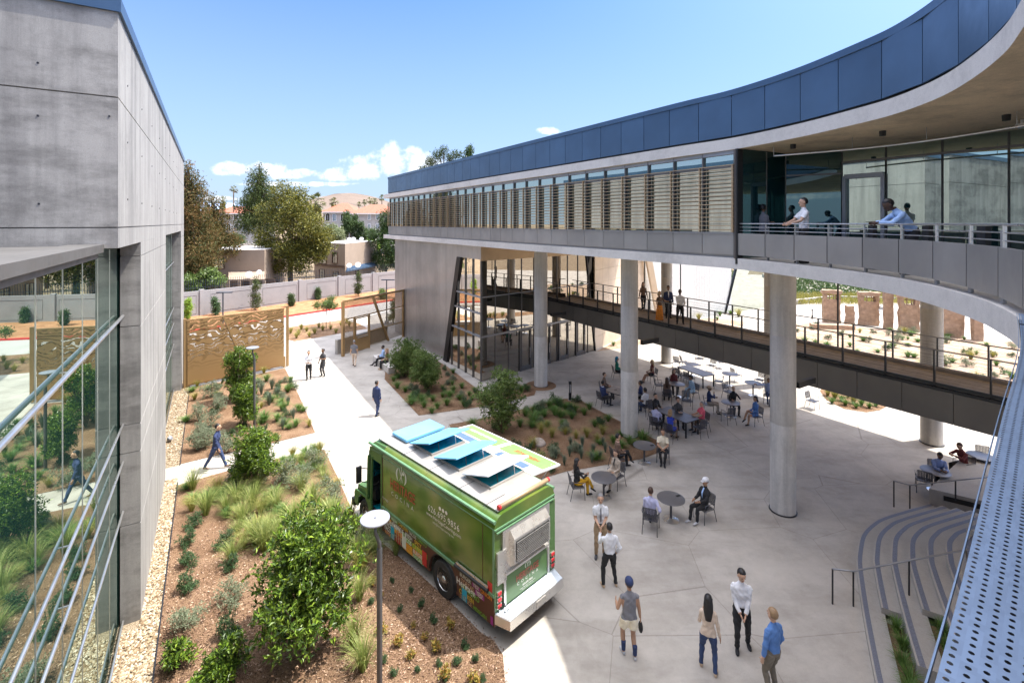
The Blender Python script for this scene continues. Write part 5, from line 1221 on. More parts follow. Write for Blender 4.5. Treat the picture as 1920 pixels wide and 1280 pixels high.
def person(loc, face, label, top='white', bottom='black', shoes='black', skin='light', hair='hairblack', hairstyle='short', sleeve='long', pose='stand', h=1.75, fem=False, hands=None, feet=None, lean=0.0, head=(0, 0), z=0.0,
           group=None, vox=.014, extras=(), short=False, skirt=False, cap=None, jacket=None, bare_arm=False, seat=.46, cat='person', sink=0.0):
    """local frame: +Y is where the person faces, +X is the person's right"""
    global PCOUNT; PCOUNT += 1
    s = h/1.75; rr = random.Random(PCOUNT*17)
    sit = pose == 'sit'
    pel = Vector((0, 0, .93*s)) if not sit else Vector((0, -.02, (seat+.09)))
    if pose == 'lean': pel = Vector((0, -.28, .90*s))
    sd_ = Vector((0, math.sin(lean), math.cos(lean))); fr = Vector((0, math.cos(lean), -math.sin(lean))); rt = Vector((1, 0, 0))
    wst = pel+sd_*.14*s; chest = pel+sd_*.34*s+fr*.01; sh = pel+sd_*.49*s; nk = pel+sd_*.56*s+fr*.005
    hp = nk+sd_*.04*s; hd = hp+(sd_*.7+Vector((0, 0, .3))).normalized()*.13*s+fr*(.015+.05*max(0, head[1]))
    sw = (.150 if fem else .172)*s; hwid = .088*s
    SH = {1: sh+rt*sw-sd_*.035*s, -1: sh-rt*sw-sd_*.035*s}
    HP = {1: pel+rt*hwid-Vector((0, 0, .03)), -1: pel-rt*hwid-Vector((0, 0, .03))}
    if feet is None: feet = {1: (.11, .02, 0), -1: (-.11, -.02, 0)} if not sit else {1: (.12, .42, 0), -1: (-.12, .40, 0)}
    if hands is None: hands = {1: (.27, .02, .76*s), -1: (-.27, .04, .76*s)} if not sit else {1: (.10, .26, seat+.20), -1: (-.10, .26, seat+.20)}
    if isinstance(feet, str) and feet == 'cross': feet = {1: (.02, .58, .22), -1: (-.06, .42, 0)}
    mb = MB(); segs = []      # segs: (a, b, ra, kind, t0) used to colour the skin
    lo = .02 if fem else 0
    hipw, waw, chw = (.165 if fem else .158)*s, (.125 if fem else .158)*s, (.155 if fem else .188)*s
    if jacket: chw += .012; waw += .02
    tor = [(pel-sd_*.07*s, hipw*.80, .095*s), (pel, hipw, .115*s), (pel+sd_*.07*s, hipw*.97, .113*s), (wst, waw, .098*s), (pel+sd_*.24*s, (waw+chw)/2, .108*s), (chest, chw, .118*s), (sh-sd_*.04*s, sw*.98, .100*s), (sh+sd_*.005*s, sw*.80, .080*s), (nk-sd_*.02*s, .075*s, .065*s), (nk, .055*s, .056*s), (hp+sd_*.03*s, .052*s, .054*s)]
    loft(mb, [(c, rt, fr, a, b) for c, a, b in tor], 18)
    segs.append((pel-sd_*.2*s, pel+sd_*.05*s, 'hip')); segs.append((pel+sd_*.05*s, sh, 'torso')); segs.append((nk, hp+sd_*.03, 'neck'))
    # head
    yaw = R(head[0]); hf = Matrix.Rotation(yaw, 3, 'Z') @ Vector((0, 1, 0)); hf = (hf-Vector((0, 0, 1))*head[1]).normalized(); hr_ = hf.cross(Vector((0, 0, 1))).normalized(); hu = hr_.cross(hf)
    Hm = Matrix((hr_, hf, hu)).transposed(); hs = s*1.10
    mb.ell(hd+hu*.018*hs, (.074*hs, .094*hs, .098*hs), 16, 12, Hm); mb.ell(hd+hf*.020*hs-hu*.055*hs, (.056*hs, .066*hs, .062*hs), 12, 8, Hm)
    mb.tube([hd+hf*.080*hs+hu*.012*hs, hd+hf*.110*hs-hu*.022*hs], [.010*hs, .016*hs], 8); mb.ell(hd+hf*.080*hs-hu*.048*hs, (.024*hs, .014*hs, .012*hs), 8, 6, Hm); mb.ell(hd+hf*.068*hs-hu*.088*hs, (.026*hs, .020*hs, .018*hs), 8, 6, Hm)
    for q in (-1, 1): mb.ell(hd+hr_*q*.077*hs-hu*.01*hs, (.010*hs, .020*hs, .030*hs), 8, 6, Hm)
    segs.append((hd-hu*.02, hd+hu*.03, 'head'))
    la, lf = .285*s, .255*s; lt, lc = .43*s, .42*s
    hand_pos = {}
    for q in (1, -1):
        # arm
        H_ = Vector(hands[q][:3]); hint = Vector((q*.35, -.8, -.5)) if len(hands[q]) < 4 else Vector(hands[q][3])
        el, wr = ik(SH[q], H_, la, lf, hint); ud = (el-SH[q]).normalized(); fd_ = (wr-el).normalized()
        slv = sleeve != 'none'; k1 = 1.18 if (slv and not bare_arm) else 1.0; k2 = 1.35 if sleeve == 'long' else 1.0
        ar = .049*s if not fem else .040*s
        mb.ell(SH[q]-rt*q*.02*s, (.052*s*k1*.95, .058*s, .055*s), 12, 8)
        if sleeve == 'short':
            m1 = lerp(SH[q], el, .72); mb.tube([SH[q], lerp(SH[q], el, .4), m1], [ar*1.30, ar*1.28, ar*1.32], 12); mb.tube([m1-ud*.03, el], [ar*.95, ar*.82], 10)
        else: mb.tube([SH[q], lerp(SH[q], el, .5), el], [ar*1.02*k1, ar*.96*k1, ar*.86*k1], 12)
        mb.ell(el, (ar*.9*(k2 if sleeve == 'long' else 1),)*3, 8, 6)
        mb.tube([el, lerp(el, wr, .35), wr-fd_*.01], [ar*.86*min(k2, 1.25), ar*.82*min(k2, 1.25), ar*.60*(1.3 if sleeve == 'long' else 1)], 10)
        segs.append((SH[q], el, 'uarm')); segs.append((el, wr-fd_*.015, 'farm'))
        # hand: palm, four fingers and a thumb leaving its side
        inn_ = (-rt*q+fr*.25); pn = (inn_-fd_*inn_.dot(fd_)).normalized(); sdv = fd_.cross(pn).normalized()
        if sdv.dot(fr)+sdv.z*.3 < 0: sdv = -sdv
        curl = .5 if pose != 'lean' else .9
        Pm = Matrix((sdv, pn, fd_)).transposed(); pc_ = wr+fd_*.045*s; mb.ell(pc_, (.040*s, .017*s, .052*s), 10, 8, Pm)
        for k, (off, ln) in enumerate(((.029, .068), (.010, .078), (-.009, .073), (-.027, .058))):
            b0 = wr+fd_*.075*s+sdv*off*s; b1 = b0+(fd_+pn*curl*.35).normalized()*ln*.55*s; b2 = b1+(fd_*.7+pn*curl).normalized()*ln*.5*s
            mb.tube([b0-fd_*.02*s, b1, b2], [.0100*s, .0092*s, .0078*s], 7)
        b0 = wr+fd_*.025*s+sdv*.030*s; b1 = b0+(fd_*.6+sdv*.8+pn*.25).normalized()*.040*s; b2 = b1+(fd_+sdv*.15+pn*.3).normalized()*.032*s; mb.tube([b0-sdv*.012*s, b1, b2], [.0125*s, .0105*s, .0085*s], 7)
        segs.append((wr, wr+fd_*.14*s, 'hand')); hand_pos[q] = wr+fd_*.08*s
        # leg
        F = Vector(feet[q]); an = Vector((F.x, F.y, F.z+.085*s)); kh = Vector((q*(.10 if not sit else .18), 1, .25 if not sit else .9))
        if sit and F.z > .1: kh = Vector((0, .4, 1))
        kn, an = ik(HP[q], an, lt, lc, kh)
        lr = 1.0 if not fem else .97; wide = 1.12 if not (short or skirt) else 1.0
        mb.tube([HP[q]+Vector((0, 0, .02)), lerp(HP[q], kn, .3), lerp(HP[q], kn, .75), kn], [.092*s*lr, .088*s*lr*wide, .068*s*lr*wide, .056*s*wide], 14)
        mb.ell(kn, (.056*s*wide,)*3, 10, 7)
        if short:
            m1 = lerp(HP[q], kn, .62); mb.tube([HP[q], m1], [.105*s, .115*s], 16)
        cal = [.054*s*wide, .058*s*wide, .046*s*wide, .038*s*(1.35 if not (short or skirt) else 1)]
        mb.tube([kn, lerp(kn, an, .3), lerp(kn, an, .7), an-Vector((0, 0, .01))], cal, 12)
        segs.append((HP[q], kn, 'thigh')); segs.append((kn, an, 'calf'))
        fdir = Vector((q*.12, 1, 0)).normalized() if F.z < .05 else Vector((0, .8, -.55)).normalized()
        fu = Vector((0, 0, 1)) if F.z < .05 else Vector((0, .55, .8)); frt = fdir.cross(fu).normalized()
        heel = an-fu*.045*s-fdir*.05*s
        loft(mb, [(heel-fdir*.012, frt, fu, .022*s, .026*s), (heel, frt, fu, .034*s, .040*s), (heel+fdir*.07*s, frt, fu, .038*s, .042*s), (heel+fdir*.15*s-fu*.010*s, frt, fu, .046*s, .030*s), (heel+fdir*.21*s-fu*.014*s, frt, fu, .040*s, .024*s), (heel+fdir*.235*s-fu*.018*s, frt, fu, .020*s, .016*s)], 12)
        segs.append((heel, heel+fdir*.2*s, 'foot'))
    if skirt == 'long': loft(mb, [(pel, rt, fr, hipw, .12), (Vector((0, .0, .55*s)), rt, fr, .19, .16), (Vector((0, 0, .04)), rt, fr, .235, .20)], 20)
    elif skirt and not sit: loft(mb, [(pel, rt, fr, hipw, .12), (pel-Vector((0, 0, .45*s)), rt, fr, .20, .17)], 20)
    me = mb.mesh('t', 'black'); o = bpy.data.objects.new('t', me); col.objects.link(o)
    md = o.modifiers.new('r', 'REMESH'); md.mode = 'VOXEL'; md.voxel_size = vox; md.use_smooth_shade = True
    ms = o.modifiers.new('s', 'SMOOTH'); ms.iterations = 3 if vox > .012 else 4; ms.factor = .5
    dg = bpy.context.evaluated_depsgraph_get(); bm_ = bpy.data.meshes.new_from_object(o.evaluated_get(dg)); bpy.data.objects.remove(o)
    # colour by nearest limb
    n = len(bm_.polygons); C = np.empty(n*3); bm_.polygons.foreach_get('center', C); C = C.reshape(-1, 3)
    D = []; Tt = []
    for a, b, kd_ in segs:
        a = np.array(a); b = np.array(b); ab = b-a; t = np.clip(((C-a)@ab)/(ab@ab), 0, 1); q = a+t[:, None]*ab
        w_ = {'torso': .10, 'hip': .09, 'head': .075, 'thigh': .06, 'calf': .02, 'uarm': .035, 'farm': .02, 'hand': .01, 'foot': .018, 'neck': .03}[kd_]
        D.append(np.linalg.norm(C-q, axis=1)-w_); Tt.append(t)
    D = np.array(D); Tt = np.array(Tt); idx = D.argmin(0); T = Tt[idx, np.arange(n)]
    mats = ['skin_'+skin, 'cloth_'+top, 'cloth_'+bottom, 'cloth_'+shoes]; mi = np.zeros(n, dtype=np.int32)
    kinds = [k for _, _, k in segs]
    hem = (pel+sd_*.02*s).z
    for i, kd_ in enumerate(kinds):
        m_ = idx == i
        if kd_ == 'torso': v = np.where(m_, 1, 0)
        elif kd_ == 'hip': v = np.where(m_, 2, 0); 
        elif kd_ == 'neck': v = np.where(m_ & (T < .18), 1, 0)
        elif kd_ == 'uarm': v = np.where(m_ & (T < (1.1 if sleeve == 'long' else .70 if sleeve == 'short' else .12)), 1, 0)
        elif kd_ == 'farm': v = np.where(m_ & (T < (.93 if sleeve == 'long' else -1)), 1, 0)
        elif kd_ == 'thigh': v = np.where(m_ & (T < (2 if not (short or skirt is True) else .70)), 2, 0)
        elif kd_ == 'calf': v = np.where(m_ & (not (short or skirt is True)), 2, 0)
        elif kd_ == 'foot': v = np.where(m_, 3, 0)
        else: v = np.zeros(n, int)
        mi = np.where(v > 0, v, mi)
    below = (C[:, 2] < hem) & (mi == 1) & np.isin(idx, [i for i, k in enumerate(kinds) if k in ('torso',)])
    mi[below] = 2
    if skirt == 'long':
        lowm = (C[:, 2] < hem) & (C[:, 2] > .07) & np.isin(idx, [i for i, k in enumerate(kinds) if k in ('thigh', 'calf', 'hip', 'foot')]); mi[lowm] = 2
    if sit is False:
        ov = (C[:, 2] > hem-.06*s) & (mi == 2) & np.isin(idx, [i for i, k in enumerate(kinds) if k in ('hip', 'thigh', 'torso')])
        if jacket or top in ('cream', 'grey'): mi[ov] = 1
    bm_.materials.clear()
    for m_ in mats: bm_.materials.append(M[m_])
    bm_.polygons.foreach_set('material_index', mi.astype(np.int32)); bm_.polygons.foreach_set('use_smooth', [True]*n)
    # cloth folds
    V = np.empty(len(bm_.vertices)*3); bm_.vertices.foreach_get('co', V); V = V.reshape(-1, 3); Nn = np.empty(len(bm_.vertices)*3); bm_.vertices.foreach_get('normal', Nn); Nn = Nn.reshape(-1, 3)
    cv = np.zeros(len(V)); lv = np.empty(len(bm_.loops), dtype=np.int32); bm_.loops.foreach_get('vertex_index', lv)
    lp = np.repeat(mi, [p.loop_total for p in bm_.polygons]); cv[lv[lp > 0]] = 1; cv[lv[lp == 3]] = 0; ph = rr.uniform(0, 6)
    fold = np.sin(V[:, 2]*34+V[:, 0]*21+ph+2.2*np.sin(V[:, 1]*17+V[:, 0]*9+ph))*.5+np.sin(V[:, 0]*47-V[:, 2]*23+3*np.sin(V[:, 2]*11+ph))*.5
    V += Nn*(fold*cv*.0078)[:, None]; bm_.vertices.foreach_set('co', V.ravel()); bm_.update()
    t = thing('person', label, cat, (loc[0], loc[1], z-sink), R(face), group)
    bm_.name = 'body'; b = bpy.data.objects.new('body', bm_); col.objects.link(b); b.parent = t
    # hair
    hm = MB(); hc = hd+hu*.026*hs-hf*.012*hs; n1, n2 = 18, 12; vs = []
    if hairstyle != 'bald':
        vol = {'short': 1.0, 'long': 1.10, 'curly': 1.28, 'bob': 1.14, 'bun': 1.04, 'scarf': 1.2}[hairstyle]
        for i in range(n2+1):
            th = math.pi*.70*i/n2
            for j in range(n1):
                ph_ = 2*math.pi*j/n1; x, y, z_ = math.sin(th)*math.cos(ph_), math.sin(th)*math.sin(ph_), math.cos(th)
                front = max(0, y); lim = 1-.95*max(0, front-.25)*(max(0, .55-z_))*1.9
                wob = 1+rr.uniform(-.02, .02)*(3 if hairstyle == 'curly' else 1)
                p_ = Vector((x*.080*vol*wob, y*.099*vol*wob*(lim if y > 0 else 1), z_*.101*vol*wob))*hs
                if y > .1 and z_ < .45: p_ *= .80
                vs.append(hc+Hm @ p_)
        fs = [(i*n1+j, (i+1)*n1+j, (i+1)*n1+(j+1) % n1, i*n1+(j+1) % n1) for i in range(n2) for j in range(n1)]; hm.add(vs, fs)
        if hairstyle in ('long', 'bob', 'scarf'):
            L_ = {'long': .36, 'bob': .12, 'scarf': .16}[hairstyle]*s
            top_ = hd-hf*.035*hs; rings = [(top_+hu*.04, hr_, hf, .080*hs*vol*.95, .075*hs), (top_-hu*.05*hs-hf*.02, hr_, hf, .088*hs*vol, .062*hs), (top_-Vector((0, 0, .5))*L_-hf*.055*s, hr_, hf, .090*hs*vol, .045*hs), (top_-Vector((0, 0, 1))*(L_+.04)-hf*.07*s, hr_, hf, .060*hs, .028*hs)]
            loft(hm, rings, 14)
        if hairstyle == 'bun': hm.ell(hd+hu*.09*hs-hf*.07*hs, (.045*hs,)*3, 10, 8)
        hm.build('hair' if hairstyle != 'scarf' else 'headscarf', 'cloth_'+hair, t, smooth=True)
    # eyes, brows, mouth
    for q in (-1, 1):
        em = MB(); em.ell(hd+hf*.087*hs+hr_*q*.030*hs+hu*.012*hs, (.011*hs, .006*hs, .006*hs), 8, 6, Hm); em.build('eye', 'black', t, smooth=True)
    em = MB(); em.ell(hd+hf*.091*hs-hu*.050*hs, (.021*hs, .006*hs, .005*hs), 8, 6, Hm); em.build('mouth', 'cloth_darkred', t, smooth=True)
    if cap:
        cm = MB(); k_ = 16; rings = []
        for i, (r1, z1) in enumerate(((1.10, -.005), (1.10, .03), (1.02, .065), (.75, .095), (.25, .112))): rings.append((hd+hu*(.028+z1)*hs-hf*.008*hs, hr_, hf, .080*r1*hs, .099*r1*hs))
        loft(cm, rings, 18)
        if cap[0] != 'back': cm.add([hd+hu*.042*hs+hf*.09*hs+hr_*a*.065*hs for a in (-1, 1)]+[hd+hu*.030*hs+hf*.165*hs+hr_*a*.05*hs for a in (1, -1)], [(0, 1, 2, 3), (3, 2, 1, 0)])
        if cap[0] == 'brim': loft(cm, [(hd+hu*.035*hs, hr_, hf, .145*hs, .160*hs), (hd+hu*.043*hs, hr_, hf, .15*hs, .165*hs)], 20)
        cm.build('cap' if cap[0] != 'brim' else 'hat', 'cloth_'+cap[1], t, smooth=True)
    for e in extras:
        em = MB()
        if e[0] == 'tie': p0 = nk+fr*.062*s-sd_*.03*s; em.add([p0-rt*.018, p0+rt*.018, chest+fr*.135*s+rt*.03-sd_*.02, wst+fr*.122*s+rt*.028, wst+fr*.122*s-sd_*.04, wst+fr*.122*s-rt*.028, chest+fr*.135*s-rt*.03-sd_*.02], [(0, 1, 2, 6), (6, 2, 3, 5), (5, 3, 4)]); em.build('tie', 'cloth_'+e[1], t)
        elif e[0] == 'belt': loft(em, [(pel+sd_*.025*s, rt, fr, hipw*1.04, .121*s), (pel+sd_*.055*s, rt, fr, hipw*1.03, .119*s)], 20); em.build('belt', 'cloth_black', t)
        elif e[0] == 'collar': loft(em, [(nk-sd_*.035*s, rt, fr, .078*s, .074*s), (nk+sd_*.006*s, rt, fr, .064*s, .064*s)], 14); em.build('collar', 'cloth_'+e[1], t)
        elif e[0] == 'shirtfront': em.add([nk+fr*.066*s-rt*.03-sd_*.02, nk+fr*.066*s+rt*.03-sd_*.02, chest+fr*.128*s+rt*.03+sd_*.03, wst+fr*.112*s+sd_*.04, chest+fr*.128*s-rt*.03+sd_*.03], [(0, 1, 2, 4), (4, 2, 3)]); em.build('shirt_front', 'cloth_'+e[1], t)
        elif e[0] == 'socks':
            for q in (1, -1): F = Vector(feet[q]); em.tube([F+Vector((0, 0, .10)), F+Vector((0, 0, .30))], [.047*s, .056*s], 12)
            em.build('socks', 'cloth_'+e[1], t)
        elif e[0] == 'phone': P_ = (hand_pos[1]+hand_pos[-1])/2 if e[1] == 2 else hand_pos[e[1]]; em.box(P_+Vector((0, .02, .02)), (.075, .14, .012)); po = em.build('phone', 'black'); po.matrix_world = t.matrix_world if False else Matrix.Translation(Vector((loc[0], loc[1], z))) @ Matrix.Rotation(R(face), 4, 'Z'); tag(po, e[2], 'phone')
        elif e[0] == 'bag': P_ = hand_pos[e[1]]-Vector((0, 0, .14)); em.ell(P_, (.05, .09, .13), 10, 8); bo = em.build('folded_cap_and_gloves', 'cloth_black', smooth=True); bo.matrix_world = Matrix.Translation(Vector((loc[0], loc[1], z))) @ Matrix.Rotation(R(face), 4, 'Z'); tag(bo, e[2], 'gloves')
        elif e[0] == 'watch': em.lathe(hand_pos[e[1]]-Vector((0, 0, 0)), [(.03, -.012), (.034, 0), (.03, .012)], 12) ; em.build('watch', 'black', t)
    return t
def at_head(u, v, zz=1.27):
    return G(u, v, zz)
def seated(u, v, face, label, chairlabel, z_head=1.29, zbase=0, **k):
    p = G(u, v, z_head); f = R(face); fv = Vector((-math.sin(f), math.cos(f), 0)); ln = k.get('lean', 0.04)
    c = p-fv*(math.sin(ln)*.75+.02); c.z = 0
    person((c.x, c.y), face, label, pose='sit', **k)
    if chairlabel: chair(c-fv*.03, face, chairlabel)
# ---- standing on the plaza and paths
CLASP = {1: (.05, .25, 1.02, (.5, -.8, -.5)), -1: (-.04, .24, 1.03, (-.5, -.8, -.5))}
p = G(1126, 1041); person(p, 172, 'man with grey beard in white short sleeved shirt and tie, khaki trousers', 'white', 'khaki', 'charcoal', 'light', 'hairgrey', sleeve='short', h=1.82, hands=CLASP, vox=.0095, extras=(('tie', 'grey'), ('belt',)), feet={1: (.13, .05, 0), -1: (-.10, -.05, 0)})
p = G(1143, 1100); person(p, 8, 'man seen from behind in white shirt and black trousers, one hand raised', 'white', 'black', 'tan', 'tan', 'hairblack', h=1.72, vox=.0095, hands={-1: (-.16, .30, 1.36, (-.3, -.1, -1)), 1: (.23, .06, .90, (.5, -.8, -.2))}, feet={1: (.19, .02, 0), -1: (-.17, .03, 0)}, extras=(('belt',),))
p = G(1180, 1228); person(p, 3, 'man seen from behind in a grey sleeveless top, cream shorts and a dark cap', 'grey', 'ivory', 'lightgrey', 'tan', 'hairbrown', sleeve='none', short=True, h=1.74, vox=.009, cap=('back', 'navy'), hands={-1: (-.24, .26, 1.08, (-.4, -.6, -.8)), 1: (.27, .02, .80)}, feet={1: (.10, -.10, 0), -1: (-.12, .06, 0)}, extras=(('socks', 'navy'), ('bag', 1, 'black gloves hanging from the hand of the man in shorts')))
p = G(1328, 1258); person(p, -22, 'woman with long black hair in a cream blouse and blue jeans', 'cream', 'jeans', 'tan', 'tan', 'hairblack', 'long', sleeve='long', h=1.66, fem=True, vox=.009, hands={-1: (-.12, .26, 1.16, (-.3, -.4, -1)), 1: (.25, .02, .76)}, feet={1: (.15, -.06, 0), -1: (-.15, .10, 0)})
p = G(1390, 1216); person(p, 165, 'tall man in a white long sleeved shirt and black trousers with his hands joined', 'white', 'black', 'black', 'light', 'hairblack', h=1.86, vox=.009, hands={1: (.06, .22, .98, (.5, -.8, -.5)), -1: (-.05, .22, .97, (-.5, -.8, -.5))}, feet={1: (.10, .05, 0), -1: (-.17, -.16, 0)}, head=(15, .35), extras=(('belt',),))
d = 10.25; p = Vector(((1450-CX)/FPX*d, d, 0)); person(p, 25, 'sandy haired man in a blue shirt and olive trousers at the bottom edge', 'blue', 'olive', 'brownc', 'light', 'hairsand', h=1.80, vox=.009, sleeve='long', hands={-1: (-.29, .04, .80), 1: (.25, .10, .90)})
p = G(579, 711); person(p, 196, 'man in a white shirt and black trousers looking at a phone on the sunlit path', 'white', 'black', 'black', 'light', 'hairblack', h=1.80, vox=.015, hands={1: (.05, .30, 1.15, (.9, -.4, -.5)), -1: (-.10, .26, 1.12, (-.9, -.4, -.4))}, extras=(('phone', 2, 'phone held by the man in the white shirt on the sunlit path'),), feet={1: (.10, .10, 0), -1: (-.10, -.12, 0)})
p = G(606, 705); person(p, 150, 'man in a dark grey patterned shirt standing on the sunlit path', 'charcoal', 'charcoal', 'black', 'brown', 'hairblack', h=1.76, vox=.015, sleeve='short', hands={-1: (-.12, .25, 1.2, (-.9, -.4, -.4)), 1: (.38, .06, .85)})
p = G(664, 686); person(p, 5, 'man in a grey shirt and pale trousers walking away towards the bronze gate', 'grey', 'cream', 'brownc', 'light', 'hairgrey', h=1.78, vox=.016, sleeve='short', feet={1: (.10, -.18, .03), -1: (-.10, .16, 0)})
p = G(706, 779); person(p, -25, 'man in a navy suit walking in the shade at the edge of the path', 'navy', 'navy', 'black', 'tan', 'hairblack', h=1.78, vox=.013, jacket=True, feet={1: (.07, -.12, 0), -1: (-.07, .12, 0)})
p = G(405, 879); person(p, -82, 'man in a blue jacket and jeans striding along the crossing path', 'navy', 'jeans', 'brownc', 'light', 'hairblack', h=1.80, vox=.010, jacket=True, lean=.08, feet={1: (.08, -.42, .02), -1: (-.08, .36, 0)}, hands={1: (.26, .22, .86), -1: (-.26, -.22, .84)})
# ---- on the walkway
DZ = 4.62
def onb(u, v): return G(u, v, DZ)
person(onb(1206, 582), 178, 'woman with long brown hair and dark clothes on the walkway by the column', 'brownc', 'black', 'tan', 'light', 'hairbrown', 'long', h=1.70, fem=True, z=DZ, vox=.015, feet={1: (.08, .12, 0), -1: (-.06, -.1, 0)})
person(onb(1236.5, 601), 200, 'person in a long orange skirt on the walkway', 'brownc', 'orange', 'black', 'light', 'hairblond', 'bob', h=1.58, fem=True, z=DZ, vox=.015, skirt='long', sleeve='short', hands={1: (.2, .1, .8), -1: (-.34, .26, 1.08)})
person(onb(1253, 596), 170, 'man in a dark waistcoat over a white shirt on the walkway', 'navy', 'black', 'black', 'brown', 'hairblack', h=1.80, z=DZ, vox=.015, extras=(('shirtfront', 'white'), ('collar', 'white')))
person(onb(1275, 607), 160, 'man in a white polo shirt and black trousers at the front on the walkway', 'white', 'black', 'black', 'dark', 'hairblack', h=1.80, z=DZ, vox=.015, hands={1: (.02, .3, 1.02, (.5, -.8, -.5)), -1: (-.18, .28, 1.0, (-.5, -.8, -.5))}, feet={1: (.14, .10, 0), -1: (-.16, -.1, 0)})
# ---- on the balcony
BZ = 8.88
p = Vector((8.15, 16.05-.35, 0)); person(p, -60, 'woman in a dark jacket with folded arms at the dark end of the balcony', 'grey', 'black', 'black', 'brown', 'hairblack', 'bun', h=1.68, fem=True, z=BZ, vox=.011, hands={1: (-.10, .22, 1.10, (.9, -.3, -.5)), -1: (.10, .20, 1.13, (-.9, -.3, -.5))})
p = Vector((8.12, 13.45, 0)); person(p, 82, 'man in a white short sleeved shirt with a hand on the balcony rail', 'white', 'black', 'black', 'light', 'hairblack', h=1.78, z=BZ, vox=.010, sleeve='short', hands={1: (.12, .42, 1.10, (.7, -.8, -.4)), -1: (-.12, .40, 1.10, (-.8, -.6, -.4))})
p = Vector((8.42, 10.55, 0)); person(p, 78, 'man in a blue shirt and tie leaning on the balcony rail with a phone', 'skyblue', 'black', 'black', 'dark', 'hairblack', pose='lean', lean=.62, h=1.80, z=BZ, vox=.008, hands={1: (.07, .46, 1.12, (.8, -.3, -.9)), -1: (-.08, .44, 1.12, (-.8, -.3, -.9))}, head=(0, .75), extras=(('phone', 2, 'phone held by the man leaning on the balcony rail'), ('tie', 'navy'), ('belt',)), feet={1: (.12, -.32, 0), -1: (-.12, -.15, 0)})
# ---- seated
seated(1085, 865, -80, 'woman with long black hair, black top and mustard trousers', 'armchair of the woman in mustard trousers', top='black', bottom='mustard', shoes='black', skin='tan', hairstyle='long', fem=True, vox=.011, feet='cross', hands={1: (.05, .36, .82, (.8, -.5, -.5)), -1: (-.05, .32, .78, (-.8, -.5, -.5))})
seated(1153, 849, 128, 'woman in a beige trouser suit over a black top', 'armchair of the woman in beige', top='beige', bottom='beige', skin='light', hair='hairbrown', hairstyle='bob', fem=True, vox=.011, feet='cross', extras=(('shirtfront', 'black'),))
seated(1161, 817.6, -78, 'woman with cropped black hair and a brown cardigan over peach', 'armchair of the woman in brown and peach', top='brownc', bottom='black', skin='light', hairstyle='short', fem=True, vox=.012, feet='cross', extras=(('collar', 'peach'),))
seated(1243, 809.5, 162, 'bearded man in a cream T-shirt leaning forward with joined hands', 'armchair of the man in the cream T-shirt', top='ivory', bottom='black', skin='tan', hair='hairbrown', sleeve='short', vox=.012, lean=.16, hands={1: (.03, .36, .66, (.9, -.4, -.3)), -1: (-.02, .36, .66, (-.9, -.4, -.3))}, feet={1: (.06, .36, 0), -1: (-.06, .42, 0)})
seated(1220, 919, -22, 'man in a lilac shirt and jeans seen from behind at the nearest round table', 'armchair with its back to the camera, under the man in lilac', top='lilac', bottom='jeans', skin='light', hair='hairbrown', vox=.010, feet='cross', lean=-.04, hands={1: (.27, .12, .72), -1: (-.12, .28, .70)})
seated(1322, 902, 112, 'man in a white cap, black jacket and black trousers', 'armchair of the man in the white cap', top='black', bottom='black', shoes='lightgrey', skin='tan', hairstyle='short', vox=.010, cap=('front', 'white'), lean=-.1, feet={1: (.10, .50, 0), -1: (-.12, .40, .03)}, hands={1: (.12, .32, .70), -1: (-.10, .30, .72)}, extras=(('shirtfront', 'skyblue'),))
seated(1763, 852, 158, 'man in a striped blue shirt resting both arms on the table beside the steps', 'armchair under the man in the striped blue shirt', top='stripe', bottom='black', skin='brown', vox=.011, lean=.28, head=(0, .5), hands={1: (.05, .50, .80, (.5, -.8, -.5)), -1: (-.08, .50, .80, (-.5, -.8, -.5))})
seated(1799, 834, 96, 'man in a dark brown top looking at a phone in the edge of the sun', 'armchair of the man in the dark brown top', top='darkred', bottom='black', skin='light', hair='hairbrown', vox=.012, lean=.22, head=(0, .5), hands={1: (.04, .48, .92, (.9, -.3, -.5)), -1: (-.04, .44, .90, (-.9, -.3, -.5))})
V_ = .0155
seated(1135, 702, -105, 'man in a brown shirt and sunglasses at the table behind the column', 'armchair of the man in brown', top='brownc', bottom='charcoal', skin='light', hair='hairbrown', vox=V_)
seated(1132, 717, -62, 'man in a navy suit with white collar at the table behind the column', 'armchair of the man in the navy suit', top='navy', bottom='charcoal', skin='brown', vox=V_, extras=(('collar', 'white'),))
seated(1158.5, 672.5, -88, 'woman in a green top and blue headscarf left of the column', 'armchair of the woman in green', top='green', bottom='black', skin='tan', hair='teal', hairstyle='scarf', fem=True, vox=V_)
seated(1221, 678, 95, 'blonde woman in a dark red dress right of the column', 'armchair of the blonde woman', top='darkred', bottom='black', skin='tan', hair='hairblond', hairstyle='long', fem=True, skirt=True, sleeve='none', vox=V_, feet={1: (.05, .62, 0), -1: (-.05, .56, 0)})
seated(1264, 695.5, 172, 'woman with long chestnut hair facing the camera at the small round table', 'armchair of the woman with chestnut hair', top='darkred', bottom='black', skin='light', hair='hairbrown', hairstyle='long', fem=True, vox=V_)
seated(1250.5, 711, -15, 'woman with long dark hair seen from behind at the small round table', 'armchair with its back to the camera under the long haired woman', top='brownc', bottom='black', skin='tan', hair='hairbrown', hairstyle='long', fem=True, vox=V_)
seated(1294, 707, 112, 'person in pale blue clothes with dark curly hair bending forward', 'armchair of the person in pale blue', top='paleblue', bottom='paleblue', skin='brown', hairstyle='curly', fem=True, vox=V_, lean=.2, feet='cross')
seated(1199, 717, 60, 'man in dark clothes partly hidden by the round column', 'armchair of the man in dark clothes beside the column', top='navy', bottom='black', skin='brown', vox=V_)
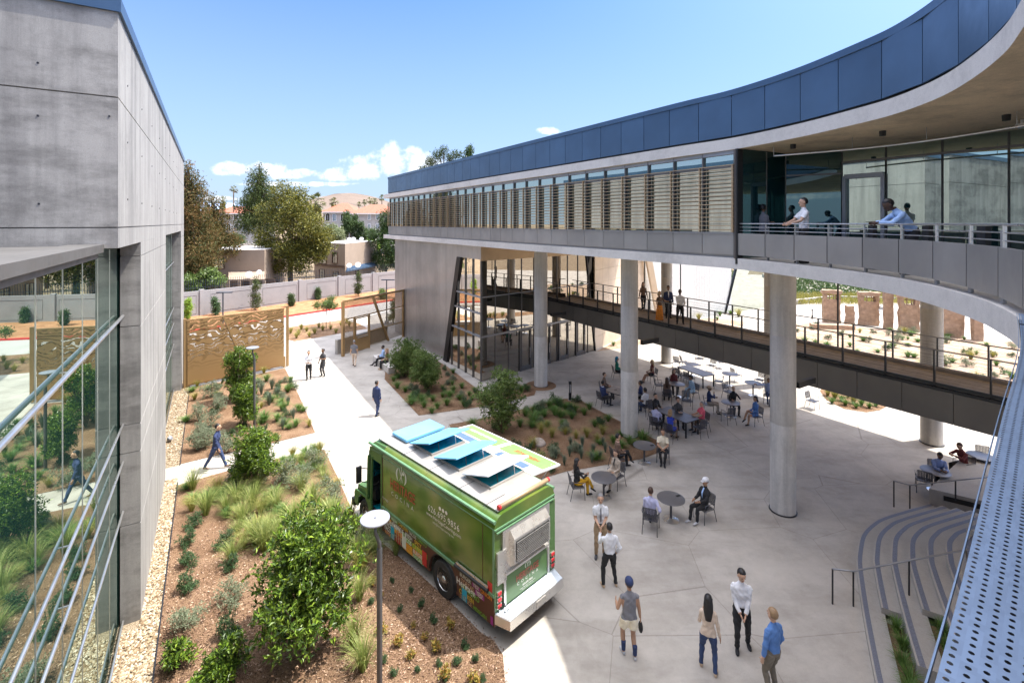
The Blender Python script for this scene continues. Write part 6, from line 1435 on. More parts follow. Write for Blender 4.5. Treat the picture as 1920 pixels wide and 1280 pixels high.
seated(1208, 730, 28, 'person in a white T-shirt seen from behind beside the column', 'armchair with its back to the camera beside the column', top='white', bottom='jeans', skin='brown', sleeve='short', vox=V_)
seated(1230.6, 742, -150, 'man in a black blazer resting his head on one hand', 'armchair of the man in the black blazer', top='black', bottom='black', skin='light', vox=V_, hands={1: (.06, .17, 1.16, (.8, .3, -.6)), -1: (-.1, .32, .78)})
seated(1272, 749.5, 178, 'woman with full dark curly hair behind the rectangular table', 'armchair of the woman with full curly hair', top='charcoal', bottom='black', skin='light', hair='hairbrown', hairstyle='curly', fem=True, vox=V_, hands={1: (.06, .38, .80), -1: (-.08, .38, .80)})
seated(1230.6, 760, -38, 'man in a pale lilac shirt at the near left of the rectangular table', 'armchair of the man in the pale lilac shirt', top='lilac', bottom='charcoal', skin='brown', vox=V_, hands={1: (.1, .4, .80), -1: (-.08, .38, .80)})
seated(1258, 772, -40, 'woman in a royal blue sleeveless dress with auburn hair', 'armchair of the woman in royal blue', top='royal', bottom='royal', skin='tan', hair='hairsand', hairstyle='bob', fem=True, sleeve='none', skirt=True, vox=V_, hands={1: (.1, .42, .78), -1: (-.02, .4, .80)})
seated(1314, 757, 100, 'man in a bright pink shirt with grey hair', 'armchair of the man in pink', top='pink', bottom='brownc', skin='light', hair='hairgrey', sleeve='short', vox=V_, hands={1: (.06, .42, .80), -1: (-.08, .4, .78)})
seated(1332, 727.5, -110, 'man in a navy jacket and a straw hat', 'armchair of the man in the straw hat', top='navy', bottom='beige', skin='brown', vox=V_, cap=('brim', 'tan'), extras=(('shirtfront', 'skyblue'),), hands={1: (.06, .22, 1.05, (.8, .2, -.6)), -1: (-.1, .3, .8)})
seated(1376, 728.5, 175, 'woman in black with cropped fair hair at the round table', 'armchair of the woman in black', top='black', bottom='black', skin='light', hair='hairblond', fem=True, vox=V_, hands={1: (.2, .36, .80), -1: (-.25, .34, .85)})
seated(1414.5, 747, 98, 'woman in a blue dress with a black bob', 'armchair of the woman in the blue dress', top='blue', bottom='blue', skin='tan', hairstyle='bob', fem=True, skirt=True, vox=V_, feet='cross')
seated(1441, 713, 150, 'man in a blue shirt and navy trousers stretching out one arm', 'armchair of the man with the outstretched arm', top='stripe', bottom='navy', skin='brown', vox=V_, feet='cross', hands={1: (.70, .35, 1.05, (.6, -.5, -.6)), -1: (-.14, .3, .72)})
# pair on the seat wall
p = G(714, 684); person(p+Vector((.15, .0, 0)), 108, 'man in a pale blue shirt sitting on the low seat wall with his legs out', 'skyblue', 'black', 'black', 'dark', 'hairblack', pose='sit', seat=.44, vox=.016, feet={1: (.1, .72, 0), -1: (-.12, .45, 0)})
p = G(722, 691); person(p+Vector((.12, 0, 0)), 112, 'red haired woman sitting beside the man in pale blue on the seat wall', 'darkred', 'black', 'tan', 'light', 'hairsand', 'long', pose='sit', seat=.44, fem=True, vox=.016, sleeve='short')
# ================================================================ PLANTS
def np_mesh(name, V, Fq, mats, mi=None):
    me = bpy.data.meshes.new(name); me.from_pydata(V.tolist() if hasattr(V, 'tolist') else V, [], Fq.tolist() if hasattr(Fq, 'tolist') else Fq)
    for m in mats: me.materials.append(M[m])
    if mi is not None: me.polygons.foreach_set('material_index', mi)
    me.update(); return me
def leaves(P, D, size, ratio=.38, seed=1, droop=.2, rnd_=.35):
    """P leaf bases, D pointing directions; returns verts, faces of bent diamond leaves"""
    g = np.random.default_rng(seed); n = len(P); D = D/np.linalg.norm(D, axis=1)[:, None]
    up = g.normal(size=(n, 3))*.6+np.array([0, 0, 1.0]); S = np.cross(D, up); S /= np.linalg.norm(S, axis=1)[:, None]+1e-9; Nn = np.cross(S, D)
    L = size*(1+rnd_*(g.random(n)*2-1)); W = L*ratio
    a = P; b = P+D*(L*.5)[:, None]+S*(W*.5)[:, None]+Nn*(W*.15)[:, None]; c = P+D*L[:, None]-Nn*(L*droop)[:, None]; d = P+D*(L*.5)[:, None]-S*(W*.5)[:, None]+Nn*(W*.15)[:, None]
    V = np.stack([a, b, c, d], 1).reshape(-1, 3); F = np.arange(4*n).reshape(-1, 4); return V, F
def clump_points(blobs, n, seed, shell=.55):
    g = np.random.default_rng(seed); vol = np.array([b[3]*b[4]*b[5] for b in blobs])**.8; idx = g.choice(len(blobs), n, p=vol/vol.sum())
    B = np.array(blobs)[idx]; d = g.normal(size=(n, 3)); d /= np.linalg.norm(d, axis=1)[:, None]; r = (shell+(1-shell)*g.random(n))**1.0
    r = np.where(g.random(n) < .25, g.random(n)*.9, r); r *= 1+.16*g.normal(size=n)*(g.random(n) < .4)
    return B[:, :3]+d*r[:, None]*B[:, 3:6], d
def shrub_mesh(seed, h, w, lobes, rosettes, leaf, mat, per=8, upright=.4, lean=0.0, low=.12):
    r = random.Random(seed); blobs = []; stems = MB()
    for i in range(lobes):
        a = 2*math.pi*i/lobes+r.uniform(-.4, .4); rad = w*.5*r.uniform(.15, .78); z = h*r.uniform(low+.15, .86); rr_ = w*.5*r.uniform(.28, .46)
        if z > h*.7: rad *= .6
        c = Vector((rad*math.cos(a)+lean*z, rad*math.sin(a), z)); blobs.append((c.x, c.y, c.z, rr_, rr_, rr_*r.uniform(.8, 1.3)))
        stems.tube([(0, 0, 0), (c.x*.35, c.y*.35, c.z*.45), tuple(c)], [.028*h/2, .02*h/2, .008], 6)
    blobs.append((0, 0, h*.42, w*.33, w*.33, h*.26))
    P, d = clump_points(blobs, rosettes, seed); g = np.random.default_rng(seed+9)
    P = P[P[:, 2] > .04]; d = d[:len(P)]
    ax = d*.8+np.array([0, 0, upright+.3]); ax /= np.linalg.norm(ax, axis=1)[:, None]
    PP = np.repeat(P, per, 0)+g.normal(size=(len(P)*per, 3))*leaf*.25; DD = np.repeat(ax, per, 0)*.7+g.normal(size=(len(P)*per, 3))*.75
    V, F = leaves(PP, DD, leaf, .40, seed); return np_mesh('foliage', V, F, [mat]), stems.mesh('stems', 'bark', True)
def plant(meshes, p, rz, label, cat='shrub', group=None, scale=1.0, name='shrub', z=0.0, sz=None):
    t = thing(name, label, cat, (p[0], p[1], z), rz, group); t.scale = (scale, scale, scale*(sz or 1))
    for me in meshes:
        o = bpy.data.objects.new(me.name.split('.')[0], me); col.objects.link(o); o.parent = t
    return t
# the three tall glossy shrubs and the dense pair
big = shrub_mesh(11, 2.95, 3.0, 24, 1700, .12, 'laurel_leaf', 8, .9, .0)
plant(big, G(572, 1222), .3, 'tallest glossy green shrub with upright branches, nearest to the camera in the front bed', 'shrub')
b2 = shrub_mesh(12, 2.35, 2.1, 16, 1500, .095, 'laurel_leaf', 8, .5)
plant(b2, G(480, 912), 1.0, 'round glossy green shrub beside the crossing path and the striding man')
b3 = shrub_mesh(13, 2.3, 1.7, 14, 1300, .10, 'laurel_leaf', 7, .4)
plant(b3, G(458, 800), 2.0, 'dense dark leaved shrub at the foot of the tan gate, left of the lamp', scale=1.0)
b4 = shrub_mesh(14, 3.1, 1.9, 16, 1300, .10, 'laurel_leaf', 7, .6)
plant(b4, G(447, 752), .5, 'tall shrub rising in front of the tan perforated gate', scale=1.05, sz=1.1)
b5 = shrub_mesh(15, 2.5, 2.5, 18, 1700, .10, 'privet_leaf', 8, .4)
plant(b5, G(757, 706), .1, 'left of two large rounded shrubs beside the seat wall'); plant(b5, G(801, 732), 2.2, 'right of two large rounded shrubs in the bed before the metal clad wall', sz=.98)
b6 = shrub_mesh(16, 3.0, 2.5, 20, 1300, .105, 'privet_leaf', 7, .5)
plant(b6, G(942, 812), .6, 'loose olive green small tree behind the food truck roof', cat='small tree', scale=1.05)
# grasses
def tuft_mesh(seed, n, h, spread, mat, wdt=.006, curve=1.0):
    g = np.random.default_rng(seed); V = []; F = []
    for i in range(n):
        a = g.random()*6.283; out = spread*(g.random()**.6); L = h*(.55+.5*g.random()); b0 = np.array([math.cos(a), math.sin(a)])*out*.12; k = out/h*curve
        side = np.array([-math.sin(a), math.cos(a), 0])*wdt*(.7+.6*g.random()); pts = []
        for j in range(5):
            t = j/4; rad = np.linalg.norm(b0)+out*t**1.4; z = L*(math.sin(min(1.57, t*1.45))*(1-.25*k*t*t)); pts.append(np.array([math.cos(a)*rad, math.sin(a)*rad, z]))
        o = len(V)
        for j, p in enumerate(pts): w_ = side*(1-.85*j/4); V += [p-w_, p+w_]
        for j in range(4): F.append((o+2*j, o+2*j+1, o+2*j+3, o+2*j+2))
    return [np_mesh('grass_blades', V, F, [mat])]
tA = [tuft_mesh(20+i, 260, .78, .55, 'grass_leaf', .006) for i in range(3)]
tG = [tuft_mesh(30+i, 230, .62, .45, 'gold_leaf', .006) for i in range(2)]
tN = [tuft_mesh(40+i, 200, .38, .34, 'green_grass_leaf', .007) for i in range(3)]
tB = [tuft_mesh(50+i, 130, .52, .20, 'blue_grass_leaf', .008) for i in range(2)]
def small_shrub(seed, h, w, n, leaf, mat): return shrub_mesh(seed, h, w, 9, n, leaf, mat, 6, .5, low=0)
sR = [small_shrub(60+i, .52, .62, 260, .045, 'rosemary_leaf') for i in range(3)]
sL = [small_shrub(63+i, .60, .66, 170, .075, 'laurel_leaf') for i in range(2)]
sG = [small_shrub(66+i, .62, .80, 330, .040, 'grey_leaf') for i in range(2)]
sS = [small_shrub(70+i, .16, .18, 45, .035, 'succulent_leaf') for i in range(3)]
rp_ = random.Random(99)
def scatter(pts, variants, label, group, cat, name, s0=.85, s1=1.15, sz=None):
    for (u, v) in pts:
        plant(rp_.choice(variants), G(u, v), rp_.uniform(0, 6.28), label, cat, group, rp_.uniform(s0, s1), name, sz=sz)
def z7(pts): return [(300+x/2.783, 820+y/2.783) for x, y in pts]
scatter(z7([(170, 275), (240, 405), (430, 465), (545, 590), (620, 560), (700, 470), (790, 400), (690, 700), (1030, 660), (1040, 850), (1010, 1090), (1060, 1215), (580, 520), (900, 455), (500, 560), (480, 380), (610, 385), (345, 395), (400, 350)]), tA, 'large arching green and straw coloured grass tuft in the front bed', 'large grass tufts in the front bed', 'grass tuft', 'grass_tuft', .9, 1.25)
scatter(z7([(165, 385), (700, 520), (690, 620), (300, 300), (1055, 700)]), tG, 'golden grass tuft in the front bed', 'golden grass tufts in the front bed', 'grass tuft', 'grass_tuft')
scatter(z7([(265, 340), (330, 330), (420, 400), (350, 420), (550, 350), (600, 330), (690, 150), (760, 110), (810, 80), (640, 140), (560, 380), (640, 420), (450, 320), (840, 150), (770, 190), (880, 390)]), tN, 'low green grass tuft beside the glossy shrub at the crossing path', 'low grass tufts near the crossing path', 'grass tuft', 'grass_tuft', 1, 1.5)
for i, (x, y, l) in enumerate([(180, 465, 'small dark shrub furthest back along the pebble strip'), (150, 560, 'small dark shrub, second along the pebble strip'), (140, 670, 'small open dark shrub casting a long shadow, third along the pebble strip'), (140, 800, 'spreading small shrub, fourth along the pebble strip'),
        (125, 1010, 'rounded grey green shrub, fifth along the pebble strip'), (90, 1200, 'bright green shrub nearest the camera along the pebble strip'), (345, 570, 'upright small shrub right of the straw coloured grass'), (375, 690, 'small dark shrub in the middle of the bare mulch'),
        (375, 860, 'silvery small shrub left of the tallest shrub'), (355, 1040, 'rounded shrub close to the left foot of the tallest shrub')]):
    P_ = G(300+x/2.783, 820+y/2.783); plant((sL if 'bright' in l else sG if 'grey' in l or 'silvery' in l else sR)[i % 2], P_, i, l, 'shrub', None, [1, 1, 1, 1.05, 1.15, 1.25, 1.1, .9, 1.1, 1.1][i])
plant(sL[0], G(440, 1262), 1, 'dark green shrub at the bottom edge left of the tallest shrub', scale=1.5); plant(sL[1], G(395, 1290), 2, 'low dark shrub half cut by the bottom edge', scale=1.3)
for i, (u, v, l) in enumerate([(565, 912, 'silvery shrub in the corner of the front bed'), (535, 905, 'grey leaved shrub behind the round glossy shrub'), (620, 935, 'wispy grey shrub at the edge of the path before the truck'), (590, 880, 'small grey shrub near the corner of the crossing path')]): plant(sG[i % 2], G(u, v), i, l, scale=1.4)
scatter([(560+x/3.368, 900+y/3.368) for x, y in ((590, 650), (710, 710), (850, 895), (1050, 1060), (1000, 1165), (1115, 1145), (885, 1170), (750, 1215), (595, 1235), (920, 1270), (1165, 1265), (460, 780), (535, 1150), (640, 830), (775, 800))], sR, 'tiny green seedling shrub in the bare mulch behind the lamp post', 'tiny seedlings in the front mulch', 'seedling', 'seedling', .28, .45)
scatter([(560+x/3.368, 900+y/3.368) for x, y in ((725, 930), (795, 1010), (525, 970), (630, 1050), (865, 1085), (705, 1125), (955, 945), (515, 745), (460, 665), (930, 1255), (1105, 1280))], sS, 'tiny yellow and orange succulent in the bare mulch', 'tiny succulents in the front mulch', 'succulent', 'succulent', 1.1, 1.8)
# bed behind the crossing path
scatter([(395, 800), (375, 820), (410, 770), (385, 840), (372, 790), (405, 830), (425, 850), (395, 745), (370, 845)], sG, 'silvery grey shrub in the bed between the pebbles and the dark lamp', 'silvery shrubs before the tan gate', 'shrub', 'shrub', 1.15, 1.5)
scatter([(505, 760), (520, 745), (540, 735), (530, 770), (550, 785), (520, 790), (495, 790), (540, 760), (560, 770), (510, 730), (545, 715), (500, 715), (555, 800), (530, 805), (490, 740), (480, 815)], tN+tB, 'low green tuft in the bed between the dark lamp and the sunlit path', 'low tufts beside the sunlit path', 'grass tuft', 'grass_tuft', 1.0, 1.6)
scatter([(370, 725), (495, 700), (365, 750), (490, 765), (580, 800), (515, 825), (460, 835), (470, 700)], tG, 'yellowish tuft in the bed before the tan gate', 'yellow tufts before the tan gate', 'grass tuft', 'grass_tuft', .6, .9)
# bed before the cafe
scatter([(745, 728), (760, 735), (775, 742), (790, 748), (812, 752), (830, 745), (850, 735), (866, 728), (880, 742), (862, 750), (838, 760), (820, 766), (795, 764), (738, 715), (848, 722), (830, 730), (890, 735), (885, 750), (905, 752), (925, 745), (945, 735), (962, 728), (978, 735), (770, 752), (870, 762), (850, 700), (810, 775)], tN, 'low green tuft in the mulch bed before the metal clad wall', 'low tufts before the metal clad wall', 'grass tuft', 'grass_tuft', .8, 1.35)
# middle bed
scatter([(985, 780), (1000, 772), (1015, 765), (1030, 765), (1045, 762), (1060, 768), (1078, 772), (1095, 778), (1105, 768), (1040, 778), (1020, 782), (1072, 785), (1000, 795), (975, 800), (1140, 790), (1115, 800), (1150, 830), (1190, 838), (1205, 830), (1180, 832), (1055, 800)], tN, 'fresh green tuft in the middle bed behind the food truck', 'green tufts in the middle bed', 'grass tuft', 'grass_tuft', 1.0, 1.6)
scatter([(1068, 855), (1090, 860), (1112, 852), (1070, 838), (1092, 838), (1135, 848), (1125, 862), (1088, 850), (1058, 872), (1110, 868), (1042, 860), (1130, 835)], tB, 'blue green upright tuft near the mustard trousered woman', 'blue green tufts in the middle bed', 'grass tuft', 'grass_tuft', .8, 1.1)
scatter([(1015, 812), (1035, 820), (1060, 815), (1080, 822), (1100, 820), (1120, 828), (1025, 800), (1000, 840), (1010, 865), (1130, 815)], tG, 'dry golden tuft in the middle bed', 'dry tufts in the middle bed', 'grass tuft', 'grass_tuft', .55, .9)
# gate side bed and sunlit bed
scatter([(545, 625), (560, 628), (575, 622), (590, 626), (605, 620), (620, 618), (640, 612), (655, 612), (565, 618), (630, 625), (598, 614), (580, 632), (650, 606), (556, 634)], tG, 'golden tuft in the bed between the two gates', 'golden tufts between the gates', 'grass tuft', 'grass_tuft', .9, 1.2)
scatter([(1552, 742), (1565, 748), (1578, 752), (1590, 745), (1600, 756), (1615, 760), (1630, 765), (1642, 762), (1585, 760), (1605, 765), (1560, 756), (1570, 735), (1595, 735)], tN+tG, 'low tuft in the small sunlit bed under the walkway', 'tufts in the small sunlit bed', 'grass tuft', 'grass_tuft', .9, 1.3)
scatter([(1500+rp_.uniform(0, 360), 0) for _ in range(1)][:0], tN, '', '', '', '')
pts = []
for _ in range(400):
    u, v = rp_.uniform(1485, 1900), rp_.uniform(622, 735)
    P_ = G(u, v)
    if inside(P_, B7) and len(pts) < 46: pts.append((u, v))
scatter(pts, tN+tG+sG, 'low dry plant in the sand court beyond the walkway', 'low plants in the sand court', 'plant', 'desert_plant', .8, 1.5)
scatter([(1290, 590), (1305, 592), (1320, 590), (1335, 588), (1350, 592), (1370, 590), (1385, 594), (1150, 648), (1180, 640), (1195, 632), (1225, 640), (1310, 600), (1345, 600)], tN+tG, 'low plant at the foot of the pale wall beyond the walkway', 'low plants at the foot of the pale wall', 'plant', 'desert_plant', 1.1, 1.7)
for w_, (pa, pb, zz) in enumerate(PLANTERS):
    for i in range(5, 16, 2):
        q = lerp(pa[i], pb[i], rp_.uniform(.35, .65)); plant(tN[i % 3], q, i, ['long green grass in the planter between the lowest steps', 'long green grass in the second planter between the steps', 'long green grass in the third planter, beside the perforated screen'][w_], 'grass tuft', 'grass in step planter number %d' % (w_+1), .95, 'grass_tuft', z=zz)
tM = [tuft_mesh(80+i, 190, .30, .42, 'green_grass_leaf', .010, .6) for i in range(2)]+[shrub_mesh(84, .34, .62, 8, 230, .04, 'rosemary_leaf', 6, .5, low=0), shrub_mesh(85, .30, .6, 8, 210, .045, 'grey_leaf', 6, .5, low=0)]
def fill(poly, n, gap, label, group, s0=.8, s1=1.4, vs=None, seed=1, cond=None):
    r = random.Random(seed); xs = [p[0] for p in poly]; ys = [p[1] for p in poly]; done = []
    for _ in range(n*60):
        if len(done) >= n: break
        p = Vector((r.uniform(min(xs), max(xs)), r.uniform(min(ys), max(ys)), 0))
        if not inside(p, poly) or any((p-q).length < gap for q in done) or (cond and not cond(p)): continue
        done.append(p); plant(r.choice(vs or tM), p, r.uniform(0, 6.28), label, 'ground plant', group, r.uniform(s0, s1), 'low_plant')
fill(B3, 44, .42, 'low matted green plant in the bed before the metal clad wall', 'matted plants before the metal clad wall', seed=2)
fill(B4, 40, .50, 'low matted green plant in the middle bed', 'matted plants in the middle bed', seed=3, cond=lambda p: p.y > 19.0)
fill(B2, 34, .55, 'low matted plant in the bed before the tan gate', 'matted plants before the tan gate', .9, 1.5, seed=4)
fill(B7, 60, .8, 'low matted dry plant in the sand court', 'matted plants in the sand court', .9, 1.7, seed=5)
fill(B1, 30, .55, 'green and straw grass tuft in the upper part of the front bed', 'grass tufts in the upper front bed', .7, 1.0, vs=tA+tG, seed=6, cond=lambda p: 14.2 < p.y and p.x > -9.5)
fill(B1, 16, .5, 'grey green low plant in the upper part of the front bed', 'low plants in the upper front bed', .9, 1.5, seed=7, cond=lambda p: 14.8 < p.y)
# rocks
for i, (u, v, s, l) in enumerate([(1010, 833, .32, 'pale boulder in the middle bed behind the truck awning'), (1078, 885, .12, 'small stone at the corner of the middle bed')]):
    b = bmesh.new(); bmesh.ops.create_icosphere(b, subdivisions=3, radius=s)
    for v_ in b.verts: v_.co *= 1+.22*noise.noise(v_.co*3+Vector((i, 0, 0))); v_.co.z *= .6
    me = bpy.data.meshes.new('boulder'); b.to_mesh(me); b.free(); me.materials.append(M['rock']); o = bpy.data.objects.new('boulder', me); col.objects.link(o); o.location = G(u, v)+Vector((0, 0, s*.25)); tag(o, l, 'rock')
# ================================================================ PERIMETER WALL
pw = thing('perimeter_wall', 'long grey panelled concrete boundary wall with dark piers behind the road', 'wall', WP0)
L = (WP1-WP0).length; k = 0; a = 0; bay = 5.6
while a < L:
    p, q = WP0+wd*a, WP0+wd*min(L, a+bay)
    mb = MB(); mb.prism([p+wn*0, q, q-wn*.22, p-wn*.22], 0, 2.72); mb.prism([p+wd*.9+wn*.03, q-wd*.5+wn*.03, q-wd*.5-wn*.1, p+wd*.9-wn*.1], .35, .38); mb.prism([p+wd*.9+wn*.03, q-wd*.5+wn*.03, q-wd*.5-wn*.1, p+wd*.9-wn*.1], 2.3, 2.33)
    for e in (p+wd*.9, q-wd*.53): mb.prism([e+wn*.03, e+wd*.03+wn*.03, e+wd*.03-wn*.1, e-wn*.1], .38, 2.3)
    bl(mb, 'wall_panel', 'perimeter_concrete', pw, WP0)
    mb = MB(); mb.prism([p-wd*.22+wn*.12, p+wd*.22+wn*.12, p+wd*.22-wn*.25, p-wd*.22-wn*.25], 0, 2.86); bl(mb, 'wall_pier', 'perimeter_concrete', pw, WP0); a += bay
ff = thing('picket_fence', 'dark iron fence with leaning pickets above the boundary wall', 'fence', WP0)
mb = MB(); a = 26
while a < L: p = WP0+wd*a-wn*1.6; mb.beam(p+Vector((0, 0, 1.2)), p+wd*.10+wn*.05+Vector((0, 0, 3.75)), .035, .03, up=(0, 1, 0)); a += .24
mb2 = MB(); mb2.beam(WP0+wd*26-wn*1.6+Vector((0, 0, 2.9)), WP1-wn*1.6+Vector((0, 0, 2.9)), .04, .04)
bl(mb, 'pickets', 'iron', ff, WP0); bl(mb2, 'rail', 'iron', ff, WP0)
# ================================================================ TREES
def tree(p, label, blobs, n, leaf, mat, trunk_h, trunk_r, name='tree', cat='tree', group=None, seed=1, drp=.2, ratio=.5, shell=.5, limbs=True, smooth_dir=.3, trunk_mat='bark'):
    t = thing(name, label, cat, (p[0], p[1], 0), 0, group); r = random.Random(seed)
    mb = MB(); mb.tube([(0, 0, -.2), (r.uniform(-.1, .1), 0, trunk_h*.5), (0, 0, trunk_h)], [trunk_r, trunk_r*.8, trunk_r*.55], 9)
    if limbs:
        for b in blobs: mb.tube([(0, 0, trunk_h*r.uniform(.4, .9)), (b[0]*.5, b[1]*.5, (trunk_h+b[2])/2), (b[0], b[1], b[2])], [trunk_r*.4, trunk_r*.25, trunk_r*.08], 5)
    mb.build('trunk', trunk_mat, t, smooth=True)
    P, d = clump_points(blobs, n//5, seed, shell); g = np.random.default_rng(seed); P = np.repeat(P, 5, 0)+g.normal(size=(len(P)*5, 3))*leaf*.7; d = np.repeat(d, 5, 0)
    V, F = leaves(P, d*smooth_dir+g.normal(size=P.shape)*.6+np.array([0, 0, .25]), leaf, ratio, seed, drp)
    me = np_mesh('crown', V, F, [mat]); o = bpy.data.objects.new('crown', me); col.objects.link(o); o.parent = t; return t
def pos(u, d): return Vector(((u-CX)/FPX*d, d, 0))
def cone_blobs(seed, z0, z1, r0, n, wob=.5, flat=.5):
    r = random.Random(seed); B = []
    for i in range(n):
        t = i/(n-1); z = lerp(z0, z1, t); rad = r0*(1-t)**.7*r.uniform(.55, 1.0)+.25; a = i*2.4+r.uniform(-wob, wob); q = rad*.62
        B.append((q*math.cos(a), q*math.sin(a), z, rad*.55+.3, rad*.55+.3, (rad*flat+.35)))
    return B
def round_blobs(seed, zc, rx, rz_, n):
    r = random.Random(seed); B = []
    for i in range(n):
        a = r.uniform(0, 6.28); e = math.asin(r.uniform(-.9, 1)); q = r.uniform(.45, .8); k = r.uniform(.26, .42)
        B.append((rx*q*math.cos(a)*math.cos(e), rx*q*math.sin(a)*math.cos(e), zc+rz_*q*math.sin(e)*1.05, rx*k, rx*k, rz_*k*.9))
    return B
tree(pos(352, 58), 'tall brownish green conifer at the edge of the concrete building', cone_blobs(1, 4.5, 17.0, 4.0, 36), 26000, .34, 'pine_leaf', 16, .35, 'conifer_tree', seed=1, ratio=.28)
tree(pos(398, 64), 'shorter rusty conifer just right of the tallest conifer', cone_blobs(2, 7, 13.4, 2.6, 16), 9000, .34, 'pine_leaf', 12, .25, 'conifer_tree', seed=2, ratio=.28)
tree(pos(487, 92), 'tall dark green pine behind the big yellowish tree', cone_blobs(3, 9, 21.0, 5.0, 24, flat=.42), 15000, .42, 'green_pine_leaf', 19.5, .4, 'pine_tree', seed=3, ratio=.3)
tree(pos(545, 72), 'large spreading yellowish green tree between the two stucco houses', round_blobs(4, 8.6, 5.6, 6.6, 26)+[(-1.2, 0, 14.6, 1.9, 1.9, 1.9), (.8, 0, 13.6, 1.6, 1.6, 1.7), (3.6, 0, 5.6, 2, 2, 1.8), (-3.6, 0, 11.5, 1.7, 1.7, 1.9), (4.4, -1, 8, 1.6, 1.6, 1.7), (-2, -1, 3.6, 2.2, 2, 1.4), (1.5, -1, 3.4, 2.2, 2, 1.4)], 34000, .30, 'ficus_leaf', 8, .42, 'broadleaf_tree', seed=4)
tree(pos(724, 88), 'dark green tree hard against the left end of the ring building', round_blobs(5, 5.4, 3.3, 5.2, 16)+[(0, 0, 10.6, 1.6, 1.6, 2.0)], 14000, .30, 'dark_leaf', 6, .25, 'broadleaf_tree', seed=5)
tree(pos(653, 112), 'upright green tree before the red roofed apartments, left of a smaller one', round_blobs(6, 8.6, 2.3, 4.2, 10), 6000, .36, 'far_leaf', 6, .2, 'broadleaf_tree', seed=6)
tree(pos(680, 112), 'small green tree right of the upright tree before the apartments', round_blobs(7, 7.4, 1.7, 3.2, 8), 4000, .36, 'far_leaf', 5, .2, 'broadleaf_tree', seed=7)
tree(pos(620, 104), 'pale olive feathery tree behind the right stucco house', round_blobs(8, 7.6, 3.0, 2.6, 12), 6000, .34, 'olive_leaf', 6, .2, 'broadleaf_tree', seed=8)
tree(pos(706, 108), 'bright green tree with a rounded top beside the apartments', round_blobs(9, 6.5, 2.2, 3.2, 8), 5000, .34, 'far_leaf', 5, .2, 'broadleaf_tree', seed=9)
tree(pos(832, 66), 'sparse pine crown showing above the roof parapet, left', [(-1.8, 0, 18.3, .9, .9, .7), (-.8, 0, 19.2, .8, .8, .8), (0, 0, 19.8, .6, .6, .6), (.9, 0, 18.9, .7, .7, .6), (1.6, 0, 19.4, .5, .5, .5), (2.2, 0, 19.3, .4, .4, .5), (-2.6, 0, 17.3, .8, .8, .5), (1.0, 0, 17, 1.5, 1, 1)], 3800, .26, 'green_pine_leaf', 18, .3, 'pine_tree', seed=10, ratio=.3)
tree(pos(879, 66), 'single dense treetop showing above the roof parapet, right', [(0, 0, 19.6, .55, .55, .8), (.2, 0, 20.2, .35, .35, .4), (0, 0, 18.4, 1, 1, 1)], 2600, .22, 'dark_leaf', 18, .3, 'pine_tree', seed=11)
tree(pos(378, 56), 'broad leaved green tree leaning over the boundary wall by the concrete building', round_blobs(12, 3.4, 2.7, 1.6, 12), 9000, .22, 'privet_leaf', 3, .15, 'broadleaf_tree', seed=12)
for i, (u, d, z, w_, mat, l) in enumerate([(425, 84, 4.6, 3.2, 'blossom', 'white flowering bush behind the left stucco house, left'), (462, 86, 4.8, 3.6, 'blossom', 'white flowering bush behind the left stucco house, right'), (417, 79, 4.9, 1.9, 'bright_leaf', 'bright green bush behind the roof of the left stucco house'),
        (372, 96, 5.3, 3.4, 'bright_leaf', 'yellow green bush left of the white apartment house'), (440, 105, 6.4, 3.4, 'far_leaf', 'green bush at the foot of the white apartment house'), (500, 100, 4.4, 3.8, 'far_leaf', 'dark bush behind the large yellowish tree'), (600, 92, 4.2, 2.8, 'olive_leaf', 'olive bush beside the right stucco house'), (690, 100, 5.0, 2.6, 'bright_leaf', 'bright low bush behind the right stucco house')]):
    tree(pos(u, d), l, round_blobs(30+i, z, w_, 1.7, 9), 5000, .26, mat, z, .12, 'bush', 'bush', seed=30+i)
# trees and columnar shrubs along the wall
for i, (u, v, h, w_, mat, l) in enumerate([(480, 583, 3.5, .95, 'green_pine_leaf', 'tall narrow young conifer before the boundary wall'), (351, 601, 2.2, .6, 'bright_leaf', 'narrow bright shrub half hidden by the concrete building'), (404, 592, 1.9, .6, 'rosemary_leaf', 'oval green shrub above the tan gate'), (545, 576, 1.5, .62, 'far_leaf', 'round shrub at the end of the tan gate'),
        (596, 563, 1.5, .5, 'far_leaf', 'small oval shrub in the red earth strip'), (672, 557, 3.2, .9, 'green_pine_leaf', 'young conifer above the bronze entrance screen'), (717, 562, 1.3, .8, 'privet_leaf', 'low loose shrub left of the metal clad wall'), (738, 606, 2.3, .8, 'privet_leaf', 'leggy shrub behind the bronze entrance screen')]):
    P_ = G(u, v); r = random.Random(i+50); B = [(r.uniform(-.25, .25)*w_, r.uniform(-.25, .25)*w_, h*(.18+.78*k/7), w_*(.62-.30*abs(k/7-.4)), w_*(.62-.30*abs(k/7-.4)), h*.11) for k in range(8)]
    if h > 3: B = [b for k, b in enumerate(B) if k not in (4,)]
    tree(P_, l, B, 2600, .13, mat, h*.8, .04, 'young_shrub', 'shrub', seed=50+i, limbs=False)
t = tree(G(612, 616), 'small staked tree with three thin stems in the bed between the gates', round_blobs(60, 2.25, 1.2, .85, 9), 2600, .13, 'privet_leaf', 2.2, .03, 'young_tree', 'tree', seed=60)
for x in (-.35, .35): mb = MB(); mb.tube([(x, 0, 0), (x*.9, 0, 1.9)], .025, 6); mb.build('stake', 'wood_brown', t)
